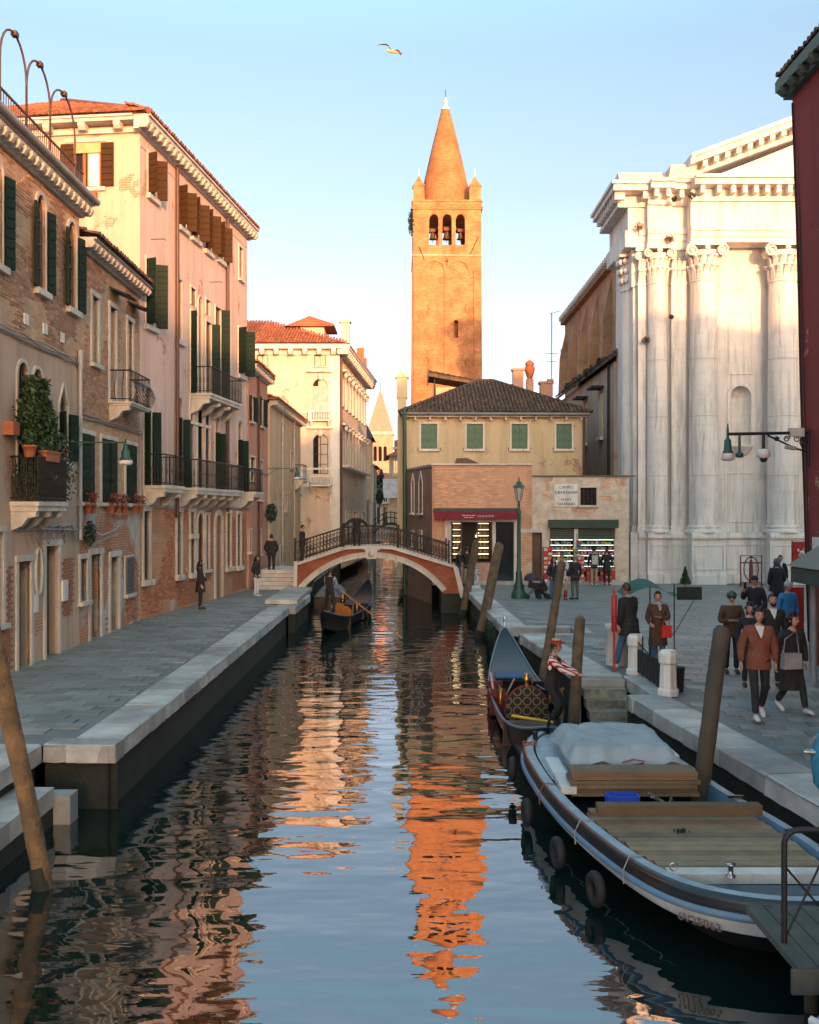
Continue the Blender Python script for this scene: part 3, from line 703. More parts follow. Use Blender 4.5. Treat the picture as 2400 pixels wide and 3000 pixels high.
# balcony with dark iron and pots
bu0 = 21.0-17.5; bu1 = 22.75-17.5
bA = balcony(A, bu0, bu1, 3.62, .58, .95, corb=3, sp=.055, slabh=.2, corbh=.42)
for k in range(3): MB().box(bu0+.04, bu1-.04, -.56, -.55, 3.75+k*.24, 3.9+k*.24).build('mesh_panel', ironM, bA)
def pot(loc, rz, sx, label, long=False, flower=None, leafn=160, lm=leafM):
    t = thing('flower_pot' if not long else 'planter', label, 'planter' if long else 'flower pot', loc, rz)
    p = MB()
    if long: p.prism([(-sx, 0), (sx, 0), (sx*1.08, .2), (-sx*1.08, .2)], -.09, .09, 'y'); p.box(-sx*1.12, sx*1.12, -.11, .11, .19, .23)
    else: p.lathe([(sx*.65, 0), (sx*.95, .2), (sx*1.05, .2), (sx*1.05, .25)], 10)
    p.build('pot', terra, t); leaves(t, 'foliage', (0, 0, .36), (sx*1.2, .16, .2), leafn, lm, .045)
    if flower: leaves(t, 'flowers', (0, -.03, .42), (sx*1.1, .17, .16), 60, flower, .04, kind='stuff')
    return t
def onA(u, off, z): p = A.p0 + A.d*u + Vector((A.d.y, -A.d.x))*off; return (p.x, p.y, z)
pot(onA(bu0-.1, .45, 4.55), PI/2, .15, 'small orange flower pot at the near end of the left balcony', lm=leafM)
pot(onA(bu0+.85, .52, 4.5), PI/2, .4, 'long terracotta planter on the rail of the left balcony', True)
pot(onA(bu1+.1, .35, 4.4), PI/2, .2, 'pot of purple and yellow flowers at the far end of the left balcony', flower=redfl)
vt = thing('climbing_plant', 'bushy green climbing plant covering the arched doors above the left balcony', 'climbing plant', A.e.location, A.e.rotation_euler.z)
def vshape():
    z = RD.uniform(4.1, 6.35); f = (z-4.1)/2.25; c = bu0+.8+.15*math.sin(z*3); wd = 1.0*(1-.35*f)+.12*math.sin(z*5)
    wd *= .75+.5*noise.noise((z*1.7, 3.1, 0))+.15*RD.random(); return (c+jit(wd)+RD.random()**3*1.1*(1 if z < 5.2 else .2), -.18-RD.random()*.42*(1-.5*f), z-RD.random()**4*.5)
leaves(vt, 'foliage', None, None, 6500, leafM, .055, shape=vshape)
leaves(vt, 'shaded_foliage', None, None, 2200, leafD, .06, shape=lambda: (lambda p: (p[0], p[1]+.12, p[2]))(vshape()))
s_ = MB(); s_.tube([(bu0+.6, -.25, 3.62), (bu0+.7, -.2, 4.6), (bu0+.8, -.15, 5.6), (bu0+1.3, -.2, 5.9), (bu0+2.6, -.1, 5.2)], .02, 5); s_.build('stem', woodM, vt)
cb = thing('cable_run', 'bundle of grey cables running along the left house above the arched windows', 'cables', A.e.location, A.e.rotation_euler.z)
q = MB()
for k in range(3): q.tube([(0, -.05-k*.015, zA+.05+k*.05)] + [(A.L*i/14, -.05-k*.015, zA+.05+k*.05+jit(.035)) for i in range(1, 14)] + [(A.L, -.05, zA)], .018, 5)
q.build('cable', pipeG, cb)
q = MB(); q.tube([(A.u(163), -.08, zA+.1), (A.u(163), -.08, 2.7)], .05, 7); q.tube([(A.u(163), -.08, 7.5), (A.u(163), -.08, 7.0)], .07, 7)
q.build('drainpipe', M('pale_pipe', (.42, .42, .42), .5), A.e)
for px, sx in ((97, .3), (118, .25)):
    q = MB(); q.tube([(A.u(px), -.05, 2.9), (A.u(px)+.1, -.06, 3.05), (A.u(px)+.9, -.06, 3.1), (A.u(px)+1.2, -.05, 2.8)], .03, 5); q.build('pipe', pipeG, A.e)
MB().box(A.u(126), A.u(137), -.08, .0, 1.25, 1.75).build('meter_box', stoneW, A.e)
MB().box(A.u(69), A.u(77), -.05, .0, 1.15, 1.55).build('meter_box', stoneW, A.e)
MB().box(A.u(6), A.u(20), -.22, -.0, 5.0, 5.28).build('terracotta_box', terra, A.e)
# street lamp on house A
def wall_lamp(p, q, mat, label, scroll=False, lamp_d=.0):
    t = thing('wall_lamp', label, 'street lamp', p); q = Vector(q)-Vector(p)
    m_ = MB(); m_.tube([(0, 0, 0), q], .018, 6)
    m_.tube([(0, 0, -.25), q*.35 + Vector((0, 0, -.03))], .012, 5); m_.build('arm', mat, t)
    c = q + Vector((0, 0, -.02))
    h = MB(); h.lathe([(.02, 0), (.05, -.05), (.055, -.12), (.1, -.2), (.11, -.34), (.17, -.42)], 10, c); h.lathe([(.02, .1), (.03, .02), (.02, 0)], 6, c); h.build('hood', mat, t)
    g_ = MB(); g_.lathe([(.17, -.42), (.18, -.47), (.15, -.52), (.02, -.54)], 10, c); g_.build('glass', M('lamp_glass', (.75, .72, .78), .3, bump=0), t)
    return t
wall_lamp((-8.38, 24.05, 5.08), (-6.85, 24.05, 5.08), greenI, 'green wall lamp on a long thin arm in front of the dark shutters, left')
# ---- House B
B_ = Fac((-8.42, 25.44), (-8.46, 31.25), 'brick_house', 'low brick house with green mid floor shutters and a small curved balcony, left', 'house')
for l, r_, pt, zb in ((195, 203, 622, None), (233, 240, 650, None), (270, 277, 668, None)):
    pass
for l, r_, zt, zb in ((193.5, 206, 9.15, 7.35), (231, 243, 9.2, 6.55), (268, 278, 9.15, 6.6)):
    opening(B_, B_.u(l), B_.u(r_), zb, zt, 0, bars=(0, 2), w=.13, y=.16)
for l, r_, k in ((167, 195, 0), (213, 243, 1), (264, 284, 2)):
    u0, u1 = B_.u(l), B_.u(r_); z0, z1 = 3.66, 5.42
    opening(B_, u0, u1, z0, z1, 0, bars=(1, 2), w=.12)
    hw = (u1-u0)/2
    shutter(B_, u0, z0, z1, hw, 1, 4 if k != 1 else -3, y=-.05, bh=.3); shutter(B_, u1, z0, z1, hw, -1, 4, y=-.05, bh=.3)
opening(B_, B_.u(168), B_.u(182), 1.1, 2.2, 0, bars=(2, 6), w=.12)
for l, r_, t in ((190, 211, 1168), (232, 249, 1173)):
    opening(B_, B_.u(l), B_.u(r_), 0, B_.z(l, t), 0, style='door', w=.16, sill=0, pname='door', bars=(0, 0), fm=M('ochre_door', (.33, .20, .10), .7, streak=.5), y=.2)
u0, u1 = B_.u(262.5), B_.u(277); opening(B_, u0, u1, .95, 2.05, 0, w=.06); shutter(B_, u0, .95, 2.05, (u1-u0), 1, 0, mat=M('blue_grey_shutter', (.10, .12, .13), .6), bh=.12)
body(B_, 7, 10.3, brA, 3.35, brLow)
lay_bricks(B_.e, .1, B_.L-.1, 5.9, 10.2, B_.holes, brickP, lambda x, z: noise.noise((x*.7+9, z*.8, 1.3)) > -.12, 300)
lay_bricks(B_.e, 2.2, B_.L-.1, .1, 3.4, B_.holes, brickR, lambda x, z: noise.noise((x*.6, z*.8, 4.3)) > -.02 + (.2 if z < .9 else 0), 200)
cornice(B_.e, 0, B_.L-.02, 10.22, .36, .2, stone, .36, .13, bh=.15)
rb = MB(); rb.add([(0, -.5, 10.42), (B_.L-.03, -.5, 10.42), (B_.L-.03, 3.5, 11.6), (0, 3.5, 11.6)], [(0, 1, 2, 3)]); rb.build('roof', tileO, B_.e)
tiles(B_.e, (0, -.48, 10.45), (1, 0, 0), (0, 1, .3), lambda a, b: True, B_.L-.03, 1.6, tileO, 140)
balcony(B_, B_.u(229), B_.u(272), 6.5, .62, .88, corb=1, sp=.16, style=1, slabh=.1, corbh=.45)
for px in (240, 277):
    a_ = MB(); a_.prism([(0, 0), (-.55, -.22), (-.5, -.26), (0, -.05)], B_.u(px)-.45, B_.u(px)+.45, 'x'); o = a_.build('rain_hood', M('dark_tin', (.03, .03, .03), .7), B_.e); o.location = (0, 0, 9.75)
cb = thing('cable_run', 'grey cable bundle and pipe crossing the low brick house above its green shutters', 'cables', B_.e.location, B_.e.rotation_euler.z)
q = MB()
for k in range(2): q.tube([(B_.L*i/10, -.05-k*.02, 5.85+k*.05+jit(.03)) for i in range(11)], .02, 5)
q.tube([(B_.u(296), -.05, 5.88), (B_.u(296), -.05, 3.2)], .02, 5); q.build('cable', pipeG, cb)
for px, k in ((172, 0), (181, 1), (222, 2), (235, 3), (250, 4), (274, 5), (284, 6)):
    p = B_.p0+B_.d*B_.u(px)+Vector((B_.d.y, -B_.d.x))*.16
    pot((p.x, p.y, 3.36), PI/2, .12, ['first red potted flower from the left', 'second red potted flower from the left', 'third potted flower from the left', 'fourth potted flower, in the middle', 'fifth potted flower from the left', 'sixth potted flower from the left', 'last red potted flower to the right'][k] + ' below the green shutters', flower=redfl, leafn=50)['group'] = 'potted flowers under the green shutters'
q = MB()
q.tube([(B_.u(178), -.06, 3.0), (B_.u(186), -.35, 2.78), (B_.u(205), -.45, 2.9), (B_.u(222), -.4, 3.02)], .03, 5); q.tube([(B_.u(190), -.05, 2.5), (B_.u(200), -.35, 2.72), (B_.u(222), -.35, 2.76)], .025, 5); q.build('bent_pipe', pipeG, B_.e)
wt = thing('wall_weed', 'dark green shrub growing out of the low brick house wall above a door', 'plant', onA(B_.u(190)+7.42, .15, 2.75))
leaves(wt, 'foliage', (0, 0, .1), (.16, .2, .34), 420, leafD, .04); MB().tube([(-.1, 0, -.3), (0, 0, .3)], .012, 4).build('stem', woodM, wt)
# ---- House C, the pink palazzo
C_ = Fac((-8.46, 31.3), (-7.09, 43.5), 'pink_palazzo', 'tall rose plastered palazzo with iron balconies and a brick ground floor, left of the canal', 'house')
zH = 15.55
def cw(px0, px1, pt, pb, ar=0, **k):
    r = C_.rect(px0, px1, pt, pb); return opening(C_, *r, ar, **k), r
def pair(r, hw=None, ang=12, mat=None, sides=(1, -1), zt=None):
    hw = hw or (r[1]-r[0])/2
    for s in sides: shutter(C_, r[1]+.02 if s > 0 else r[0]-.02, r[2], zt or r[3], hw, s, ang, mat=mat)
for a, b, t, bt in ((312, 328, 323, 408), (377, 391, 392, 475), (403, 417, 418, 497), (432, 444, 443, 525), (458, 469, 469, 543)):
    f, r = cw(a, b, t, bt, w=.1, sill=.12, bars=(1, 2)); pair(r, ang=68, mat=shutB)
cw(503, 509.5, 519, 586, w=.1, fm=M('red_brown_frame', (.2, .05, .02), .6))
f, r = cw(308, 326, 545, 683, w=.1, sill=.12); pair(r, ang=66)
f, r = cw(374, 382, 587, 714, w=.14, sill=.14)
z2b = 7.7
for a, b, t, bt, ar in ((401.5, 411, 605, 641, 0), (433, 441.5, 630, 661, 0)): cw(a, b, t, bt, ar, w=.08, bars=(0, 0), sill=0)
for a, b, t, ar in ((401.5, 412, 655, 0), (417, 426, 622, 1), (433, 444, 676, 0), (453, 464, 645, 0)):
    u0, u1 = C_.u(a), C_.u(b); r = (u0, u1, z2b, C_.z(a, t)); opening(C_, *r, ar, w=.08, sill=0, bars=(1, 2))
    if ar == 0: pair(r, ang=60, sides=(-1,) if a < 420 else (1,))
bC = balcony(C_, C_.u(401), C_.u(470), z2b, .75, .95, corb=4, sp=.11, slabh=.2, corbh=.55)
f, r = cw(502, 514, 690, 787, w=.1, sill=.14); pair(r, ang=60)
# piano nobile
z1b = 4.25
for a, b, lt, lb, st_ in ((304, 318, 812, 860, 868), (372, 383, 834, 876, 884), (453.5, 461, 864, 907, 911), (501, 508.5, 882, 922, 924)):
    u0, u1 = C_.u(a), C_.u(b); zt = C_.z(a, lt+2); zm = C_.z(a, lb+4)
    r = (u0, u1, z1b, zt); opening(C_, *r, 1, w=.12, sill=0, bars=(1, 3)); pair(r, zt=zm, ang=55)
    MB().box(u0+.001, u1-.001, .05, .075, zm+.05, zt-.3).build('lunette_panel', M('lunette_board', (.30, .2, .12), .8), C_.e)
for a, b, t, ar in ((400.5, 407.5, 840, 0), (415.5, 428, 850, 1), (432, 440.5, 846+10, 0)):
    u0, u1 = C_.u(a), C_.u(b); opening(C_, u0, u1, z1b, C_.z(a, t), ar, w=.09, sill=0, bars=(0 if ar == 0 else 1, 3), fm=shut)
MB().box(C_.u(399), C_.u(442), -.06, .0, C_.z(400, 892), C_.z(400, 886)).build('transom', stoneW, C_.e)
balcony(C_, C_.u(302), C_.u(343), z1b, .72, .98, corb=2, sp=.11, slabh=.22, corbh=.5)
balcony(C_, C_.u(374), C_.u(475), z1b, .72, .98, corb=6, sp=.11, slabh=.22, corbh=.5)
balcony(C_, C_.u(501), C_.u(519), z1b, .72, .98, corb=2, sp=.11, slabh=.22, corbh=.5)
# ground floor
gr_ = M('rusty_grille', (.05, .045, .04), .7)
def grille(u0, u1, z0, z1, y=.06):
    m_ = MB()
    for i in range(1, 4): x = u0+(u1-u0)*i/4; m_.box(x-.01, x+.01, y-.01, y+.01, z0, z1)
    n = int((z1-z0)/.22)
    for i in range(1, n): z = z0+(z1-z0)*i/n; m_.box(u0, u1, y-.022, y-.012, z-.01, z+.01)
    m_.build('window_grille', gr_, C_.e)
for a, b, t, bt, ar in ((302, 314, 1076, 1222, 0), (372.5, 381, 1078, 1211, 0), (401, 409, 1078, 1124, 0), (401, 409, 1132, 1207, 0), (477.5, 485, 1081, 1194, 0), (499.5, 506, 1083, 1192, 0)):
    f, r = cw(a, b, t, bt, ar, w=.14, sill=.14); grille(*r)
cw(416, 428, 1080, 1225, 1, style='door', w=.12, sill=0, pname='door', fm=M('dark_door', (.05, .04, .03), .6))
cw(433, 439, 1085, 1200, 0, w=.1)
u0, u1 = C_.u(454), C_.u(466); opening(C_, u0, u1, 0, C_.z(455, 1084), 1, style='door', w=.22, sill=0, pname='door', bars=(0, 1), fm=M('ochre_door', (.33, .20, .10), .7))
body(C_, 9.5, zH, plC, 3.6, brC, side_m=plCs)
lay_bricks(C_.e, .1, C_.L-.1, .1, 3.5, C_.holes, brickR, lambda x, z: noise.noise((x*.5+3, z*.6, 2.1)) > -.05+(.15 if z < .7 else 0), 300)
# storey bands
MB().box(-.0, C_.L, -.025, .0, 14.9, 14.96).build('string_course', plC, C_.e)
MB().box(-.0, C_.L, -.05, .0, 3.52, 3.62).build('lead_flashing', pipeG, C_.e)
cc = cornice(C_.e, -.40, C_.L+.25, zH-.15, .42, .34, stone, .42, .15, bh=.22)
# cornice on the side facing us (local x is depth)
m_ = MB(); m_.box(-.44, -.0, .06, 9.5, zH+.012, zH+.118); m_.box(-.50, -.0, .06, 9.5, zH+.12, zH+.185); m_.box(-.1, 0, .06, 9.5, zH-.25, zH-.1)
sc_ = m_.build('side_cornice', stone, C_.e)
b = MB(); b.prism([(0, 0), (-.32, 0), (-.32, -.1), (-.24, -.22), (0, -.22)], -.11, .11, 'y'); me = b.mesh('bracket', stone)
for i in range(8): inst('bracket', me, sc_, (-.1, .6+i*1.15, zH+.01))
for px in (368, 475):
    u = C_.u(px); MB().tube([(u, -.1, zH-.2), (u, -.1, 3.2 if px == 368 else 3.4)], .07, 8).build('drainpipe', pipeM, C_.e)
# side windows (in the wall facing us), built in their own local frame on the side wall
X0, X1 = (159-862.5)/2100*31.6, (217-862.5)/2100*31.6; z1 = HC+(1078-303)/2100*31.5; z0 = HC+(1078-395)/2100*31.5
inv = (Matrix.Translation(C_.e.location) @ Matrix.Rotation(C_.e.rotation_euler.z, 4, 'Z')).inverted()
def side_part(name, mb, mat):
    mb.xf(inv @ Matrix.Translation((0, .0, 0))); return mb.build(name, mat, C_.e)
sw = 31.25
def sy(x): return 31.3 + (-8.46 - x)*math.tan(rad(6.4)) * 1.0   # the side wall slants a little away
def sidebox(name, x0, x1, z0_, z1_, out, dp, mat):
    m_ = MB(); xa, xb = x0, x1
    m_.add([(xa, sy(xa)-out, z0_), (xb, sy(xb)-out, z0_), (xb, sy(xb)-out, z1_), (xa, sy(xa)-out, z1_), (xa, sy(xa)-out+dp, z0_), (xb, sy(xb)-out+dp, z0_), (xb, sy(xb)-out+dp, z1_), (xa, sy(xa)-out+dp, z1_)],
           [(0, 1, 2, 3), (7, 6, 5, 4), (0, 4, 5, 1), (1, 5, 6, 2), (2, 6, 7, 3), (3, 7, 4, 0)])
    return side_part(name, m_, mat)
orange = M('orange_frame', (.35, .10, .03), .6)
sidebox('window_opening', X0, X1, z0, z1, .012, .02, darkM)
for a, b in ((X0, X0+.06), (X0+.28, X0+.38), (X0+.42, X0+.46), (X1-.05, X1)): sidebox('window_frame', a, b, z0, z1, .05, .035, orange)
sidebox('curtain', X0+.46, X1-.05, z0+.03, z1-.2, .03, .012, M('white_curtain', (.75, .75, .78), .8, bump=0))
sidebox('awning_valance', X0, X1, z1-.32, z1-.02, .1, .04, M('yellow_valance', (.6, .42, .2), .8, bump=0))
sidebox('window_lintel', X0-.3, X1+.15, z1+.05, z1+.17, .04, .04, stone); sidebox('window_sill', X0-.1, X1+.15, z0-.13, z0-.01, .1, .1, stone)
sidebox('orange_box', X0+.35, X0+.75, z0-.4, z0-.18, .2, .2, orange)
for a, b in ((X1+.02, X1+.42), (X0-.44, X0-.02)):
    for i in range(7): sidebox('shutter_board', a, b, z0+(z1-z0)*i/7+.008, z0+(z1-z0)*(i+1)/7-.008, .09, .05, shutB)
# hipped roof
e = .46; L = C_.L; D = 9.5; zr = zH+.2; rise = 2.6
r = MB(); r.add([(-e, -e, zr), (L+.3, -e, zr), (L+.3, D+e, zr), (-e, D+e, zr), (4.6, D/2, zr+rise), (L-4.6, D/2, zr+rise)], [(0, 1, 5, 4), (1, 2, 5), (2, 3, 4, 5), (3, 0, 4)])
r.build('roof', tileM, C_.e)
tl = D+2*e; sl_ = math.hypot(5.22, rise)
tiles(C_.e, (-e, D+e, zr+.03), (0, -1, 0), (5.22, 0, rise), lambda a, b: b < sl_*min(a, tl-a)/(tl/2) and b < sl_, tl, sl_, tileM, 300)
r = MB(); r.tube([(-e, -e, zr+.06), (4.6, D/2, zr+rise+.06), (L-4.6, D/2, zr+rise+.06), (L+.3, -e, zr+.06)], .1, 6); r.build('ridge_tiles', tileM, C_.e)
tiles(C_.e, (-e, -e, zr+.03), (1, 0, 0), (0, D/2+e, rise), lambda a, b: b < 1.4*min(a, L+e+.3-a), L+e+.3, .8, tileM, 0, stuffname='eave_tiles')
# hooks and a lamp arm on the facade
for px, py in ((318, 504), (442, 594)):
    u = C_.u(px); z = C_.z(px, py); MB().tube([(u, 0, z), (u, -.45, z), (u, -.5, z-.05)], .012, 4).build('iron_hook', ironM, C_.e)
# ---- House D (salmon), E (beige)
D_ = Fac((-7.03, 43.6), (-6.98, 49.0), 'salmon_house', 'narrow salmon coloured house with long green shutters, behind the pink palazzo', 'house')
for a, b, t, bt in ((526.5, 532, 832, 886), (547, 553, 836, 896)):
    r = D_.rect(a, b, t, bt); opening(D_, *r, w=.07); 
    for s in (1, -1): shutter(D_, r[1] if s > 0 else r[0], r[2], r[3], (r[1]-r[0])/2+.05, s, 12, pieces=False)
for a, b, t, bt in ((527, 536, 962, 1010), (547, 552, 970, 1052), (525, 529, 1117, 1162), (545, 549, 1116, 1166)):
    r = D_.rect(a, b, t, bt); opening(D_, *r, w=.09)
body(D_, 8, 9.75, plD); cornice(D_.e, 0, D_.L, 9.7, .34, .2, stone, .5, .14, bh=.14)
r = MB(); r.add([(-.1, -.45, 9.92), (D_.L+.1, -.45, 9.92), (D_.L+.1, 4, 11.1), (-.1, 4, 11.1)], [(0, 1, 2, 3)]); r.build('roof', tileM, D_.e)
tiles(D_.e, (0, -.42, 9.95), (1, 0, 0), (0, 1, .27), lambda a, b: True, D_.L, 1.4, tileM, 0)
MB().tube([(D_.u(542), -.08, 9.7), (D_.u(542), -.08, .9)], .06, 6).build('drainpipe', pipeM, D_.e)
MB().box(0, D_.L, -.05, 0, 5.2, 5.3).build('string_course', pipeG, D_.e)
E_ = Fac((-6.9, 49.3), (-6.75, 61.8), 'beige_house', 'plain beige house with a terracotta chimney behind the salmon one', 'house')
for a, b, t, bt in ((612, 616, 952, 985), (600, 604, 1040, 1075), (590, 594, 1150, 1190)):
    r = E_.rect(a, b, t, bt); opening(E_, *r, w=.08)
body(E_, 7, 8.8, plE)
cornice(E_.e, 0, E_.L, 8.75, .36, .18, stone, .6, .14, bh=.14)
r = MB(); r.add([(-.2, -.45, 8.95), (E_.L+.1, -.45, 8.95), (E_.L-3, 3.4, 10.2), (2.6, 3.4, 10.2), (-.2, 7, 8.95), (E_.L+.1, 7, 8.95)], [(0, 1, 2, 3), (0, 3, 4), (1, 5, 2), (2, 5, 4, 3)]); r.build('roof', tileM, E_.e)
tiles(E_.e, (0, -.42, 8.98), (1, 0, 0), (0, 3.85, 1.25), lambda a, b: True, E_.L, 1.6, tileM, 0)
q = MB(); q.box(3.6, 4.2, .9, 1.5, 9, 10.35); q.prism([(3.45, 10.35), (4.35, 10.35), (3.9, 10.75)], .75, 1.65, 'y'); q.build('chimney', terra, E_.e)
for px in (592, 617): MB().tube([(E_.u(px), -.08, 8.7), (E_.u(px), -.08, .9)], .06, 6).build('drainpipe', M('pale_pipe', (.42, .42, .42), .5), E_.e)
balcony(E_, E_.u(621), E_.u(629), 5.3, .5, .9, corb=1, sp=.3)
wall_lamp((-6.92, 49.1, 5.55), (-5.55, 49.1, 5.55), greenI, 'distant green wall lamp on a bracket beside the beige house')
wq = thing('hanging_plant', 'dark hanging plant basket on the wall of the beige house', 'plant', (-6.55, 47.2, 3.35)); leaves(wq, 'foliage', (0, 0, 0), (.3, .4, .45), 500, leafD, .07)
# ---- Palace F (white)
F_ = Fac((-12.0, 66.0), (-4.65, 66.0), 'white_palace', 'large cream palace with red tiled roof, arched windows and balustrades, beyond the beige house', 'palace')
def fw(px0, px1, pt, pb, ar=0, **k): r = F_.rect(px0, px1, pt, pb); return opening(F_, *r, ar, **k), r
curt = M('lit_blind', (.70, .62, .48), .7, bump=0)
for a, b, t, bt in ((541, 565, 742, 767), (662, 686, 746, 771)):
    f, r = fw(a, b, t, bt, w=.05, sill=.04, bars=(1, 0)); MB().box(r[0]+.06, r[1]-.06, .235, .242, r[2]+.05, r[3]-.05).build('blind', curt, f).location = (0, -.118, 0)
f, r = fw(659, 690, 797, 866, 1, w=.16, sill=0, bars=(0, 0)); MB().box(r[0]+.01, r[1]-.01, .03, .05, r[2], r[3]-.5).build('closed_panel', M('blind_panel', (.52, .48, .44), .8), f)
f, r2 = fw(659.5, 691, 914, 998, 1, style='dark', w=.16, sill=0, bars=(1, 3), fm=M('dark_frame', (.06, .04, .03), .6))
bal = MB().lathe([(.03, 0), (.075, .15), (.03, .32), (.05, .36)], 8).mesh('baluster', stoneW)
for zz, nm in ((F_.z(675, 884), 0), (F_.z(675, 1021), 1)):
    q = MB(); q.box(F_.u(651), F_.u(699), -.55, .0, zz-.1, zz); q.box(F_.u(651), F_.u(699), -.55, -.4, zz+.5, zz+.58)
    for x in (F_.u(651), F_.u(696)): q.box(x, x+.18, -.56, -.38, zz, zz+.5)
    bb = q.build('balustrade', stoneW, F_.e)
    for i in range(8): inst('baluster', bal, bb, (F_.u(657)+i*(F_.u(694)-F_.u(657))/7, -.47, zz+.0), (0, 0, 0), (1, 1, 1.38))
    for x in (F_.u(654), F_.u(692)): MB().prism([(0, 0), (-.5, 0), (-.1, -.5), (0, -.5)], x, x+.18, 'x').build('corbel', stoneW, bb).location = (0, 0, zz-.1)
for py in (782, 901):
    z = F_.z(675, py); MB().box(F_.u(647), F_.u(701), -.35, .0, z-.06, z+.06).build('hood_moulding', stoneW, F_.e)
    q = MB(); q.ball((F_.u(675), -.1, z-.35), (.2, .12, .25)); q.build('keystone', stoneW, F_.e)
body(F_, 18, 14.0, plF, other=False)
cornice(F_.e, -.5, F_.L+.6, 13.9, .7, .5, stoneW, .9, .3, bh=.35)
q = MB(); q.box(F_.L-.62, F_.L+.04, -.06, 0, 0, 13.9); q.build('corner_pilaster', stoneW, F_.e)
for z in (9.95, 6.2): MB().box(0, F_.L, -.05, 0, z, z+.12).build('string_course', stoneW, F_.e)
# its canal side
F2 = Fac((-4.65, 66.05), (-3.62, 84.0), 'palace_wing', 'receding canal front of the cream palace with rows of sculpted window hoods', 'palace')
for i in range(8):
    u = 1.2+i*2.1
    for z0_, h_ in ((6.6, 2.4), (10.6, 2.0)):
        f = opening(F2, u, u+.85, z0_, z0_+h_, 1, w=.14, bars=(0, 2), sur=stoneW)
        q = MB(); q.box(u-.35, u+1.2, -.35, 0, z0_+h_+.25, z0_+h_+.38); q.ball((u+.42, -.25, z0_+h_+.05), (.2, .15, .2), 7, 5)
        for s in (-.25, 1.1): q.prism([(0, 0), (-.35, 0), (-.1, -.4), (0, -.4)], u+s-.06, u+s+.06, 'x')
        o = q.build('window_hood', stoneW, F2.e)
    opening(F2, u, u+.8, 12.9, 13.5, 0, w=.05, bars=(0, 0))
    MB().box(u-.4, u+1.25, -.55, 0, 6.4, 6.55).build('balcony_slab', stoneW, F2.e)
    opening(F2, u, u+.8, 1.6, 3.4, 0, w=.12, sur=stoneW)
body(F2, 9, 14.0, plF)
cornice(F2.e, -.6, F2.L+.5, 13.9, .75, .5, stoneW, .8, .3, bh=.35)
MB().tube([(.35, -.1, 13.9), (.35, -.1, .3)], .08, 6).build('drainpipe', pipeM, F2.e)
rf = thing('palace_roof', 'low pitched red tiled roof of the cream palace with a small dormer and white chimney', 'roof')
r = MB(); r.add([(-30, 65.2, 14.42), (-3.9, 65.2, 14.42), (-2.7, 84.5, 14.42), (-30, 84.5, 14.42), (-9.9, 71, 16.9), (-10, 80, 16.9), (-30, 71, 16.9), (-30, 80, 16.9)], [(0, 1, 4, 6), (1, 2, 5, 4), (2, 3, 7, 5), (4, 5, 7, 6)]); r.build('roof_slope', tileM, rf)
tiles(rf, (-15, 65.2, 14.46), (1, 0, 0), (0, 5.8, 2.48), lambda a, b: b < (11.1-a)*1.05, 11.1, 6.3, tileM, 300, near=lambda p: -p[0])
q = MB(); q.box(-7.6, -5.9, 69, 71.5, 15, 16.3); q.build('dormer', plF, rf); q = MB(); q.prism([(-8.6, 16.2), (-5.2, 16.2), (-5.2, 16.35), (-6.9, 16.9)], 68.6, 72, 'y'); q.build('dormer_roof', tileM, rf)
q = MB(); q.box(-4.7, -4.1, 68, 68.7, 14.8, 16.35); q.box(-4.8, -4.0, 67.9, 68.8, 16.35, 16.5); q.build('chimney', plF, rf)
for yy in (74, 79): q = MB(); q.box(-3.9, -3.4, yy, yy+.5, 14.5, 15.6); q.build('chimney', terra, rf)
# turret house, far houses and the far bell tower
G_ = Fac((-5.25, 86.0), (-3.35, 86.0), 'turret_house', 'small plaster house with slate pyramid roof attached to the palace far end', 'house')
opening(G_, G_.u(742), G_.u(756), 5.6, 7.9, 0, w=.05, bars=(2, 3)); body(G_, 5, 9.8, plI)
MB().add([(-.3, -.3, 9.75), (2.2, -.3, 9.75), (2.2, 5.2, 9.75), (-.3, 5.2, 9.75), (.95, 2.4, 12.2)], [(0, 1, 4), (1, 2, 4), (2, 3, 4), (3, 0, 4)]).build('pyramid_roof', M('slate', (.08, .09, .11), .7), G_.e)
T = thing('far_bell_tower', 'small distant pink lit bell tower with pyramid spire between the palace and the canal houses', 'bell tower', (-5.9, 200, 0))
pkb = Mbrick('far_pink_brick', (.62, .36, .25), (.55, .32, .22), (.6, .42, .3), .5, .2)
q = MB(); wx = 2.55
wallsheet(q, -wx, wx, 0, 19.0, [(-1.35+i*1.0, -.65+i*1.0, 13.6, 16.6, 1) for i in range(3)] + [(-.15, .25, 3, 5, 0)], .7)
q.add([(-wx, 0, 0), (-wx, 5.2, 0), (-wx, 5.2, 19), (-wx, 0, 19), (wx, 0, 0), (wx, 5.2, 0), (wx, 5.2, 19), (wx, 0, 19)], [(0, 1, 2, 3), (4, 5, 6, 7), (1, 5, 6, 2)])
q.build('shaft', pkb, T); q = MB(); q.box(-wx-.2, wx+.2, -.2, 5.4, 19, 19.5); q.build('cornice', stone, T)
MB().box(-wx+.3, wx-.3, .9, 1.0, 12, 18).build('belfry_dark', darkM, T)
MB().add([(-wx-.1, -.1, 19.5), (wx+.1, -.1, 19.5), (wx+.1, 5.3, 19.5), (-wx-.1, 5.3, 19.5), (0, 2.6, 28.6)], [(0, 1, 4), (1, 2, 4), (2, 3, 4), (3, 0, 4)]).build('spire', M('pink_spire', (.5, .27, .2), .85), T)
MB().tube([(0, 2.6, 28.4), (0, 2.6, 29.8)], .07, 5).build('finial', ironM, T)
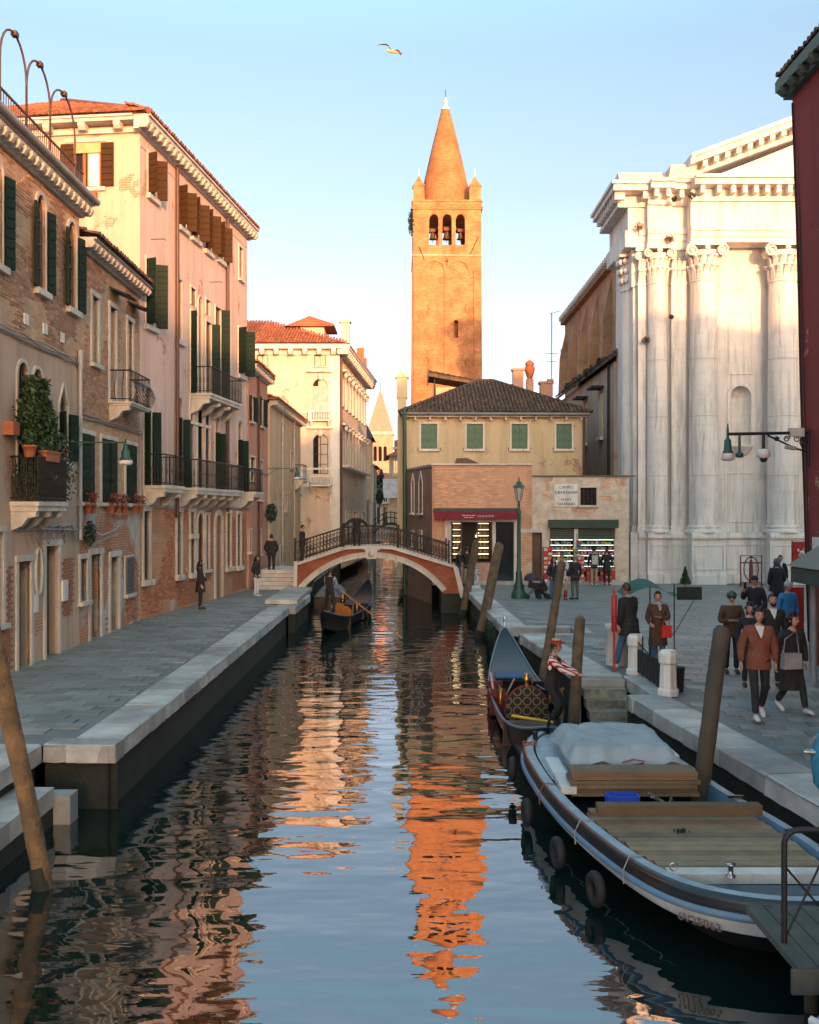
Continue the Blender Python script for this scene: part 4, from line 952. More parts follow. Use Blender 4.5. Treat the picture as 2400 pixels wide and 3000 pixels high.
def far_house(x0, x1, Y, H, D, m, label, wins, roof=tileM, name='far_house', rh=1.0):
    f = Fac((x0, Y), (x1, Y), name, label, 'house')
    for a, b, c, d in wins: opening(f, a, b, c, d, 0, w=.07, bars=(1, 1), sill=.04)
    body(f, D, H, m); L_ = x1-x0
    q = MB(); q.add([(-.4, -.5, H), (L_+.4, -.5, H), (L_+.4, D, H), (-.4, D, H), (L_*.35, D*.5, H+rh), (L_*.65, D*.5, H+rh)], [(0, 1, 5, 4), (1, 2, 5), (2, 3, 4, 5), (3, 0, 4)]); q.build('roof', roof, f.e); return f
fh = far_house(-4.1, -1.9, 118, 7.2, 8, plF, 'far small house with white balcony and potted plants at the canal bend', [(1.0, 1.5, 4.6, 6.6), (1.0, 1.5, 2, 4), (.2, .6, 2, 4)])
q = MB(); q.box(.3, 2.1, -.6, 0, 4.4, 4.52); b_ = q.build('balcony', stoneW, fh.e)
for i in range(9): MB().box(.35+i*.22, .4+i*.22, -.58, -.54, 4.52, 5.3).build('baluster', stoneW, b_)
fh2 = far_house(-2.05, 1.2, 100, 9.0, 8, plE, 'far house with projecting red tiled eaves and a pale hanging banner', [(.4, .9, 7, 8.6), (2.2, 2.7, 4, 6)])
MB().box(-.6, 1.5, -.5, -.45, 5.0, 6.9).build('banner', M('white_banner', (.65, .68, .72), .8, bump=0), fh2.e).location = (0, 0, -.2)
q = MB(); q.box(.5, .9, 1.2, 1.8, 9, 10.7); q.build('chimney', terra, fh2.e); q = MB(); q.box(1.2, 1.6, 1.2, 1.8, 9, 11); q.build('chimney', terra, fh2.e)
fh3 = far_house(-7.5, -3.7, 104, 8.2, 10, plE, 'dim brown canal house below the distant bell tower, left of the bend', [(.6, 1.2, 4.6, 6.6), (2.0, 2.6, 4.6, 6.6), (.6, 1.2, 1.4, 3), (2.0, 2.6, 1.4, 3)])
for i, (x, y, z, s) in enumerate(((-3.3, 112, 6.3, 1.0), (-2.9, 97, 4.6, .7))):
    t = thing('garden_cypress' if i == 0 else 'garden_bush', ['dark narrow cypress on the canal terrace in the far distance', 'round green bush over the far canal wall'][i], 'tree' if i == 0 else 'bush', (x, y, z-1.2*s))
    leaves(t, 'crown', (0, 0, 1.6*s), (.5*s, .5*s, 1.7*s if i == 0 else .7), 500, leafD, .16); MB().tube([(0, 0, 0), (0, 0, 1)], .07, 5).build('trunk', woodM, t)
g = MB(); g.box(-4.3, -3.5, 84.2, 103.9, -2, 4.4); g.build('garden_wall', Mbrick('garden_wall_brick', (.26, .2, .16), (.34, .28, .22), (.3, .26, .22)), kind=None)
tag(bpy.data.objects['garden_wall'], 'dim brown garden wall along the far left side of the canal', 'wall')
# small iron footbridge far away
t = thing('far_footbridge', 'small arched iron footbridge with a dark railing and yellow detail, far along the canal', 'bridge', (0, 96, 0))
pts = [(-4 + 4.4*i/12, 1.1 + 1.3*math.sin(PI*i/12)) for i in range(13)]
q = MB(); q.prism(pts + [(p[0], p[1]-.25) for p in pts[::-1]], 0, 2, 'y'); q.build('deck', ironM, t)
for k, h in enumerate((.5, 1.0)): q = MB(); q.tube([(p[0], 0, p[1]+h) for p in pts], .045, 4); q.build('rail', ironM, t)
for p in pts: q = MB(); q.box(p[0]-.04, p[0]+.04, -.04, .04, p[1], p[1]+1.0); q.build('rail_post', ironM, t)
MB().box(-.9, .4, -.1, .0, .9, 1.5).build('yellow_sign', M('yellow_paint', (.65, .38, .03), .6, bump=0), t)
# long dim walls of the canal beyond the bridge on the left quay
q = thing('veranda', 'white glazed canopy and green domed street kiosk light beside the palace base', 'canopy', (-7.2, 63.5, 0))
m_ = MB(); m_.lathe([(.9, 0), (.75, .5), (0, .75)], 10, (0, 0, 5.3)); m_.box(-.85, .85, -.5, .5, 5.0, 5.3); m_.build('canopy_roof', M('canopy_white', (.6, .62, .62), .4, bump=0), q)
m_ = MB(); m_.tube([(0, 0, 0), (0, 0, 5)], .07, 6); m_.build('post', ironM, q)
m_ = MB(); m_.lathe([(.42, 0), (.36, .2), (0, .55)], 10, (.15, -2, 4.35)); m_.build('green_dome', M('verdigris', (.12, .38, .28), .5), q)
# ------------------------------------------------------------------ campo side
emW, _n, _p = newmat('lit_shelf_light'); _p.inputs['Emission Color'].default_value = (1, .78, .42, 1); _p.inputs['Emission Strength'].default_value = .55; _p.inputs['Base Color'].default_value = (.8, .7, .5, 1)
emC, _n, _p = newmat('cold_strip_light'); _p.inputs['Emission Color'].default_value = (.75, 1, .85, 1); _p.inputs['Emission Strength'].default_value = .45; _p.inputs['Base Color'].default_value = (.8, .9, .8, 1)
brH = Mbrick('pale_orange_brick', (.62, .33, .19), (.55, .27, .15), (.62, .48, .36), plaster=(.64, .52, .38), pthr=(.66, .72))
brH2 = Mbrick('plastered_brick', (.50, .22, .12), (.42, .22, .14), (.48, .38, .28), plaster=(.68, .57, .45), pthr=(.37, .42), ps=.9)
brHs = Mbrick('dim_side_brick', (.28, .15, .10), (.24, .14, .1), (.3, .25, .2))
H_ = Fac((1.06, 47.0), (5.78, 47.0), 'brick_shop_house', 'single storey orange brick shop house with a wine red awning and stone shop front', 'house')
H_.holes.append((H_.u(950), H_.u(1037), 1.0, HC+(1078-1098)*.02238-.02, 0)); H_.holes.append((H_.u(1044), H_.u(1082), 0.12, HC+(1078-1098)*.02238-.02, 0))
zt = HC-.448-.02
def fbox(F, name, px0, px1, z0, z1, y0, y1, mat, par=None):
    return MB().box(F.u(px0), F.u(px1), y0, y1, z0, z1).build(name, mat, par or F.e)
body(H_, 5, 5.62, brH, other=False)
sf = fbox(H_, 'shop_front', 937, 1093, zt, zt+.62, -.05, .02, stone)
for a, b in ((937, 950), (1037, 1044), (1082, 1093)): fbox(H_, 'stone_pier', a, b, 0, zt, -.05, .1, stone)
fbox(H_, 'stone_base', 950, 1037, .0, 1.0, -.03, .05, M('pink_marble', (.45, .25, .2), .4)); fbox(H_, 'threshold', 930, 1093, 0, .12, -.5, -.051, stone)
g = fbox(H_, 'display_window', 950, 1037, 1.0, 1.06, .1, .2, M('dark_green_frame', (.02, .045, .035), .5))
for a, b in ((950, 952.5), (971, 973.5), (1005, 1007.5), (1034.5, 1037)): fbox(H_, 'frame', a, b, 1.06, zt, .1, .2, MC['dark_green_frame'], g)
fbox(H_, 'pane', 950, 1037, 1.0, zt, .9, .93, darkM, g)
for a, b in ((955, 970), (1009, 1030)):
    for k in range(6):
        z = 1.2+k*.29; fbox(H_, 'lit_shelf', a, b, z+.19, z+.215, .28, .6, emW, g)
        for j in range(7):
            u = H_.u(a)+(j+.5)*(H_.u(b)-H_.u(a))/7; MB().box(u-.02, u+.02, .3, .36, z+.01, z+.07+RD.random()*.07).build('box', M('sweet_box_%d' % (j % 3), [(.4, .08, .05), (.5, .35, .2), (.12, .06, .04)][j % 3], .6, bump=0), g)
        fbox(H_, 'shelf', a, b, z-.015, z, .26, .6, woodM, g)
fbox(H_, 'shop_glass', 1044, 1082, .12, zt, .14, .16, glassM)
MB().box(H_.u(1003), H_.u(1006), .5, .6, 2.2, 2.3).build('hanging_lamp', emW, g); MB().box(H_.u(1006), H_.u(1010), .5, .6, 2.35, 2.42).build('hanging_lamp', emW, g)
# awning
wine = M('wine_red_awning', (.20, .012, .025), .75, bs=80)
aw = thing('shop_awning', 'wine red scalloped shop awning with white lettering under a dark roller box', 'awning', (0, 47, 0))
MB().box(1.12, 5.15, -.3, -.06, 3.35, 3.58).build('roller_box', M('dark_roller', (.05, .05, .05), .6), aw)
q = MB(); n = 26; L0, L1 = 1.16, 5.12
for i in range(n):
    a, b = L0+(L1-L0)*i/n, L0+(L1-L0)*(i+1)/n; q.prism([(a, 3.34), (b, 3.34), (b, 3.06), ((a+b)/2, 3.01), (a, 3.06)], -.42, -.40, 'y')
q.add([(L0, -.3, 3.42), (L1, -.3, 3.42), (L1, -.41, 3.34), (L0, -.41, 3.34)], [(0, 1, 2, 3)])
q.build('awning_cloth', wine, aw)
wht = M('white_print', (.7, .68, .64), .7, bump=0)
text('lettering', 'CHOCOLATES', .12, (3.55, -.425, 3.2), wht, aw)
for k, (x0_, x1_) in enumerate(((2.45, 2.62), (2.65, 2.86), (2.89, 3.08), (2.55, 2.74), (2.78, 2.98))): MB().box(x0_, x1_, -.424, -.421, (3.225 if k < 3 else 3.135), (3.255 if k < 3 else 3.16)).build('small_print', wht, aw)
lay_bricks(H_.e, .12, H_.L-.1, 3.62, 5.5, H_.holes, brickO, lambda x, z: True, 300)
MB().box(-.06, H_.L+.02, -.08, .3, 5.62, 5.68).build('white_flashing', stoneW, H_.e)
MB().add([(0, .3, 5.6), (H_.L, .3, 5.6), (H_.L, 5, 5.6), (0, 5, 5.6)], [(0, 1, 2, 3)]).build('roof', tileO, H_.e)
MB().prism([(1.1, 5.6), (2.6, 5.6), (1.7, 6.0), (1.2, 5.98)], .9, 1.6, 'y').build('skylight', pipeM, H_.e)
# its canal side, going away to the left
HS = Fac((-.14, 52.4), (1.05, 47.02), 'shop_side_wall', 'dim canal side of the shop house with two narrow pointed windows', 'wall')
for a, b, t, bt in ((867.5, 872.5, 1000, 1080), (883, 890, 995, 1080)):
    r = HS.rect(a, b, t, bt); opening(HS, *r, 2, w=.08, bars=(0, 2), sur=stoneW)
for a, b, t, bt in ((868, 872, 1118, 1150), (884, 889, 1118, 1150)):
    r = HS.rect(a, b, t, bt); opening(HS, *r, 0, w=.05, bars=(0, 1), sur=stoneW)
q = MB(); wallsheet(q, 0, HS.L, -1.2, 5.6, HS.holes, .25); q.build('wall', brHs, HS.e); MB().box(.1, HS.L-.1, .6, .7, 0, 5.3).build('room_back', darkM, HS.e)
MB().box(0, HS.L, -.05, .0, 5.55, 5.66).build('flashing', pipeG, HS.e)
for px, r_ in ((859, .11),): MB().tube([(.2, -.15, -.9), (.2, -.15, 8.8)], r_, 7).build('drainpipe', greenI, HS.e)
# low plastered wall with the souvenir shop
N_ = Fac((5.79, 47.05), (10.35, 47.05), 'souvenir_shop', 'low crumbling plaster shop front with a street name plate, green shutters and lit shelves', 'shop')
s0, s1 = N_.u(1157), N_.u(1294); d0, d1 = N_.u(1098), N_.u(1141.5)
N_.holes.append((s0, s1, .35, 2.12, 0))
opening(N_, d0, d1, 0.1, HC+(1078-1121)*.02238, 0, style='door', w=.17, sill=0, pname='door', bars=(0, 2), fm=M('old_brown_door', (.14, .09, .05), .8, streak=.5), y=.14)
opening(N_, N_.u(1222), N_.u(1256), 3.72, 4.55, 0, bars=(3, 4), w=.05, fm=ironM)
body(N_, 4, 5.1, brH2, other=False)
lay_bricks(N_.e, .1, N_.L-.05, 3.2, 5.0, N_.holes + [(N_.u(1168), N_.u(1217), 3.75, 4.65)], brickO, lambda x, z: noise.noise((x*1.6, z*2.6, 5.3)) > .28, 120)
MB().box(0, N_.L+.3, -.05, .25, 5.06, 5.13).build('wall_cap', M('mossy_cap', (.13, .13, .09), .9), N_.e)
gb = M('dark_green_roller', (.022, .06, .045), .5)
for k in range(3): fbox(N_, 'shutter_box_board', 1154, 1300, 2.66+k*.13, 2.66+(k+1)*.13-.01, -.35, -.02, gb)
for k in range(5): fbox(N_, 'roller_slat', 1158, 1294, 2.14+k*.10, 2.14+(k+1)*.10-.008, -.12+.0, -.06, gb)
fbox(N_, 'shop_interior', 1157, 1294, .35, 2.12, .9, 1.0, M('shop_back', (.30, .36, .32), .8))
sp_ = fbox(N_, 'stall_pillar', 1208, 1216, 0, 2.6, -.2, -.05, stoneW)
cols = [(.5, .05, .05), (.1, .2, .5), (.6, .5, .1), (.08, .3, .12), (.6, .6, .6), (.5, .15, .35), (.6, .3, .08)]
gm = [M('goods_%d' % i, c, .5, bump=0) for i, c in enumerate(cols)]
for k in range(6):
    z = .62+k*.25
    for a, b in ((1159, 1206), (1218, 1292)):
        sh = fbox(N_, 'shelf', a, b, z-.02, z, -.03, .45, pipeG); fbox(N_, 'strip_light', a, b, z+.205, z+.225, -.02, .0, emC, sh)
        u = N_.u(a)+.03
        while u < N_.u(b)-.08:
            wd = RD.uniform(.035, .07)
            if RD.random() < .85:
                q = MB()
                if RD.random() < .5: q.box(u, u+wd, .03, .14, z, z+RD.uniform(.07, .18))
                else: q.lathe([(wd*.5, 0), (wd*.5, .1), (wd*.2, .13), (wd*.2, .16)], 6, (u+wd/2, .08, z))
                q.build('souvenir', RD.choice(gm), sh)
            u += wd+.01
def name_plate():
    t = thing('street_name_plate', 'white painted street name plate with black lettering on the plaster wall', 'sign', (0, 47.05, 0))
    x0, x1 = (1168-862.5)*.02238, (1217-862.5)*.02238
    MB().box(x0, x1, -.03, -.004, 4.16, 4.72).build('upper_panel', stoneW, t); MB().box(x0, x1, -.03, -.004, 3.66, 4.15).build('lower_panel', stoneW, t)
    lk = M('sign_black', (.06, .055, .05), .8, bump=0); c = (x0+x1)/2
    for s, z, h in (('CAMPO', 4.56, .19), ('S.BARNABA', 4.32, .21), ('PONTE', 3.98, .15), ('S.BARNABA', 3.78, .17)): text('lettering', s, h, (c, -.034, z), lk, t)
name_plate()
# red goods bins, postcard racks
redM = M('red_rack_paint', (.50, .035, .025), .5)
def rack(x0, x1, y, h, label, cat='rack', goods=True):
    t = thing('postcard_rack' if h > 1.2 else 'goods_bin', label, cat, ((x0+x1)/2, y, 0)); w_ = (x1-x0)/2
    q = MB(); q.box(-w_, w_, -.12, .12, .05, h); q.build('frame', redM, t)
    n = max(2, int((x1-x0)/.16)); m_ = max(2, int(h/.2))
    for i in range(n):
        for j in range(m_):
            MB().cbox((-w_+(i+.5)*2*w_/n, -.13, .1+(j+.5)*(h-.1)/m_), (1.5*w_/n, .03, (h-.1)/m_*.6)).build('card', [wht, wht, gm[0], gm[6], gm[4]][(i*3+j*2) % 5] if h > 1.2 else [gm[0], redM, gm[0], gm[4], gm[6]][(i+j*2) % 5], t)
rack(6.25, 6.68, 46.7, 1.75, 'tall red rack of postcards beside the old brown door'); rack(7.85, 8.15, 46.65, 1.35, 'narrow red rack by the pillar of the souvenir shop')
rack(8.25, 8.75, 46.6, .82, 'left red bin of small goods below the lit shelves', 'bin'); rack(8.9, 9.6, 46.6, .8, 'right red bin of small goods below the lit shelves', 'bin')
hp = thing('hanging_goods', 'bunch of hanging bags and hats at the shop pillar', 'goods', (7.85, 46.75, 1.5))
for i in range(9): MB().ball((jit(.12), jit(.06), .5-i*.16), (.1, .07, .09), 7, 5).build('bag', gm[i % 7], hp)
MB().tube([(0, 0, -.9), (0, 0, .9)], .02, 5).build('pole', ironM, hp)
# stone ledge along the shops
q = thing('stone_ledge', 'low worn stone step running along the foot of the shop fronts', 'step')
for i in range(7): MB().box(1.3+i*1.28, 1.3+(i+1)*1.28-.012, 46.35, 46.9 if i < 2 else 46.97, .01, .16).build('step_stone', stoneK, q)
# ---- yellow house
I_ = Fac((-.25, 53.0), (9.32, 53.0), 'yellow_house', 'cream yellow house with four green shuttered windows and an old tiled hip roof', 'house')
for k, (a, b) in enumerate(((887, 921), (983, 1017), (1077.5, 1111), (1171.5, 1204))):
    r = I_.rect(a, b, 892.5, 945); opening(I_, *r, w=.09, sur=stoneW, sill=.09, bars=(0, 0))
    hw = (r[1]-r[0])/2
    for s, x in ((1, r[0]+.01), (-1, r[1]-.01)):
        o = shutter(I_, x, r[2]+.02, r[3]-.02, hw-.012, s, 0, shutG, y=.055 if s > 0 else .035, bh=.4)
    for x in (r[0]-.16, r[1]+.16): MB().box(x-.02, x+.02, -.05, 0, r[2]-.05, r[2]+.06).build('shutter_catch', ironM, I_.e)
body(I_, 10, 8.5, plI)
q = MB(); q.box(-.1, I_.L+.1, -.32, .05, 8.42, 8.52); q.build('eaves_board', stone, I_.e)
for i in range(12): MB().box(.5+i*.8, .6+i*.8, -.3, 0, 8.26, 8.419).build('rafter_end', stone, I_.e)
MB().tube([(-.2, -.42, 8.6), (I_.L+.2, -.42, 8.56)], .09, 7).build('gutter', M('green_grey_gutter', (.2, .21, .19), .5), I_.e)
MB().tube([(I_.u(1229), -.12, 8.4), (I_.u(1229), -.12, 4.9)], .07, 7).build('drainpipe', pipeM, I_.e)
L = I_.L; D = 10.; zr = 8.62; rise = 2.35; pk = 4.6
r = MB(); r.add([(-.3, -.45, zr), (L+.3, -.45, zr), (L+.3, D, zr), (-.3, D, zr), (pk-.3, D/2, zr+rise), (pk+.5, D/2, zr+rise)], [(0, 1, 5, 4), (1, 2, 5), (2, 3, 4, 5), (3, 0, 4)]); r.build('roof', tileO, I_.e)
sl_ = math.hypot(5.45, rise); W_ = L+.6
tiles(I_.e, (-.3, -.45, zr+.03), (1, 0, 0), (0, 5.45, rise), lambda a, b: b < sl_*min(a/(pk), (W_-a)/(W_-pk-.8), 1), W_, sl_, tileO, 300)
for x0, x1 in ((-.3, pk-.3), (L+.3, pk+.5)): MB().tube([(x0, -.45, zr+.08), (x1, D/2, zr+rise+.08)], .1, 6).build('hip_tiles', tileO, I_.e)
MB().tube([(pk-.3, D/2, zr+rise+.08), (pk+.5, D/2, zr+rise+.08)], .1, 6).build('ridge_tiles', tileO, I_.e)
al = thing('roof_loft', 'dark tiled loft roof rising behind the yellow house roof', 'roof', (1.7, 60, 0))
q = MB(); q.box(-.1, 3, 0, 2, 9.5, 10.9); q.build('loft_wall', plI, al)
q = MB(); q.prism([(-.55, 11.75), (3.4, 11.0), (3.4, 10.85), (-.55, 11.5)], -.5, 2.4, 'y'); q.build('loft_roof', tileO, al)
MB().prism([(-.6, 11.3), (-.56, 11.3), (-.56, 12.0), (-.6, 12.0)], -.5, 2.4, 'y').build('gable_board', ironM, al)
tiles(al, (-.55, -.52, 11.76), (0, 1, 0), (3.95, 0, -.75), lambda a, b: True, 2.9, 4.0, tileO, 0)
MB().tube([(-.2, 0, 9), (-.2, 0, 11.4)], .06, 5).build('post', ironM, al)
def chimney(x, y, z0, z1, w_, kind, label, mat=plI):
    t = thing('chimney', label, 'chimney', (x, y, 0)); q = MB()
    q.box(-w_/2, w_/2, -w_/2, w_/2, z0, z1); q.build('shaft', mat, t)
    q = MB()
    if kind == 0: q.box(-w_*.62, w_*.62, -w_*.62, w_*.62, z1, z1+.12)
    elif kind == 1: q.lathe([(w_*.35, 0), (w_*.72, .5), (w_*.72, .7), (w_*.5, .72)], 10, (0, 0, z1)); 
    else: q.box(-w_*.65, w_*.65, -w_*.6, w_*.6, z1, z1+.1); q.prism([(-w_*.6, z1+.1), (w_*.6, z1+.1), (0, z1+.5)], -w_*.6, w_*.6, 'y')
    q.build('cap', terra if kind != 0 else mat, t)
    if kind == 1: q = MB(); q.lathe([(w_*.5, .72), (w_*.62, .8), (w_*.62, .95), (w_*.2, 1.1)], 8, (0, 0, z1)); q.build('cowl', terra, t)
    return t
pinkp = Mplaster('pink_chimney_plaster', (.62, .38, .28), (.5, .3, .22))
chimney(6.3, 58, 9.5, 11.6, .6, 0, 'short square pink chimney right of the yellow roof peak', pinkp)
chimney(7.05, 58.5, 9.3, 11.2, .42, 1, 'tall flared Venetian chimney pot, right of the yellow roof', pinkp)
chimney(8.2, 60, 9, 11.1, .7, 0, 'low blocky pink chimney next to the brick church', pinkp); chimney(8.6, 61, 9, 11.4, .3, 0, 'thin pink flue just left of the brick church wall', pinkp)
an = thing('tv_antenna', 'thin tall television antenna above the chimneys near the church', 'antenna', (8.7, 61, 0)); q = MB(); q.tube([(0, 0, 11), (0, 0, 15.6)], .035, 4); q.tube([(-.15, 0, 15.5), (.5, 0, 15.7)], .02, 4); q.tube([(-.3, 0, 12.6), (.3, 0, 12.6)], .02, 4); q.tube([(-.4, 0, 13.1), (.4, 0, 13.1)], .02, 4); q.build('mast', pipeG, an)
# chimney tower and house left of the yellow one
q = Fac((-.66, 54), (-.28, 54), 'canal_corner_house', 'thin cream canal house with a bell shaped chimney left of the yellow house', 'house')
body(q, 30, 8.1, plI); m_ = MB(); m_.box(.0, .5, .1, .9, 8.1, 9.6); m_.box(-.05, .55, .05, .95, 9.6, 10.7); m_.prism([(-.12, 10.7), (.62, 10.7), (.25, 11.1)], .0, 1.0, 'y'); m_.build('chimney', plI, q.e)
for z in (6.8, 5.4): MB().box(-.25, .0, -.1, .4, z, z+.12).build('bracket', stone, q.e)
# ---- bell tower
brT = Mbrick('tower_brick', (.62, .27, .105), (.40, .155, .055), (.56, .33, .19), .30, .085, .014, dirt=.35)
brS = Mbrick('spire_brick', (.50, .20, .07), (.36, .13, .045), (.44, .24, .12), .30, .12, .018, dirt=.45)
def tower():
    T = thing('bell_tower', 'tall square orange brick bell tower with three bell openings and a conical brick spire', 'bell tower', (2.72, 72, 0), rad(.6))
    w0, w1 = 2.62, 2.46; zt = 25.35; hs = [(-1.38, -.66, 22.35, 24.95, 1), (-.36, .36, 22.35, 24.95, 1), (.66, 1.38, 22.35, 24.95, 1), (.52, .84, 16.0, 17.3, 1)]
    def face(flip):
        mb = MB(); wallsheet(mb, -w0, w0, -.05, zt, hs if not flip else hs[:3], .55); return mb
    allm = MB()
    for k in range(4):
        mb = face(k > 0); a = k*PI/2; c, s = math.cos(a), math.sin(a)
        vs = []
        for x, y, z in mb.v:
            f = 1 - (1-w1/w0)*z/zt; X, Y = x*f, -w0*f + y
            vs.append((X*c-Y*s, X*s+Y*c+w0, z))
        allm.add(vs, mb.f)
    allm.build('shaft', brT, T)
    q = MB(); q.box(-1.9, 1.9, .7, 4.5, 21.9, 22.3); q.box(-2.0, 2.0, .6, 4.6, 24.98, 25.3); q.box(-1.8, 1.8, .8, .85, 15.6, 17.6); q.build('belfry_floor', brT, T)
    def wf(z): return w0*(1-(1-w1/w0)*z/zt)
    # parapet in the openings, colonnettes, arch rings, stringcourses
    for i, x in enumerate((-1.02, 0, 1.02)):
        MB().box(x-.38, x+.38, .22, .4, 22.3, 22.75).build('parapet', brT, T)
        q = MB(); inn = arcpts(x-.38, x+.38, 24.6, .38, 10); out = arcpts(x-.5, x+.5, 24.6, .5, 10)
        for j in range(10):
            c_ = [inn[j], inn[j+1], out[j+1], out[j]]; q.add([(p[0], .10, p[1]) for p in c_] + [(p[0], .3, p[1]) for p in c_], [(0, 1, 2, 3), (3, 2, 6, 7)])
        q.build('arch_ring', brT, T)
    for x in (-.52, .52):
        q = MB(); q.lathe([(.1, 0), (.1, .08), (.085, .1), (.075, 1.5), (.1, 1.55), (.14, 1.68), (.14, 1.75)], 10, (x, .3, 22.3)); q.build('colonnette', stoneW, T)
    for z, p, h in ((21.95, .05, .05), (25.3, .1, .12), (25.42, .14, .1), (25.85, .1, .12)):
        w_ = wf(z)+p; q = MB(); q.box(-w_, w_, w0-w_, w0+w_, z, z+h); q.build('string_course', stone if z < 25 else brT, T)
    w_ = wf(25.4)+.03; q = MB(); q.box(-w_, w_, w0-w_, w0+w_, 25.35, 25.98); q.build('attic', brT, T)
    for i in range(22): x = -w_+.1+i*(2*w_-.2)/21; MB().prism([(x-.09, 25.56), (x+.09, 25.56), (x+.05, 25.7), (x, 25.75), (x-.05, 25.7)], w0-w_-.05, w0-w_-.002, 'y').build('corbel_arch', brT, T)
    # blind arcades
    for zc, r_, xs in ((21.0, .62, (-.86, .86)), ):
        for x in xs:
            q = MB(); inn = arcpts(x-r_, x+r_, zc-.1, r_, 12); out = arcpts(x-r_-.13, x+r_+.13, zc-.1, r_+.13, 12)
            for j in range(12):
                c_ = [inn[j], inn[j+1], out[j+1], out[j]]; yf = w0-wf(zc); q.add([(p[0], yf-.11, p[1]) for p in c_] + [(p[0], yf+.03, p[1]) for p in c_], [(0, 1, 2, 3), (0, 4, 5, 1), (3, 2, 6, 7)])
            q.build('blind_arch', brT, T)
    for x, wd in ((-2.25, .5), (0, .42), (2.25, .5)):
        q = MB(); yt, yb = w0-wf(20.9), w0-wf(1); f = wf(20.9)/wf(1)
        q.add([(x-wd/2, yb-.1, 1), (x+wd/2, yb-.1, 1), ((x+wd/2)*f, yt-.1, 20.9), ((x-wd/2)*f, yt-.1, 20.9), (x-wd/2, yb+.05, 1), (x+wd/2, yb+.05, 1), ((x+wd/2)*f, yt+.05, 20.9), ((x-wd/2)*f, yt+.05, 20.9)],
              [(0, 1, 2, 3), (0, 3, 7, 4), (1, 5, 6, 2), (3, 2, 6, 7)]); q.build('pilaster_strip', brT, T)
    for z in (18.1, 14.3, 10.8):
        for s in (-1, 1):
            q = MB(); yf = w0-wf(z); q.tube([(s*(1.45-.14*math.sin(PI*k/6)), yf-.03, z-.28+.56*k/6) for k in range(7)], .05, 4); q.build('arch_stub', brT, T)
    q = MB(); yf = w0-wf(21.3); q.box(-.03, .03, yf-.09, yf-.04, 21.2, 21.75); q.box(-.14, .14, yf-.09, yf-.04, 21.5, 21.56); q.build('iron_cross', ironM, T)
    for a, b in (((-2.0, 22.55), (-1.65, 21.65)), ((2.25, 23.3), (1.65, 22.0))):
        MB().tube([(a[0], w0-wf(22)-.04, a[1]), (b[0], w0-wf(22)-.04, b[1])], .03, 4).build('tie_rod', ironM, T)
    # spire
    q = MB(); q.lathe([(1.78, 0), (1.83, .5), (1.8, 1.2), (1.46, 2.8), (1.0, 4.8), (.3, 7.55)], 32, (0, w0, 25.95)); q.build('spire', brS, T)
    q = MB(); q.lathe([(.34, 0), (.34, .12), (.2, .22), (.13, .5), (.17, .62), (.13, .75), (.08, .85), (.12, .92), (.0, 1.0)], 12, (0, w0, 33.45)); q.build('finial', stoneW, T)
    MB().tube([(0, w0, 34.3), (0, w0, 35.0)], .025, 5).build('weather_rod', ironM, T)
    for sx in (-1, 1):
        for sy in (0, 1):
            x, y = sx*(w_-.45), w0+(-1 if sy == 0 else 1)*(w_-.45); q = MB(); q.box(x-.4, x+.4, y-.4, y+.4, 25.98, 27.0)
            q.add([(x-.46, y-.46, 27.0), (x+.46, y-.46, 27.0), (x+.46, y+.46, 27.0), (x-.46, y+.46, 27.0), (x, y, 27.85)], [(0, 1, 4), (1, 2, 4), (2, 3, 4), (3, 0, 4), (3, 2, 1, 0)]); tq = q.build('corner_turret', brT, T)
            q = MB(); q.lathe([(.09, 0), (.05, .1), (.09, .2), (.03, .3), (.015, .6)], 8, (x, y, 27.8)); q.build('pinnacle', stoneW, tq)
    bronze = M('bronze', (.16, .11, .05), .5, metal=.6, bump=.1)
    for i, x in enumerate((-1.02, 0, 1.02)):
        t = thing('church_bell', ['left', 'middle', 'right'][i] + ' one of the three bronze bells hanging in the tower openings', 'bell', (2.72+x, 73.0, 23.35), 0, 'bells in the tower')
        k = 1.15 if i == 1 else 1
        q = MB(); q.lathe([(.0, .52*k), (.1*k, .5*k), (.16*k, .4*k), (.19*k, .2*k), (.24*k, .05), (.30*k, 0), (.27*k, -.0)], 14); q.build('bell_body', bronze, t)
        q = MB(); q.box(-.22, .22, -.08, .08, .55*k, .72*k); q.build('headstock', M('red_headstock', (.22, .07, .04), .7), t)
        MB().tube([(0, 0, .3), (0, 0, -.22)], .025, 5).build('clapper', ironM, t)
        MB().box(-.7, .7, -.04, .04, .73*k, .8*k).build('beam', ironM, t)
    v = thing('wall_shrub', 'dark shrub growing from the left edge of the bell tower below the cornice', 'plant', (.15, 72.3, 24.4))
    leaves(v, 'foliage', (0, 0, 0), (.28, .4, 1.0), 420, leafD, .09); MB().tube([(.1, 0, -.4), (0, 0, .4)], .03, 4).build('stem', woodM, v)
tower()
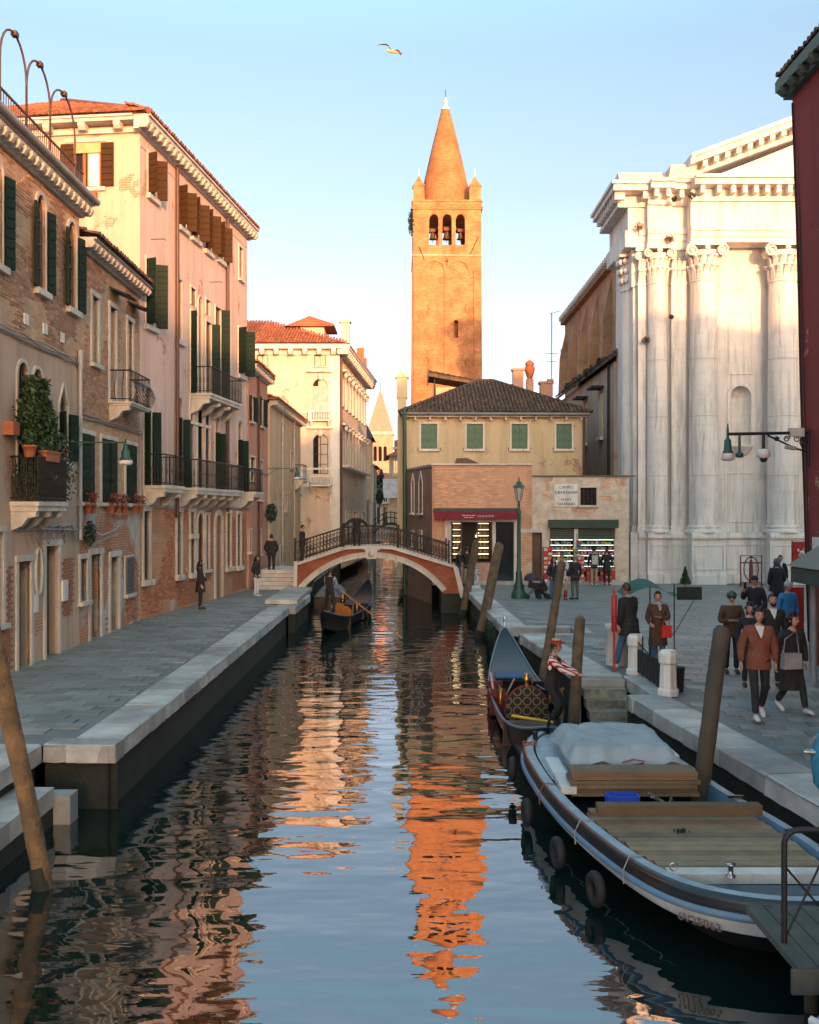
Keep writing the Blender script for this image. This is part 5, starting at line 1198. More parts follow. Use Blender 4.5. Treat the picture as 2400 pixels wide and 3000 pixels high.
# ---- church
def church():
    K = thing('church', 'white stone church front with giant Corinthian half columns, deep cornice and pediment', 'church', (0, 47.9, 0))
    S = stoneW; X0 = 10.95
    q = MB(); wallsheet(q, X0, 32, 2.3, 19.2, [(15.4, 16.4, 6.6, 9.45, 1)], .5)
    q.add([(X0, 0, 2.3), (X0, 5, 2.3), (X0, 5, 19.2), (X0, 0, 19.2)], [(0, 1, 2, 3)]); q.build('wall', S, K)
    q = MB(); q.lathe([(.5, 0), (.5, 2.3)], 10, (15.9, 0, 6.62), a0=0, a1=PI); q.add([(15.9+.5*math.cos(PI*i/10)*math.cos(t), .5*math.cos(PI*i/20 if 0 else t*0)*0+.5*math.sin(PI*i/10)*math.cos(t), 8.92+.5*math.sin(t)) for t in (0, PI/8, PI/4, 3*PI/8, PI/2) for i in range(11)],
        [(r*11+i, r*11+i+1, (r+1)*11+i+1, (r+1)*11+i) for r in range(4) for i in range(10)], 0, True); q.build('niche', S, K)
    q = MB(); surround(q, 15.4, 16.4, 6.6, 9.45, 1, .14, .05, 0, 0); q.build('niche_frame', S, K)
    q = MB(); q.lathe([(.05, -.5), (.35, -.3), (.5, -.05), (.58, 0), (.58, .06)], 12, (15.9, -.0, 6.5), a0=PI, a1=2*PI); q.build('niche_bracket', S, K)
    for z0, z1 in ((10.0, 13.0), (2.9, 5.3)):
        q = MB()
        for a, b, c, d in ((15.3, 15.36, z0, z1), (16.44, 16.5, z0, z1), (15.361, 16.439, z0, z0+.06), (15.361, 16.439, z1-.06, z1)): q.box(a, b, -.035, 0, c, d)
        q.build('panel_moulding', S, K)
    MB().box(14.7, 17.1, -.03, 0, 14.15, 14.3).build('band', S, K)
    def capital(x, y, r, half, par):
        m_ = MB(); z = 14.25; a0, a1 = (PI, 2*PI) if half else (0, 2*PI)
        m_.lathe([(r*1.06, 0), (r*1.1, .05), (r*1.0, .12), (r*.98, .9), (r*1.2, 1.45)], 20, (x, y, z), a0=a0, a1=a1)
        for row, zz, rr, hh in ((0, .12, 1.0, .62), (1, .6, 1.04, .6)):
            n = 7
            for i in range(n):
                t = PI + PI*(i+.5+.5*(row-.5))/n; c, s = math.cos(t), math.sin(t); rot = Matrix.Rotation(t+PI/2, 3, 'Z')
                for k in range(3): m_.cbox((x+c*r*(rr+.02+.05*k), y+s*r*(rr+.02+.05*k), z+zz+hh*(.2+.3*k)), (r*.36*(1-.18*k), .07, hh*.34), rot @ Matrix.Rotation(rad(12+14*k), 3, 'X'))
                m_.ball((x+c*r*(rr+.24), y+s*r*(rr+.24), z+zz+hh*.98), (.11*r/.6, .11, .07), 7, 5)
        for sx in (-1, 1):
            cx, cz = x+sx*r*1.15, z+1.42; m_.lathe([(0, 0), (r*.1, .03)], 4, (cx, y-r*1.0, cz))
            pts = [(cx+sx*0+(.30*r/.6)*(1-k/20)*math.cos(PI/2-sx*k*.62), y-r*1.02, cz+(.30*r/.6)*(1-k/20)*math.sin(PI/2-sx*k*.62)) for k in range(17)]; pts = [(p[0], p[1]-.05, p[2]) for p in pts]
            m_.tube(pts, [.05*(1-.02*k) for k in range(17)], 5); m_.tube([(cx, y-r*.9, cz), (cx, y-r*1.0, cz)], .25*r/.6, 12); m_.tube([(cx, y-r*1.0, cz), (cx, y-r*1.1, cz)], .06*r/.6, 8)
            m_.tube([(cx, y-r*1.0, cz-.02), (cx, y, cz)], .2*r/.6, 8)
        m_.ball((x, y-r*1.15, z+1.55), (.14, .08, .14), 8, 5)
        m_.prism([(x-r*1.35, y-r*1.2), (x-r*.5, y-r*1.08), (x+r*.5, y-r*1.08), (x+r*1.35, y-r*1.2), (x+r*1.35, y), (x-r*1.35, y)], z+1.66, z+1.82, 'z')
        return m_.build('capital', S, par)
    def column(x, y, r):
        m_ = MB(); m_.lathe([(r*1.03, 2.75), (r*1.0, 3.2), (r*.98, 9), (r*.9, 14.25)], 24, (x, y, 0), a0=PI, a1=2*PI); o = m_.build('column', S, K)
        b = MB(); b.lathe([(r*1.28, 2.42), (r*1.3, 2.5), (r*1.2, 2.56), (r*1.1, 2.62), (r*1.18, 2.7), (r*1.05, 2.78)], 24, (x, y, 0), a0=PI, a1=2*PI); b.build('base', S, o); capital(x, y, r*.9, True, o)
        for z in (5.1, 7.9, 10.6): J = MB(); J.lathe([(r*1.004, z), (r*1.004, z+.018)], 24, (x, y, 0), a0=PI, a1=2*PI); J.build('joint', M('stone_joint', (.35, .32, .28), .9), o)
    def pil(x0, x1, yf, par=K):
        m_ = MB(); m_.box(x0, x1, yf, .1, 2.75, 14.25); m_.box(x0-.05, x1+.05, yf-.06, .1, 2.42, 2.74); o = m_.build('pilaster', S, K)
        m_ = MB(); m_.box(x0-.03, x1+.03, yf-.03, .1, 14.251, 14.35); m_.box(x0, x1, yf-.02, .1, 14.351, 15.85); m_.box(x0-.14, x1+.14, yf-.16, .1, 15.86, 16.05)
        for row in (0, 1):
            for i in range(3): u = x0+(x1-x0)*(i+.5)/3; m_.cbox((u, yf-.06, 14.7+row*.5), ((x1-x0)*.26, .08, .4), Matrix.Rotation(rad(18), 3, 'X')); m_.ball((u, yf-.16, 14.93+row*.5), (.1, .08, .06), 6, 4)
        for u in (x0, x1): m_.tube([(u, yf-.2, 15.62), (u, yf, 15.62)], .2, 10); m_.tube([(u, yf-.24, 15.62), (u, yf-.18, 15.62)], .12, 8)
        m_.build('capital', S, o)
    column(11.86, -.15, .5); column(13.95, -.55, .68); column(17.7, -.55, .72); column(21.5, -.55, .72)
    pil(10.95, 11.3, -.14); pil(12.5, 13.2, -.32); pil(18.5, 19.2, -.3)
    # the shaded return side
    rs = MB(); r = .5; rs.lathe([(r*1.03, 2.75), (r, 3.2), (r*.9, 14.25)], 20, (10.95, 1.35, 0), a0=PI/2, a1=3*PI/2); o = rs.build('column', S, K)
    b = MB(); b.lathe([(r*1.28, 2.42), (r*1.3, 2.5), (r*1.2, 2.56), (r*1.1, 2.62), (r*1.18, 2.7), (r*1.05, 2.78)], 20, (10.95, 1.35, 0), a0=PI/2, a1=3*PI/2); b.build('base', S, o)
    m_ = MB(); m_.lathe([(r*.98, 0), (r*1.0, .1), (r*.9, .2), (r*1.15, 1.55)], 16, (10.95, 1.35, 14.25), a0=PI/2, a1=3*PI/2)
    for row in range(3):
        for i in range(7):
            t = PI/2+PI*(i+.5)/7; m_.ball((10.95+math.cos(t)*r*(1.05+.12*row), 1.35+math.sin(t)*r*(1.05+.12*row), 14.75+row*.45), (.14, .14, .16), 6, 4)
    m_.box(10.25, 10.95, .75, 1.95, 15.86, 16.05); m_.build('capital', S, o)
    m_ = MB(); m_.box(10.78, 10.95, .2, .75, 2.75, 14.25); m_.box(10.7, 10.95, .15, .8, 14.25, 16.05); m_.box(10.7, 10.95, .1, .85, 2.42, 2.74); m_.build('pilaster', S, K)
    # plinth with panels, broken forward under the columns
    pl = [(10.95, 11.3, -.2), (11.3, 12.42, -.62), (12.42, 13.2, -.42), (13.2, 14.8, -1.3), (14.8, 16.85, -.5), (16.85, 18.55, -1.32), (18.55, 20.7, -.5), (20.7, 22.4, -1.3), (22.4, 32, -.5)]
    for i, (a, b, y) in enumerate(pl):
        m_ = MB(); m_.box(a, b-.003, y, .2, .5, 2.1); m_.box(a, b-.003, y-.1, .2, .0, .44); m_.box(a, b-.003, y-.05, .2, .441, .499); o = m_.build('pedestal', S, K)
        m_ = MB(); m_.box(a-.0, b-.003, y-.05, .2, 2.101, 2.17); m_.box(a, b-.003, y-.12, .2, 2.171, 2.3); m_.box(a, b-.003, y-.05, .2, 2.301, 2.42); m_.build('pedestal_moulding', S, o)
        if b-a > .6 and a < 20:
            m_ = MB(); e = .12
            for p_, q_, c, d in ((a+e, a+e+.04, .7, 1.85), (b-e-.04, b-e, .7, 1.85), (a+e+.041, b-e-.041, .7, .74), (a+e+.041, b-e-.041, 1.81, 1.85)): m_.box(p_, q_, y-.03, y, c, d)
            m_.build('panel_frame', S, o)
    m_ = MB(); m_.box(10.35, 10.949, .5, 2.2, 0, 2.1); m_.box(10.25, 10.949, .4, 2.3, 2.101, 2.42); m_.box(10.7, 10.949, 2.3, 5, 0, 2.42); m_.box(10.6, 10.949, -.1, .49, 0, 2.42); m_.build('side_pedestal', S, K)
    # entablature: architrave, frieze, cornice; broken forward like the plinth
    ent = [(10.95, 11.3, -.25), (11.3, 12.42, -.62), (12.42, 13.2, -.42), (13.2, 14.75, -1.12), (14.75, 32, -1.14)]
    for i, (a, b, y) in enumerate(ent):
        m_ = MB(); g_ = .003
        m_.box(a, b-g_, y, .3, 16.06, 16.3); m_.box(a, b-g_, y-.05, .3, 16.301, 16.6); m_.box(a, b-g_, y-.13, .3, 16.601, 16.85); o = m_.build('architrave', S, K)
        m_ = MB(); m_.box(a, b-g_, y+.02, .3, 16.851, 17.95); m_.build('frieze', S, K)
        m_ = MB(); m_.box(a, b-g_, y-.12, .3, 17.951, 18.15); m_.build('bed_moulding', S, K)
        m_ = MB(); m_.box(a-(.75 if i == 0 else 0), b-g_, y-.75, .3, 18.55, 18.82); m_.box(a-(.85 if i == 0 else 0), b-g_, y-.9, .3, 18.821, 18.98); c_ = m_.build('cornice', S, K)
        n = max(1, int((b-a)/.52)); bm = MB().box(-.1, .1, y-.62, .3, 18.2, 18.549).mesh('modillion', S)
        for k in range(n): inst('modillion', bm, c_, (a+(b-a)*(k+.5)/n, 0, 0))
        m_ = MB(); m_.box(a, b-g_, y-.1, .3, 18.151, 18.549); m_.build('dentil_band', S, c_)
    # side entablature running back
    m_ = MB(); m_.box(10.3, 10.949, -.25, 4.2, 16.06, 16.85); m_.box(10.45, 10.949, -.2, 4.2, 16.851, 17.95); m_.box(9.95, 10.949, -.3, 4.3, 17.951, 18.15); m_.build('side_frieze', S, K)
    m_ = MB(); m_.box(9.6, 10.2, -1.0, 4.35, 18.55, 18.82); m_.box(9.5, 10.1, -1.15, 4.45, 18.821, 18.98); m_.box(10.2, 10.949, -.2, 4.3, 18.151, 18.98); m_.box(10.1, 10.2, -1.14, 4.35, 18.821, 18.98); c_ = m_.build('side_cornice', S, K)
    bm = MB().box(9.72, 10.2, -.1, .1, 18.2, 18.549).mesh('modillion', S)
    for k in range(9): inst('modillion', bm, c_, (0, -.6+k*.55, 0))
    m_ = MB(); m_.prism([(-.9, 18.981), (4.3, 18.981), (4.3, 19.25), (-.6, 19.5)], 9.9, 12.6, 'x'); m_.build('blocking_course', stone, K)
    m_ = MB(); m_.prism([(12.1, 18.981), (13.3, 18.981), (13.3, 19.6), (12.2, 19.6)], -1.4, .3, 'y'); m_.build('acroterion_block', stone, K)
    # pediment
    sl = .38; xa, xb, za = 13.2, 21.6, 19.0
    zb = za + sl*(xb-xa)
    m_ = MB(); m_.prism([(xa+.6, 18.985), (xb*2-xa-.6, 18.985), (xb, zb-.1)], -.9, .3, 'y'); m_.build('tympanum', S, K)
    for sgn in (1, -1):
        def P(x, z): return (x if sgn > 0 else 2*xb-x, z)
        def band(o0, o1, y, nm, par=K):
            m_ = MB(); pts = [P(xa-.2, za-.08+o0), P(xb, zb-.08+.0+o0), P(xb, zb-.08+o1), P(xa-.2, za-.08+o1)]; m_.prism(pts, y, .3, 'y'); return m_.build(nm, S, par)
        rk = band(.55, .82, -1.85, 'raking_cornice'); band(.821, 1.0, -2.0, 'raking_moulding', rk); band(.1, .22, -1.25, 'raking_bed', rk); band(.221, .549, -1.2, 'raking_band', rk)
        n = 15
        for k in range(n):
            x = xa+.5+(xb-xa-.6)*k/n; z = za-.08+sl*(x-xa+.2)
            pts = [P(x-.11, z+.23), P(x+.11, z+.23+.22*sl), P(x+.11, z+.549+.0), P(x-.11, z+.549-.06)]; MB().prism(pts, -1.72, -1.2, 'y').build('modillion', S, rk)
    for i, (x, y, z, s) in enumerate(((10.9, -.6, 16.95, .22), (12.3, -.8, 16.3, .22), (12.35, -.9, 12.6, .12), (11.25, -.4, 11.6, .2), (13.1, -1.6, 18.1, .2), (12.4, -1.2, 18.05, .15))):
        t = thing('wall_shrub', ['orange brown tuft on the ledge at the church corner', 'rusty tuft above the second capital of the church', 'small tuft on the first church column shaft', 'brown tuft on the narrow lit pilaster', 'dark tuft below the broken church cornice, right one', 'dark tuft below the broken church cornice, left one'][i], 'plant', (x, 47.9+y, z), 0, 'tufts growing on the church')
        leaves(t, 'foliage', (0, 0, 0), (s, s*.8, s*.9), 140, M('dry_leaf', (.16, .08, .03), .8, bump=0) if i < 4 else leafD, .05)
church()
brN = Mbrick('nave_brick', (.52, .30, .16), (.42, .23, .12), (.46, .37, .26))
plN = Mplaster('grey_aisle_plaster', (.46, .39, .31), (.34, .29, .23))
def nave():
    N = thing('brick_nave', 'long dim brick church nave behind the white front, with buttresses and lean-to aisle', 'church wall')
    xa, xn, y0, y1 = 10.75, 12.0, 52.95, 77
    q = MB(); q.box(xa, xn+3, y0-.5, y1-6, 0, 11.3); q.build('aisle_wall', plN, N)
    q = MB(); q.box(xn, 30, y0-.5, y1, 0, 18.3); q.build('nave_wall', brN, N)
    q = MB(); q.prism([(xa-.35, 11.3), (xn, 12.5), (xn, 12.62), (xa-.35, 11.5)], y0-.5, y1-6, 'y'); q.build('aisle_roof', tileO, N)
    tiles(N, (xa-.35, y0-.5, 11.52), (0, 1, 0), (1.6, 0, 1.12), lambda a, b: True, 18.5, 1.3, tileO, 0)
    q = MB(); q.prism([(xn-.45, 18.3), (21, 23.2), (30.4, 18.3)], y0-.5, y1, 'y'); q.build('nave_roof', tileO, N)
    c_ = MB().box(xn-.35, xn, y0-.5, y1, 17.8, 18.299).build('nave_cornice', brN, N)
    bm = MB().box(xn-.6, xn-.35, -.12, .12, 17.95, 18.28).mesh('bracket', stone)
    for k in range(38): inst('bracket', bm, c_, (0, y0-.2+k*.63, 0))
    for k in range(6):
        y = y0+2+k*4.2; MB().prism([(xn, 12.5), (xn-.6, 12.5), (xn-.5, 15.2), (xn, 17.4)], y, y+.5, 'y').build('buttress', brN, N)
        MB().box(xn-.08, xn, y+1.4, y+2.8, 13.2, 16.2).build('blind_window', brHs, N)
    for y in (55.4, 60.4):
        MB().box(xa-.06, xa, y, y+1.0, 7.6, 10.0).build('blocked_window', plI, N); MB().box(xa-.2, xa, y-.15, y+1.15, 7.4, 7.6).build('sill', stoneW, N); MB().box(xa-.7, xa, y-.3, y+1.3, 10.3, 10.4).build('rain_hood', MC['dark_tin'], N)
    MB().tube([(xa-.1, 53.4, 11.3), (xa-.1, 53.4, .3)], .07, 6).build('drainpipe', ironM, N)
nave()
# ---- red building, right
redP = Mplaster('dark_red_plaster', (.26, .04, .035), (.20, .032, .03), streak=.7)
Rr = Fac((9.02, 22.5), (9.02, 3.0), 'red_building', 'dark red plastered house with green eaves rising at the right edge', 'house')
def redb():
    lean = -.030; H = 12.75
    M4 = Matrix(((1, 0, 0, 0), (0, 1, lean, 0), (0, 0, 1, 0), (0, 0, 0, 1)))
    q = MB(); q.box(0, 19, 0, 24, -.1, H); q.xf(M4); q.build('wall', redP, Rr.e)
    q = MB(); q.box(-.22, 19.3, -.30, 24.5, H+.18, H+.42); q.box(-.15, 19.2, -.15, 24.2, H+.001, H+.199); q.xf(M4); cn = q.build('cornice', M('green_grey_eaves', (.10, .14, .11), .7), Rr.e)
    b = MB(); b.prism([(0, .18), (-.22, .18), (-.22, .1), (-.1, 0), (0, 0)], -.09, .09, 'x'); me = b.mesh('bracket', MC['green_grey_eaves'])
    for k in range(12): inst('bracket', me, cn, (.1+k*.55, lean*H-.15, H))
    b = MB(); b.prism([(0, .2), (-.22, .2), (-.22, .1), (-.1, 0), (0, 0)], -.09, .09, 'y'); me = b.mesh('bracket', MC['green_grey_eaves'])
    for k in range(8): inst('bracket', me, cn, (-.15, lean*H+.3+k*.55, H))
    q = MB(); q.add([(-.2, -.28, H+.46), (19.3, -.28, H+.46), (19.3, 24.5, H+.46), (-.2, 24.5, H+.46), (6, 12, H+3.1), (14, 12, H+3.1)], [(0, 1, 5, 4), (1, 2, 5), (2, 3, 4, 5), (3, 0, 4)]); q.xf(M4); q.build('roof', tileO, Rr.e)
    tiles(Rr.e, (-.2, -.28+lean*H, H+.49), (1, 0, 0), (0, 12.35, 2.55), lambda a, b: b < a*1.0, 9, 1.8, tileO, 80, near=lambda p: p[0])
    tiles(Rr.e, (-.2, -.28+lean*H, H+.49), (0, 1, 0), (6.3, 0, 2.55), lambda a, b: b < a*1.0, 6, 1.5, tileO, 80, near=lambda p: p[0])
    MB().box(.55, 1.5, -.16, -.10, 2.15, 2.85).build('white_plate', stoneW, Rr.e)
redb()
# taller row of houses behind the red one and behind the bridge the photo was taken from: they shade the lower walls
def shade_house(x0, x1, y, D, H, m, label):
    far_house(x0, x1, y, H, D, m, label, [(1+2.4*i, 2+2.4*i, z, z+1.6) for i in range(int((x1-x0-1.5)/2.4)) for z in (1.2, 4.8, 8.2)], name='canal_house', rh=1.6)
shade_house(25, 46, -8, 20, 15.2, plC, 'rose plastered house behind the red building, out of view')
shade_house(6.9, 22, -27, 19, 14.4, plE, 'beige canal house behind the viewpoint, nearer one')
shade_house(7.2, 26, -50, 21, 15.4, plI, 'yellow canal house behind the viewpoint, further one')
# ------------------------------------------------------------------ mooring posts
def post(base, top, r0, r1, label, flat=False, mat=postM, tilt_top=.0):
    t = thing('mooring_post', label, 'mooring post', (base[0], base[1], WZ-.6), 0, 'wooden mooring posts along the quay')
    b = Vector((0, 0, 0)); e = Vector(top)-Vector((base[0], base[1], WZ-.6)); n = 26; pts = []; rs = []
    for i in range(n+1):
        f = i/n; pts.append(b+e*f+Vector((.02*math.sin(f*5), .02*math.cos(f*4), 0))); rs.append((r0+(r1-r0)*f)*(1+jit(.03)))
    if flat: pts += [b+e*1.02]; rs += [r1*.55]
    else: pts += [b+e*1.012]; rs += [r1*.8]
    m_ = MB(); m_.tube(pts, rs, 22); sd = base[0]*7
    m_.v = [tuple(Vector(p)*1 + (Vector((p[0], p[1], 0))-Vector((e.x, e.y, 0))*(p[2]/e.z)).normalized()*(r0*.10*noise.noise((p[0]*9+sd, p[1]*9, p[2]*1.4)) + r0*.05*noise.noise((p[0]*30, p[1]*30+sd, p[2]*.6)))) for p in m_.v]
    m_.build('trunk', mat, t)
    w_ = MB(); d = e.normalized(); s0 = (.6)/e.z; w_.tube([b+e*(s0-.05), b+e*(s0+.06)], [r0*1.09, r0*1.06], 14, cap=False); w_.build('algae_band', algae, t)
    return t
post((-4.12, 11.5), (-4.98, 11.7, 2.55), .105, .112, 'thick yellowish wooden pole leaning left in the near left foreground', mat=M('ochre_pole_wood', (.22, .13, .055), .8, vs=5, col2=(.07, .05, .03), bs=18, bump=.9, bd=.03, world=True))
post((2.12, 42.3), (2.85, 42.3, 2.12), .17, .15, 'leaning post at the right end of the bridge, furthest of the row')
post((2.28, 34.6), (3.15, 34.7, 2.25), .18, .16, 'bent leaning post between the lamp post and the bridge, blunt topped')
post((3.02, 24.0), (3.72, 24.2, 2.15), .115, .10, 'tall leaning post behind the hat of the seated gondolier')
post((3.05, 19.2), (3.32, 19.3, 1.32), .115, .10, 'short post with a chamfered tip that the gondolier holds', True)
post((3.74, 13.5), (4.26, 13.55, 1.78), .115, .11, 'thick dark leaning post beside the covered boat on the right', mat=M('dark_post_wood', (.075, .064, .048), .85, vs=3, bs=24, bump=.8, world=True))
bpy.data.objects['mooring_post.005'] if 'mooring_post.005' in bpy.data.objects else None
# ------------------------------------------------------------------ lamp post
L_ = thing('lamp_post', 'tall green cast iron lamp post with glass lantern on the campo', 'street lamp', (4.3, 39.2, 0))
q = MB(); q.lathe([(.30, 0), (.30, .22), (.24, .3), (.2, .42), (.22, .5), (.15, .6), (.12, .9), (.13, 1.0), (.085, 1.1), (.07, 3.3), (.1, 3.4), (.06, 3.5), (.05, 3.85)], 12); q.build('column', greenI, L_)
q = MB(); q.lathe([(.1, 3.85), (.18, 4.35)], 6, sm=False); q.build('lantern_glass', M('pale_lantern_glass', (.55, .5, .48), .2, bump=0), L_)
q = MB()
for i in range(6): a = PI/3*i; q.tube([(.1*math.cos(a), .1*math.sin(a), 3.85), (.185*math.cos(a), .185*math.sin(a), 4.36)], .012, 4)
q.build('lantern_frame', greenI, L_); q = MB(); q.lathe([(.25, 4.36), (.2, 4.44), (.1, 4.52), (.1, 4.58), (.03, 4.62), (.02, 4.78)], 6, sm=False); q.build('lantern_roof', greenI, L_)
# bracket with lamp and cameras on the red wall
bk = thing('bracket_lamp', 'ornate green iron bracket with a bell lamp, floodlight and dome camera on the red wall', 'street lamp', (8.8, 22.0, 5.15))
q = MB(); q.tube([(0, 0, 0), (-1.78, 0, -.03)], .035, 8); q.tube([(0, 0, -.42), (-.25, 0, -.36), (-.9, 0, -.06)], .022, 6); q.tube([(0, 0, .1), (0, 0, -.75)], .03, 6)
for cx, r_ in ((-.25, .09), (-.48, .075), (-.7, .06)): q.tube([(cx+r_*(1-k/16)*math.cos(k*.8), 0, -.14+r_*(1-k/16)*math.sin(k*.8)) for k in range(13)], .014, 4)
q.tube([(-.12+.1*math.cos(k*.8)*(1-k/16), -.03, -.22+.13*math.sin(k*.8)*(1-k/16)) for k in range(14)], .02, 4)
q.build('scroll_bracket', ironM, bk)
MB().box(-.42, -.12, -.09, .09, -.09, .1).build('junction_box', stone, bk)
q = MB(); q.lathe([(.012, .2), (.03, .05), (.03, -.1), (.05, -.14), (.075, -.17), (.09, -.38), (.13, -.46)], 12, (-1.78, 0, 0)); q.build('bell_hood', greenI, bk)
q = MB(); q.lathe([(.13, -.46), (.15, -.58), (.1, -.62), (0, -.63)], 12, (-1.78, 0, 0)); q.build('glass_bowl', M('lamp_glass', (.75, .72, .78), .3, bump=0), bk)
q = MB(); q.tube([(-1.52, 0, 0), (-1.52, 0, -.42)], .03, 6); q.lathe([(.03, 0), (.09, -.04), (.09, -.12), (.02, -.13)], 8, (-1.52, 0, -.42)); q.build('floodlight', greenI, bk)
MB().tube([(-.99, 0, 0), (-.99, 0, -.38)], .035, 8).build('camera_stem', ironM, bk)
q = MB(); q.lathe([(.06, 0), (.14, -.03), (.15, -.16), (.1, -.2)], 12, (-.99, 0, -.36)); q.build('camera_housing', stoneW, bk); MB().ball((-.99, 0, -.57), .09, 10, 7).build('camera_dome', glassM, bk)
q = MB(); q.cbox((-.4, 0, -.33), (.22, .12, .08), Matrix.Rotation(.2, 3, 'Y')); q.build('small_floodlight', pipeG, bk)
# ------------------------------------------------------------------ people
skinM = M('skin', (.46, .25, .17), .55, bump=0, var=.12); eyeM = M('eye_dark', (.02, .015, .012), .3, bump=0); lipM = M('lips', (.32, .12, .10), .5, bump=0)
def cloth(name, c, var=.3, col2=None): return M(name, c, .85, var=var, vs=9, bs=70, bump=.25, col2=col2, folds=.9)
blackC = cloth('black_cloth', (.018, .018, .02)); navyC = cloth('navy_cloth', (.018, .022, .035)); jeanC = cloth('blue_denim', (.06, .14, .28)); greyC = cloth('grey_trousers', (.10, .11, .10))
whiteC = cloth('white_cloth', (.62, .60, .60), .12); beigeC = cloth('beige_cloth', (.36, .29, .20)); brownC = cloth('brown_cloth', (.085, .045, .025)); blueC = cloth('bright_blue_cloth', (.03, .22, .50), .35)
fleeceC = cloth('red_brown_fleece', (.20, .035, .025), col2=(.16, .09, .04)); hairB = M('black_hair', (.012, .009, .008), .45, bs=90, bump=.3); hairBr = M('brown_hair', (.05, .025, .014), .5, bs=90, bump=.3)
redC = cloth('red_cloth', (.38, .02, .02)); whiteS = M('white_shoe', (.6, .6, .6), .5, bump=0); darkS = M('dark_shoe', (.02, .018, .018), .5, bump=0)
strR, _n, _p = newmat('red_white_stripes')
def _stripes(n, p, c1, c2, per):
    s = n.nodes.new('ShaderNodeSeparateXYZ'); n.links.new(n.nodes.new('ShaderNodeTexCoord').outputs['UV'], s.inputs[0])
_g = _n.nodes.new('ShaderNodeTexCoord'); _w = _n.nodes.new('ShaderNodeTexWave'); _w.wave_type = 'BANDS'; _w.bands_direction = 'X'; _w.inputs['Scale'].default_value = 5.2
_mp = _n.nodes.new('ShaderNodeMapping'); _mp.inputs['Rotation'].default_value = (0, rad(35), 0); _n.links.new(_g.outputs['Object'], _mp.inputs[0]); _n.links.new(_mp.outputs[0], _w.inputs[0])
_n.links.new(_ramp(_n, _w.outputs['Fac'], .48, .52, (.42, .02, .03, 1), (.7, .66, .6, 1)), _p.inputs['Base Color']); _p.inputs['Roughness'].default_value = .8
strB, _n, _p = newmat('black_white_stripes')
_g = _n.nodes.new('ShaderNodeTexCoord'); _w = _n.nodes.new('ShaderNodeTexWave'); _w.wave_type = 'BANDS'; _w.bands_direction = 'Z'; _w.inputs['Scale'].default_value = 5.0
_n.links.new(_g.outputs['Object'], _w.inputs[0]); _n.links.new(_ramp(_n, _w.outputs['Fac'], .48, .52, (.015, .015, .03, 1), (.62, .62, .6, 1)), _p.inputs['Base Color'])
def skin_mesh(name, nodes, edges, sub=1):
    me = bpy.data.meshes.new(name); me.from_pydata([n[0] for n in nodes], edges, [])
    o = bpy.data.objects.new(name, me); COL.objects.link(o)
    mod = o.modifiers.new('s', 'SKIN'); mod.use_smooth_shade = True
    sv = me.skin_vertices[0].data if me.skin_vertices else None
    if sv is None:
        bpy.context.view_layer.objects.active = o; bpy.ops.object.skin_root_mark; sv = me.skin_vertices[0].data
    for i, n in enumerate(nodes): sv[i].radius = n[1] if isinstance(n[1], tuple) else (n[1], n[1]); sv[i].use_root = (i == 0)
    if sub: s = o.modifiers.new('u', 'SUBSURF'); s.levels = sub; s.render_levels = sub
    bpy.context.view_layer.update()
    r = bpy.data.meshes.new_from_object(o.evaluated_get(bpy.context.evaluated_depsgraph_get()))
    bpy.data.objects.remove(o); return [tuple(v.co) for v in r.vertices], [tuple(p.vertices) for p in r.polygons]
ARMS = {'down': ((.25, .02, 1.14), (.25, -.05, .90)), 'down2': ((.27, .04, 1.14), (.27, -.02, .89)), 'phone': ((.25, -.02, 1.13), (.07, -.24, 1.17)), 'fold': ((.24, -.03, 1.14), (.02, -.20, 1.20)), 'up': ((.27, -.12, 1.2), (.22, -.34, 1.42)),
        'spread': ((.34, -.06, 1.22), (.50, -.12, .98)), 'reach': ((.22, -.27, 1.27), (.20, -.55, 1.22)), 'row': ((.22, -.16, 1.16), (.16, -.38, 1.12)), 'pocket': ((.29, .06, 1.15), (.2, -.05, .95)), 'hold': ((.24, .0, 1.14), (.16, -.25, 1.05)), 'swing': ((.25, .12, 1.16), (.26, .02, .93)), 'fwd': ((.24, -.06, 1.15), (.22, -.24, 1.0))}
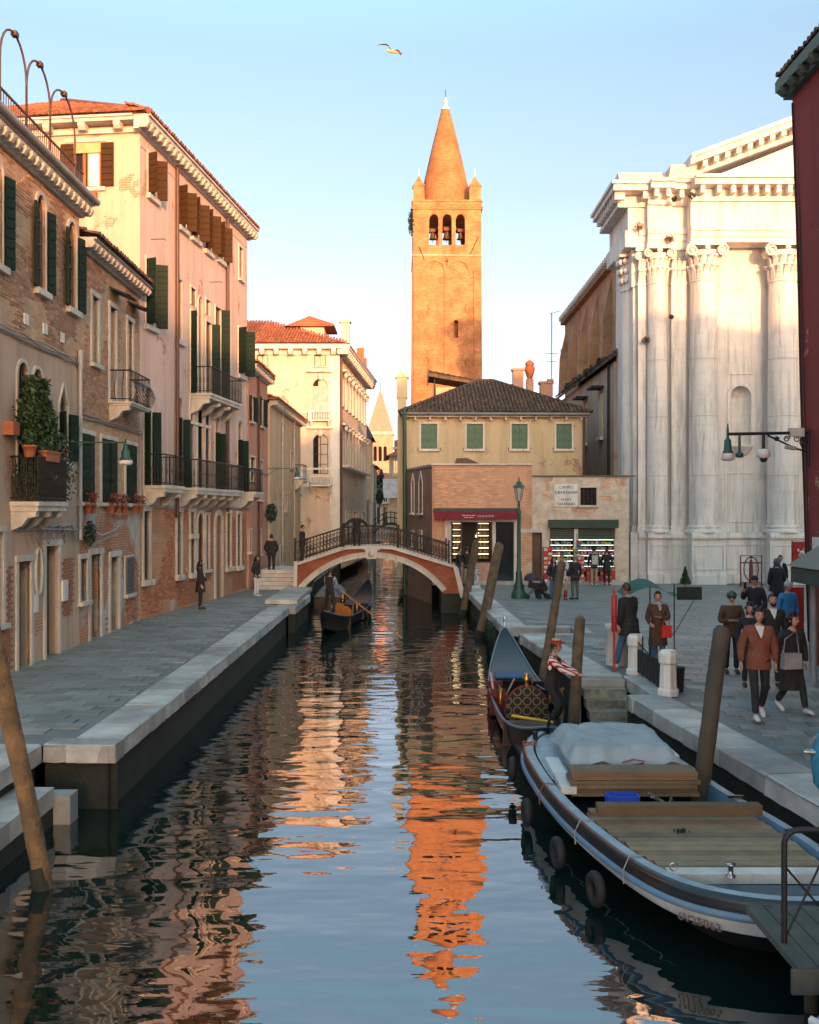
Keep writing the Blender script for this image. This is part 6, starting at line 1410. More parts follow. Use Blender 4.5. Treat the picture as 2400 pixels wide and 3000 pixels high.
def person(label, x, y, z, h, rz, top='jacket', topm=blackC, legm=navyC, shoem=darkS, hairm=hairB, hair='short', pose='stand', arms=('down', 'down'), bulk=1.0, long=None, longm=None, hat=None, hatm=None, scarf=None, under=None, yaw=0, lean=0, sleeve=None, hood=None, skinm=None, beard=False):
    s = h/1.75; sk = skinm or skinM
    T = thing('person', label, 'person', (x, y, z), rz); T.scale = (s, s, s)
    ln = lambda p: (p[0], p[1]-lean*max(0, p[2]-.9), p[2]-abs(lean)*.12*max(0, p[2]-.9))
    J = {'hip': 0.09, }
    if pose == 'walk': kn = ((.10, -.16, .50), (.10, .0, .50)); an = ((.10, -.26, .10), (.10, .30, .16)); toe = ((.11, -.44, .07), (.10, .14, .045))
    elif pose == 'walk2': kn = ((.10, -.02, .50), (.10, -.17, .51)); an = ((.10, .26, .15), (.10, -.24, .10)); toe = ((.10, .10, .045), (.11, -.42, .07))
    elif pose == 'wide': kn = ((.17, -.06, .49), (.15, .02, .49)); an = ((.22, -.02, .09), (.18, .06, .09)); toe = ((.26, -.19, .04), (.2, -.12, .04))
    elif pose == 'bent': kn = ((.14, -.22, .44), (.13, -.18, .44)); an = ((.14, -.02, .09), (.13, .02, .09)); toe = ((.15, -.19, .04), (.14, -.15, .04))
    else: kn = ((.10, -.02, .50), (.10, -.01, .50)); an = ((.105, .02, .09), (.105, .02, .09)); toe = ((.12, -.16, .04), (.12, -.16, .04))
    dz = -.1 if pose == 'bent' else 0
    sp = [ln((0, 0, .95+dz)), ln((0, 0, 1.12+dz)), ln((0, .0, 1.34+dz)), ln((0, .01, 1.47+dz)), ln((0, -.01, 1.56+dz))]
    ar = []
    for i, sg in ((0, 1), (1, -1)):
        e, w_ = ARMS[arms[i]] if isinstance(arms[i], str) else arms[i]; ar.append([ln((sg*.18, .0, 1.415+dz)), ln((sg*e[0], e[1], e[2]+dz)), ln((sg*w_[0], w_[1], w_[2]+dz))])
    nodes = [(sp[0], (.135, .10)), (sp[1], (.12, .09)), (sp[2], (.145, .10)), (sp[3], (.06, .055)), (sp[4], (.048, .05))]; edges = [(0, 1), (1, 2), (2, 3), (3, 4)]
    for i, a in enumerate(ar):
        k = len(nodes); nodes += [(a[0], .055), (a[1], .04), (a[2], .028)]; edges += [(2, k), (k, k+1), (k+1, k+2)]
    for i, sg in ((0, 1), (1, -1)):
        k = len(nodes); nodes += [((sg*.09, 0, .88+dz), .082), ((sg*kn[i][0], kn[i][1], kn[i][2]), .052), ((sg*an[i][0], an[i][1], an[i][2]), .036), ((sg*toe[i][0], toe[i][1], toe[i][2]), .032)]; edges += [(0, k), (k, k+1), (k+1, k+2), (k+2, k+3)]
    v, f = skin_mesh('b', nodes, edges)
    mb = MB(); mb.add(v, f, 0, True)
    R3 = Matrix.Rotation(yaw, 3, 'Z'); hc = Vector(ln((0, -.03, 1.655+dz)))
    hv = MB(); hv.ball((0, 0, 0), (.076, .095, .118), 14, 11)
    for i, p in enumerate(hv.v):
        t = max(0, -p[2]/.118); hv.v[i] = (p[0]*(1-.28*t), p[1]*(1-.15*t)-.012*t, p[2])
    hv.ball((0, -.098, -.012), (.014, .022, .026), 6, 5); hv.ball((.078, .01, -.01), (.01, .02, .03), 6, 5); hv.ball((-.078, .01, -.01), (.01, .02, .03), 6, 5)
    for sg in (1, -1): hv.ball((sg*.03, -.083, .018), (.014, .009, .007), 6, 4, 1); hv.cbox((sg*.031, -.088, .038), (.034, .012, .007), None, 1)
    hv.cbox((0, -.092, -.052), (.042, .012, .012), None, 2)
    if beard: hv.ball((0, -.045, -.075), (.058, .052, .052), 8, 6, 1)
    mb.add([tuple(R3 @ Vector(p)+hc) for p in hv.v], hv.f); n0 = len(mb.m)-len(hv.m); mb.m[n0:] = hv.m; mb.s[n0:] = hv.s
    for i, a in enumerate(ar):   # hands
        sg = 1 if i == 0 else -1; w_ = Vector(a[2]); d = (w_-Vector(a[1])).normalized(); side = Vector((0, 0, 1)).cross(d) if abs(d.z) < .9 else Vector((0, 1, 0)); side.normalize(); up = side.cross(d)
        mb.tube([w_, w_+d*.04, w_+d*.09], [(.024, .02), (.02, .038), (.016, .036)], 8, 0)
        for k, ln_ in enumerate((.062, .075, .07, .055)):
            b0 = w_+d*.085+side*(.028-.019*k); mb.tube([b0, b0+d*ln_*.5+up*.006, b0+d*ln_*.85-up*.018*sg], [.0095, .0085, .007], 5, 0)
        b0 = w_+d*.03+side*.03; mb.tube([b0, b0+side*.028+d*.03, b0+side*.03+d*.06], [.012, .010, .008], 5, 0)
    mb.build('body', [sk, eyeM, lipM], T)
    # clothes
    b = bulk; nodes = [(ln((0, 0, .87+dz)), (.165*b, .13*b)), (sp[1], (.15*b, .115*b)), (sp[2], (.175*b, .125*b)), (sp[3], (.085, .08))]; edges = [(0, 1), (1, 2), (2, 3)]
    for a in ar:
        k = len(nodes); nodes += [(a[0], .078*b), (a[1], .06*b), (tuple(Vector(a[2])-(Vector(a[2])-Vector(a[1])).normalized()*.01), .046*b)]; edges += [(2, k), (k, k+1), (k+1, k+2)]
    v, f = skin_mesh('t', nodes, edges)
    hem = MB(); hem.tube([(0, 0, .80+dz), (0, 0, .84+dz), ln((0, 0, 1.0+dz)), ln((0, 0, 1.12+dz))], [(.168*b, .128*b), (.172*b, .132*b), (.165*b, .125*b), (.14*b, .105*b)], 16)
    if sleeve is not None:
        fm = [1 if abs(sum(v[i][0] for i in q)/len(q)) > .165*b or sum(v[i][1] for i in q)/len(q) < -.17*b else 0 for q in f]
        m_ = MB(); m_.add(v, f, 0, True); m_.m = fm; m_.add(hem.v, hem.f, 0, True); m_.build(top, [topm, sleeve], T)
    else: m_ = MB(); m_.add(v, f, 0, True); m_.add(hem.v, hem.f, 0, True); m_.build(top, topm, T)
    nodes = [((0, .0, 1.04+dz), (.145, .112)), ]; edges = []
    for i, sg in ((0, 1), (1, -1)):
        k = len(nodes); nodes += [((sg*.092, 0, .86+dz), .095), ((sg*kn[i][0], kn[i][1], kn[i][2]), .072), ((sg*an[i][0], an[i][1], an[i][2]+.01), .06)]; edges += [(0, k), (k, k+1), (k+1, k+2)]
    v, f = skin_mesh('l', nodes, edges); m_ = MB(); m_.add(v, f, 0, True); m_.tube([(0, 0, .80+dz), (0, 0, .9+dz), (0, 0, 1.03+dz)], [(.15, .105), (.155, .112), (.14, .105)], 14); m_.build('trousers', legm, T)
    for i, sg in ((0, 1), (1, -1)):
        a, t = Vector((sg*an[i][0], an[i][1], an[i][2])), Vector((sg*toe[i][0], toe[i][1], toe[i][2])); m_ = MB()
        m_.tube([a+(a-t).normalized()*.05+Vector((0, 0, -.045)), a+Vector((0, 0, -.03)), (a+t)/2+Vector((0, 0, -.005)), t, t+(t-a)*.22+Vector((0, 0, -.01))], [(.03, .035), (.05, .045), (.042, .048), (.032, .045), (.015, .03)], 8); m_.build('shoe', shoem, T)
    if long:   # coat skirt or skirt hem height
        m_ = MB(); zt = 1.05+dz; m_.tube([(0, 0, zt), (0, 0, .85+dz), (0, -.0, (long+.85)/2), (0, 0, long)], [(.172*b, .13*b), (.185*b, .145*b), (.195*b, .15*b), (.21*b, .165*b)], 14)
        m_.build('coat_skirt', longm or topm, T)
    hm = MB()
    if hair != 'none':
        bl = MB(); bl.ball((0, .012, .012), (.087, .104, .122), 14, 11); keep = []
        for fi in bl.f:
            c = [sum(bl.v[i][k] for i in fi)/4 for k in range(3)]
            if c[2] > .065 or (c[1] > -.02 and c[2] > (-.05 if hair == 'short' else -.1)) : keep.append(fi)
        hm.add(bl.v, keep, 0, True)
        if hair == 'long': hm.tube([(0, .04, .04), (0, .07, -.08), (0, .075, -.2), (0, .07, -.34)], [(.07, .085), (.06, .095), (.05, .10), (.02, .07)], 10); hm.tube([(.075, -.02, .03), (.088, -.02, -.1), (.085, -.03, -.26)], [.03, .035, .02], 6); hm.tube([(-.075, -.02, .03), (-.088, -.02, -.1), (-.085, -.03, -.26)], [.03, .035, .02], 6)
        if hair == 'curly':
            for _ in range(26): a = RD.uniform(0, 2*PI); e = RD.uniform(-.2, 1.3); hm.ball((.085*math.cos(a)*math.cos(e), .02+.09*math.sin(a)*math.cos(e)*(1 if math.sin(a) > -.4 else .5), .03+.11*math.sin(e)), RD.uniform(.026, .04), 6, 5)
        hm.v = [tuple(R3 @ Vector(p)+hc) for p in hm.v]; hm.build('hair', hairm, T)
    if hat:
        m_ = MB()
        if hat == 'beanie': m_.ball((0, .01, .045), (.093, .108, .10), 12, 8); m_.lathe([(.094, -.02), (.098, .03)], 12, (0, .005, .03), sy=1.15)
        if hat == 'helmet': m_.ball((0, .01, .045), (.11, .125, .105), 14, 9); m_.prism([(-.08, -.09), (.08, -.09), (.06, -.15), (-.06, -.15)], .03, .045, 'z')
        if hat == 'boater': m_.lathe([(.17, .07), (.17, .082), (.09, .085), (.085, .15), (0, .155)], 20)
        if hat == 'cap': m_.ball((0, .01, .05), (.092, .108, .09), 12, 8); m_.prism([(-.07, -.08), (.07, -.08), (.05, -.17), (-.05, -.17)], .05, .062, 'z')
        m_.v = [tuple(R3 @ Vector(p)+hc) for p in m_.v]; o = m_.build('hat', hatm or blackC, T)
        if hat == 'boater': r_ = MB(); r_.lathe([(.093, .088), (.092, .125)], 20); r_.lathe([(.165, .066), (.165, .07)], 20); r_.lathe([(.173, .066), (.172, .086)], 20); r_.v = [tuple(R3 @ Vector(p)+hc) for p in r_.v]; r_.build('hat_ribbon', redC, o)
    if scarf: m_ = MB(); c = Vector(sp[3]); m_.tube([c+Vector((.085*math.cos(t), -.02+.085*math.sin(t), .035+.012*math.sin(3*t))) for t in [2*PI*k/12 for k in range(13)]], .042, 7); m_.tube([c+Vector((.03, -.1, .02)), c+Vector((.05, -.15, -.12))], [.045, .03], 7); m_.build('scarf', scarf, T)
    if under: m_ = MB(); c = Vector(sp[3]); m_.add([c+Vector((-.07, -.085, .02)), c+Vector((.07, -.085, .02)), c+Vector((.03, -.14*b, -.1)), c+Vector((0, -.15*b, -.17)), c+Vector((-.03, -.14*b, -.1)), c+Vector((0, -.095, .03))], [(0, 5, 1, 2, 3, 4)]); m_.build('shirt', under, T)
    if hood: m_ = MB(); m_.ball(tuple(hc+Vector((0, .025, .01))), (.11, .12, .14), 12, 9); m_.v = [(p[0], max(p[1], hc.y-.045), p[2]) for p in m_.v]; m_.build('hood', hood, T)
    return T
PB = rad(180)   # facing away from the camera
person('woman in a dark jacket, white trousers and white shoes on the left quay', -6.15, 40.1, 0, 1.62, rad(70), legm=whiteC, shoem=whiteS, hair='long', arms=('pocket', 'pocket'))
person('person in a black coat and black trousers near the palazzo door on the left quay', -7.3, 34.8, 0, 1.7, rad(100), hair='long', legm=blackC, long=.62, arms=('fwd', 'down'), bulk=1.15)
person('person in a black puffer jacket climbing the steps to the bridge, seen from behind', -6.3, 45.5, .62, 1.74, PB, bulk=1.35, legm=blackC, arms=('pocket', 'pocket'))
person('man in a dark jacket leaning on the bridge railing with arms spread', -2.3, 43.55, 1.66, 1.74, rad(-12), arms=(((.40, -.10, 1.3), (.60, -.22, 1.1)), ((.36, -.12, 1.3), (.66, -.25, 1.02))), lean=.22, hairm=hairBr, bulk=1.15)
person('person in black standing on the left end of the bridge', -4.72, 43.9, 1.13, 1.68, rad(80), hair='short', bulk=1.15, arms=('hold', 'hold'))
person('gondolier in black vest and striped sleeves rowing at the stern of the gondola', -2.92, 36.6, -.42, 1.72, rad(165), topm=blackC, sleeve=strB, legm=blackC, pose='wide', arms=('row', 'row'))
person('woman in a black jacket and blue jeans talking by the pushchair', 5.58, 38.8, 0, 1.62, rad(40), legm=jeanC, hair='long', arms=('down', 'pocket'))
person('man in a white pullover with a shoulder strap in the campo group', 6.12, 40.0, 0, 1.72, rad(10), topm=whiteC, legm=whiteC, arms=('fold', 'phone'))
person('man in a dark coat and grey trousers seen from behind in the campo group', 6.42, 38.7, 0, 1.72, PB+rad(20), legm=greyC, hairm=M('grey_hair', (.2, .2, .21), .6), long=.75)
person('small child in red trousers between the adults of the campo group', 6.02, 38.5, 0, .80, rad(30), topm=beigeC, legm=redC, hair='short')
person('person with a pale backpack and beige trousers looking into the souvenir shop', 8.55, 46.2, 0, 1.74, PB, legm=beigeC, shoem=whiteS, topm=navyC)
person('person dressed all in black looking into the souvenir shop', 9.12, 46.1, 0, 1.70, PB+rad(-15), legm=blackC, long=.7)
person('person in a dark jacket and pale trousers in front of the chocolate shop window', 2.65, 46.0, 0, 1.78, PB+rad(10), legm=beigeC, arms=('spread', 'down'))
person('dark figure carrying a blue bag at the end of the bridge', 2.25, 45.6, 0, 1.75, rad(100), legm=navyC)
person('tall man in a long dark coat and light blue jeans behind the stone bollards', 4.72, 21.4, 0, 1.86, rad(215), topm=blackC, legm=jeanC, shoem=whiteS, pose='walk', hairm=hairBr, bulk=1.2, long=.72, arms=('down', 'fwd'), lean=.08)
person('woman in a brown coat and pale scarf carrying a red bag under the green parasol', 5.38, 21.6, 0, 1.66, rad(-12), topm=brownC, legm=jeanC, scarf=M('scarf_pale', (.4, .36, .36), .9), hair='short', hairm=hairBr, long=.55, arms=('fold', 'hold'), bulk=1.05)
person('person in a brown jacket and dark green helmet looking down at a phone', 6.78, 21.0, 0, 1.70, rad(-8), topm=brownC, legm=navyC, arms=('phone', 'phone'), hat='helmet', hatm=M('helmet_green', (.02, .06, .06), .4), bulk=1.15)
person('woman with dark curly hair in a black coat just behind the man in the fleece', 6.62, 19.4, 0, 1.60, rad(-10), legm=blackC, hair='curly', long=.6, arms=('down', 'down'))
person('man in a patterned red brown fleece and black trousers walking towards us', 5.74, 16.4, 0, 1.80, rad(-6), topm=fleeceC, legm=blackC, shoem=whiteS, hair='curly', pose='walk2', under=whiteC, bulk=1.18, arms=('down', 'down2'))
person('woman in a long black coat with grey shoulder bag beside the man in the fleece', 6.48, 16.9, 0, 1.66, rad(12), legm=blackC, shoem=whiteS, hair='curly', long=.42, pose='walk', arms=('down2', 'pocket'), yaw=rad(25), bulk=1.1)
person('bearded man in a black jacket over a white shirt in the walking group', 7.02, 19.3, 0, 1.80, rad(-5), legm=blackC, under=whiteC, beard=True, bulk=1.1)
person('man in a dark jacket holding up a phone to photograph', 8.72, 25.2, 0, 1.76, rad(-25), arms=('down', 'up'), hat='cap', hatm=blackC, bulk=1.2)
person('woman in a bright blue jacket and pale knitted beanie', 9.25, 24.4, 0, 1.68, rad(15), topm=blueC, legm=navyC, hat='beanie', hatm=M('pale_knit', (.5, .52, .58), .9), bulk=1.2)
person('hooded person in a black coat near the kiosk, seen from behind', 12.45, 33.8, 0, 1.78, PB, bulk=1.3, long=.7, hood=M('grey_hood', (.1, .1, .11), .9))
person('man with sunglasses behind the kiosk roof', 13.9, 37.4, 0, 1.76, rad(0), legm=navyC, topm=navyC, under=whiteC)
person('gondolier in a straw hat with red ribbon and red striped sleeves holding the post', 2.66, 18.7, -.62, 1.70, rad(72), topm=blackC, sleeve=strR, legm=blackC, pose='bent', hat='boater', hatm=M('straw', (.55, .38, .16), .8), arms=(((.22, -.25, 1.22), (.14, -.50, 1.12)), ((.20, -.24, 1.22), (.10, -.52, 1.14))), lean=.1, hairm=hairBr)
def small(name, label, cat, mb, mat, loc, rz=0):
    t = mb.build(name, mat, None, loc); t.rotation_euler = (0, 0, rz); return tag(t, label, cat)
def bag(name, label, w_, h_, d, mat, loc, rz=0, strap=None):
    t = thing(name, label, 'bag', loc, rz); q = MB(); q.prism([(-w_/2, 0), (w_/2, 0), (w_/2*.92, h_), (-w_/2*.92, h_)], -d/2, d/2, 'y'); q.build('bag_body', mat, t)
    q = MB(); q.tube(strap or [(-w_*.3, 0, h_), (-w_*.25, 0, h_+.12), (w_*.25, 0, h_+.12), (w_*.3, 0, h_)], .012, 5); q.build('strap', mat, t); return t
bag('handbag', 'bright red handbag held by the woman in the brown coat', .22, .26, .1, cloth('red_bag', (.55, .03, .015)), (5.48, 21.28, .72))
bag('shoulder_bag', 'grey shoulder bag across the front of the woman in black', .34, .26, .12, cloth('grey_bag', (.30, .28, .30)), (6.38, 16.66, .78), rad(12), [(-.15, 0, .25), (-.12, .0, .5), (.12, .05, .62), (.16, .03, .25)])
bag('backpack', 'pale backpack on the back of the person at the souvenir shop', .28, .42, .16, cloth('pale_pack', (.42, .42, .42)), (8.55, 46.0, .98))
bag('carrier_bag', 'bright blue carrier bag hanging from the dark figure at the bridge end', .22, .26, .12, blueC, (2.2, 45.3, .6))
bag('shopping_bag', 'grey paper shopping bag beside the brown jacketed person', .3, .36, .12, cloth('grey_paper', (.24, .23, .24)), (6.45, 20.7, .55))
q = MB(); q.box(-.035, .035, -.005, .005, 0, .14); small('mobile_phone', 'phone held up by the man taking a photograph', 'phone', q, glassM, (8.35, 24.82, 1.50))
# ------------------------------------------------------------------ pushchair
pc = thing('pushchair', 'dark folding pushchair parked by the lamp post', 'pushchair', (4.95, 39.0, 0), rad(0))
q = MB(); q.lathe([(.3, 0), (.28, .12), (.2, .24), (0, .3)], 12, (-.18, 0, .72), sx=1, sy=.8); q.build('canopy', M('purple_black_canopy', (.04, .03, .06), .8), pc)
q = MB(); q.prism([(-.3, .45), (.35, .3), (.45, .4), (.3, .75), (.2, .62), (-.1, .62), (-.25, .8)], -.2, .2, 'y'); q.build('seat', blackC, pc)
q = MB()
for y in (-.24, .24): q.tube([(-.35, y, .15), (.1, y, .5), (.42, y, .95), (.5, y, 1.0)], .018, 5); q.tube([(.45, y, .12), (-.05, y, .55)], .018, 5)
q.tube([(.5, -.24, 1.0), (.5, .24, 1.0)], .022, 6); q.build('frame', ironM, pc)
for x, r_ in ((-.35, .09), (.42, .11), (.1, .1)):
    for y in (-.25, .25):
        q = MB(); q.tube([(x, y-.02, r_), (x, y+.02, r_)], r_, 12); q.build('wheel', blackC, pc)
q = MB(); q.box(-.05, .3, -.16, .16, .18, .38); q.build('basket', blackC, pc)
# ------------------------------------------------------------------ bollards, fence panel, poles, parasol
def bollard(x, y, label, h=.84):
    t = thing('stone_bollard', label, 'bollard', (x, y, 0), 0, 'stone bollards at the quay')
    q = MB(); q.lathe([(.20, 0), (.2, .1), (.165, .14), (.15, h-.26)], 8, sm=False); q.build('shaft', stoneW, t)
    q = MB(); q.lathe([(.15, h-.26), (.18, h-.23), (.18, h-.06), (.13, h)], 12, sm=False); q.build('cap', stoneW, t); return t
bollard(4.80, 18.5, 'nearest stone bollard, beside the canal steps'); bollard(4.74, 20.9, 'second stone bollard, where the coated man walks')
q = thing('round_planter', 'squat grey stone pillar behind the red pole and the jeans', 'pillar', (4.62, 22.2, 0)); MB().lathe([(.26, 0), (.24, .75), (.28, .8), (.27, .9), (.1, .93)], 14).build('drum', stone, q)
q = thing('black_barrier', 'black cloth barrier panel stretched between the two stone bollards', 'barrier', (4.75, 0, 0))
MB().box(-.02, .02, 18.75, 20.7, .08, .55).build('cloth_panel', blackC, q)
for z in (.6, .3): MB().tube([(0, 18.6, z), (0, 19.6, z-.05), (0, 20.8, z+.1)], .015, 5).build('rope', blackC, q)
for y in (19.3, 19.9, 20.5): MB().tube([(0.04, y, 0), (0.04, y, .85)], .015, 5).build('stake', ironM, q)
q = thing('litter_bin', 'small black bin behind the nearest stone bollard', 'bin', (5.08, 18.95, 0)); MB().lathe([(.13, 0), (.15, .42), (.16, .42), (.16, .46)], 10).build('bin_body', blackC, q)
q = thing('red_pole', 'red pole with a thicker rolled red top standing on the quay edge', 'pole', (4.35, 21.2, 0)); MB().tube([(0, 0, 0), (0, 0, 1.7)], .026, 7).build('pole', redM, q); MB().tube([(0, 0, .85), (0, 0, .87), (0, 0, 1.62), (0, 0, 1.65)], [.03, .06, .06, .03], 8).build('rolled_sleeve', redM, q); MB().lathe([(.02, 1.65), (.02, 1.76), (.0, 1.78)], 6).build('tip', redM, q)
pr = thing('green_parasol', 'tilted green fabric sunshade on thin poles over the woman in brown', 'parasol', (5.4, 22.0, 0))
gc = cloth('green_canvas', (.01, .10, .075)); m_ = MB(); pts = []
for i in range(9):
    for j in range(5): u, v_ = i/8, j/4; pts.append((-.75+1.25*u, -.5+v_*.9, 1.56+.30*math.sin(PI*min(1, u*1.15))*(.7+.3*v_)+.05*v_))
m_.add(pts, [(i*5+j, (i+1)*5+j, (i+1)*5+j+1, i*5+j+1) for i in range(8) for j in range(4)], 0, True); m_.build('canopy', gc, pr)
m_ = MB(); m_.box(.38, .92, -.45, -.42, 1.5, 1.78); m_.build('hanging_flap', M('black_green_panel', (.012, .025, .02), .8), pr)
for x, y, z in ((.36, -.3, 1.82), (-.12, -.1, 1.78)): MB().tube([(x, y, 0), (x, y, z)], .014, 6).build('pole', ironM, pr)
for a, b in (((.36, -.3, .75), (.8, -.3, 1.5)), ((.36, -.3, .7), (-.2, -.2, 1.3))): MB().tube([a, b], .008, 4).build('stay', ironM, pr)
# ------------------------------------------------------------------ kiosk on the right
kg = M('kiosk_green', (.045, .075, .065), .6); kz = thing('kiosk', 'green metal newspaper kiosk with a tiered hipped roof at the right edge', 'kiosk', (0, 0, 0))
q = MB(); q.add([(7.6, 17.0, 2.32), (11.2, 17.0, 2.32), (11.2, 20.1, 2.32), (7.6, 20.1, 2.32), (8.25, 17.7, 2.9), (10.5, 17.7, 2.9), (10.5, 19.5, 2.9), (8.25, 19.5, 2.9)], [(0, 1, 5, 4), (1, 2, 6, 5), (2, 3, 7, 6), (3, 0, 4, 7), (4, 5, 6, 7)]); q.build('lower_roof', M('kiosk_roof', (.055, .085, .075), .5, vs=3, col2=(.09, .10, .05)), kz)
q = MB(); q.box(8.35, 10.3, 17.8, 19.4, 2.901, 3.0); q.prism([(8.05, 3.001), (10.4, 3.001), (10.0, 3.2), (8.4, 3.2)], 17.6, 19.7, 'y'); q.build('upper_roof', MC['kiosk_roof'], kz); q = MB(); q.box(8.5, 10, 17.9, 19.3, 3.201, 3.7); q.build('turret', kg, kz)
q = MB(); q.box(7.66, 11.1, 17.06, 20.04, 2.0, 2.30); q.build('fascia', kg, kz)
q = MB()
for i in range(7): q.tube([(8.3+.1*math.cos(k*.7)*(1-k/16)+i*.25, 17.9, 3.8+.12*math.sin(k*.7)*(1-k/16)) for k in range(13)], .02, 4)
q.build('scroll_ornament', ironM, kz)
for x, y in ((8.02, 19.8), (8.02, 17.3)): MB().tube([(x, y, 0), (x, y, 2.0)], .07, 10).build('post', M('pale_blue_grey_paint', (.25, .29, .32), .5), kz)
MB().box(8.9, 11, 17.4, 19.8, 0, 1.999).build('cabin', kg, kz)
rb_ = thing('red_cabinet', 'plain red box standing behind the kiosk post', 'cabinet', (9.75, 25.3, 0)); MB().box(-.17, .2, -.15, .15, .45, 1.5).build('door', redM, rb_); MB().box(-.18, .21, -.13, .16, .0, .449).build('base', ironM, rb_)
lf = thing('red_banner', 'red banner with a white winged lion emblem above the kiosk roof', 'banner', (0, 37, 0)); x0, x1 = (1669-862.5)/2100*37, (1700-862.5)/2100*37
MB().box(x0, x1, -.02, .02, 1.3, 2.3).build('banner_cloth', redM, lf)
q = MB(); c = (x0+x1)/2+.06; q.ball((c, -.03, 1.9), (.11, .02, .07), 8, 5); q.ball((c-.13, -.03, 1.98), (.05, .02, .055), 8, 5); q.prism([(c-.02, 1.92), (c+.14, 2.12), (c+.05, 1.95)], -.04, -.025, 'y')
for dx in (-.1, -.03, .06, .1): q.cbox((c+dx, -.03, 1.8), (.025, .02, .12))
q.tube([(c+.1, -.03, 1.9), (c+.17, -.03, 1.98), (c+.15, -.03, 2.05)], .012, 4); q.build('lion_emblem', stoneW, lf); MB().tube([(x0, .04, 0), (x0, .04, 2.35)], .025, 5).build('pole', ironM, lf)
sg_ = thing('iron_square_sculpture', 'rust red square iron frame with a ring and figure shaped post by the church wall', 'sculpture', (0, 45.2, 0)); rc = M('rust_red_iron', (.16, .045, .025), .7); xa, xb = (1560-862.5)/2100*45.2, (1604-862.5)/2100*45.2
q = MB(); [q.tube(p, .035, 5, sm=False) for p in ([(xa, 0, .2), (xa, 0, 1.42), (xb, 0, 1.42), (xb, 0, .2), (xa, 0, .2)], [(xa, 0, 1.1), (xb, 0, 1.1)])]; q.build('square_frame', rc, sg_)
xm = (xa+xb)/2; q = MB(); q.tube([(xm+.33*math.cos(t), 0, .82+.55*math.sin(t)) for t in [2*PI*k/18 for k in range(19)]], .028, 5, cap=False); q.build('ring', rc, sg_)
q = MB(); q.tube([(xm, 0, .2), (xm, 0, .9), (xm, 0, 1.25)], [.1, .09, .05], 7); q.ball((xm, 0, 1.36), .08, 8, 6); q.build('centre_post', rc, sg_)
for x in (xa, xb): MB().box(x-.04, x+.04, -.04, .04, 0, .2).build('foot', rc, sg_)
tr = thing('potted_fir', 'small green fir tree at the foot of the church front', 'tree', ((1443-862.5)/2100*44.5, 44.5, 0))
leaves(tr, 'crown', None, None, 900, leafM, .05, shape=lambda: (lambda f, a: (.26*(1-f)*math.cos(a)*RD.random()**.4, .26*(1-f)*math.sin(a)*RD.random()**.4, .2+f*.75))(RD.random(), RD.uniform(0, 6.28)))
MB().tube([(0, 0, 0), (0, 0, .9)], [.03, .01], 5).build('trunk', woodM, tr)
for i, (x0, x1, px, py0, py1) in enumerate(((0, 0, 1605, 0, 0),)):
    pass
rk = thing('graffiti_utility_box', 'narrow white and black poster covered utility box by the chocolate shop', 'utility box', (2.9, 45.0, 0)); MB().box(-.2, .12, -.15, .15, .1, 1.05).build('cabinet', M('dark_green_frame'), rk) if 0 else MB().box(-.22, .02, -.15, .15, .1, 1.05).build('cabinet', greenI, rk)
MB().box(.021, .22, -.12, .12, .1, .9).build('poster_panel', M('torn_posters', (.55, .55, .55), .8, vs=14, col2=(.05, .06, .06), thr=(.48, .52)), rk); MB().box(-.3, .28, -.2, .2, 0, .1).build('plinth', stoneK, rk)
# ------------------------------------------------------------------ seagull
gu_ = thing('seagull', 'brown tinged seagull gliding high in the sky left of the bell tower', 'bird', ((826-862.5)/2100*34, 34, HC+(1078-108)/2100*34), rad(15))
fe = M('gull_wing', (.22, .14, .12), .7, bump=0); wb = M('gull_body', (.7, .5, .32), .7, bump=0)
q = MB(); q.tube([(-.2, 0, 0), (-.13, 0, .0), (0, 0, 0), (.14, 0, -.01), (.24, 0, -.02)], [.01, .045, .06, .04, .008], 9); q.ball((-.17, 0, .015), .036, 8, 6); q.tube([(-.2, 0, .01), (-.245, 0, .0)], [.012, .003], 5); q.build('body', wb, gu_)
for nm, pts, in (('wing', [(-.02, 0, .02), (-.12, .05, .2), (-.2, .1, .26), (-.34, .16, .27), (-.5, .2, .24)]), ('wing', [(.03, 0, .02), (.12, .04, .07), (.22, .1, .1), (.3, .14, .06), (.36, .18, -.02)])):
    q = MB(); q.tube(pts, [(.02, .075), (.017, .07), (.014, .06), (.01, .04), (.003, .01)], 8); q.build(nm, fe, gu_)
q = MB(); q.prism([(.2, -.03), (.34, -.06), (.34, .06), (.2, .03)], -.025, -.018, 'z'); q.build('tail', wb, gu_)

# ------------------------------------------------------------------ small wall clutter
cx = thing('cable_tangle', 'tangle of grey cables and pipes on the plaster above the left doors', 'cables', A.e.location, A.e.rotation_euler.z)
q = MB(); rr = random.Random(5)
for k in range(7):
    u0 = A.u(60)+k*.55; pts = [(u0+i*.16, -.05-rr.uniform(0, .03), 2.95-.25*math.sin(PI*i/6)*rr.uniform(.4, 1.2)+rr.uniform(-.03, .03)) for i in range(7)]; q.tube(pts, .014, 4)
q.tube([(A.u(30), -.05, 3.02), (A.u(100), -.05, 3.0), (A.u(160), -.06, 2.95)], .03, 5); q.build('cable', pipeG, cx)
cy = thing('wall_cable', 'dark cable and pipe running down the edge of the red building', 'cables', Rr.e.location, Rr.e.rotation_euler.z)
q = MB(); q.tube([(.06, -.05-.03*12, 12.6), (.1, -.30, 9), (.07, -.22, 6), (.12, -.14, 3), (.1, -.06, .5)], .022, 5); q.tube([(.25, -.36, 12.6), (.24, -.28, 8.5), (.3, -.18, 4.5), (.26, -.08, .5)], .012, 4); q.build('cable', ironM, cy)
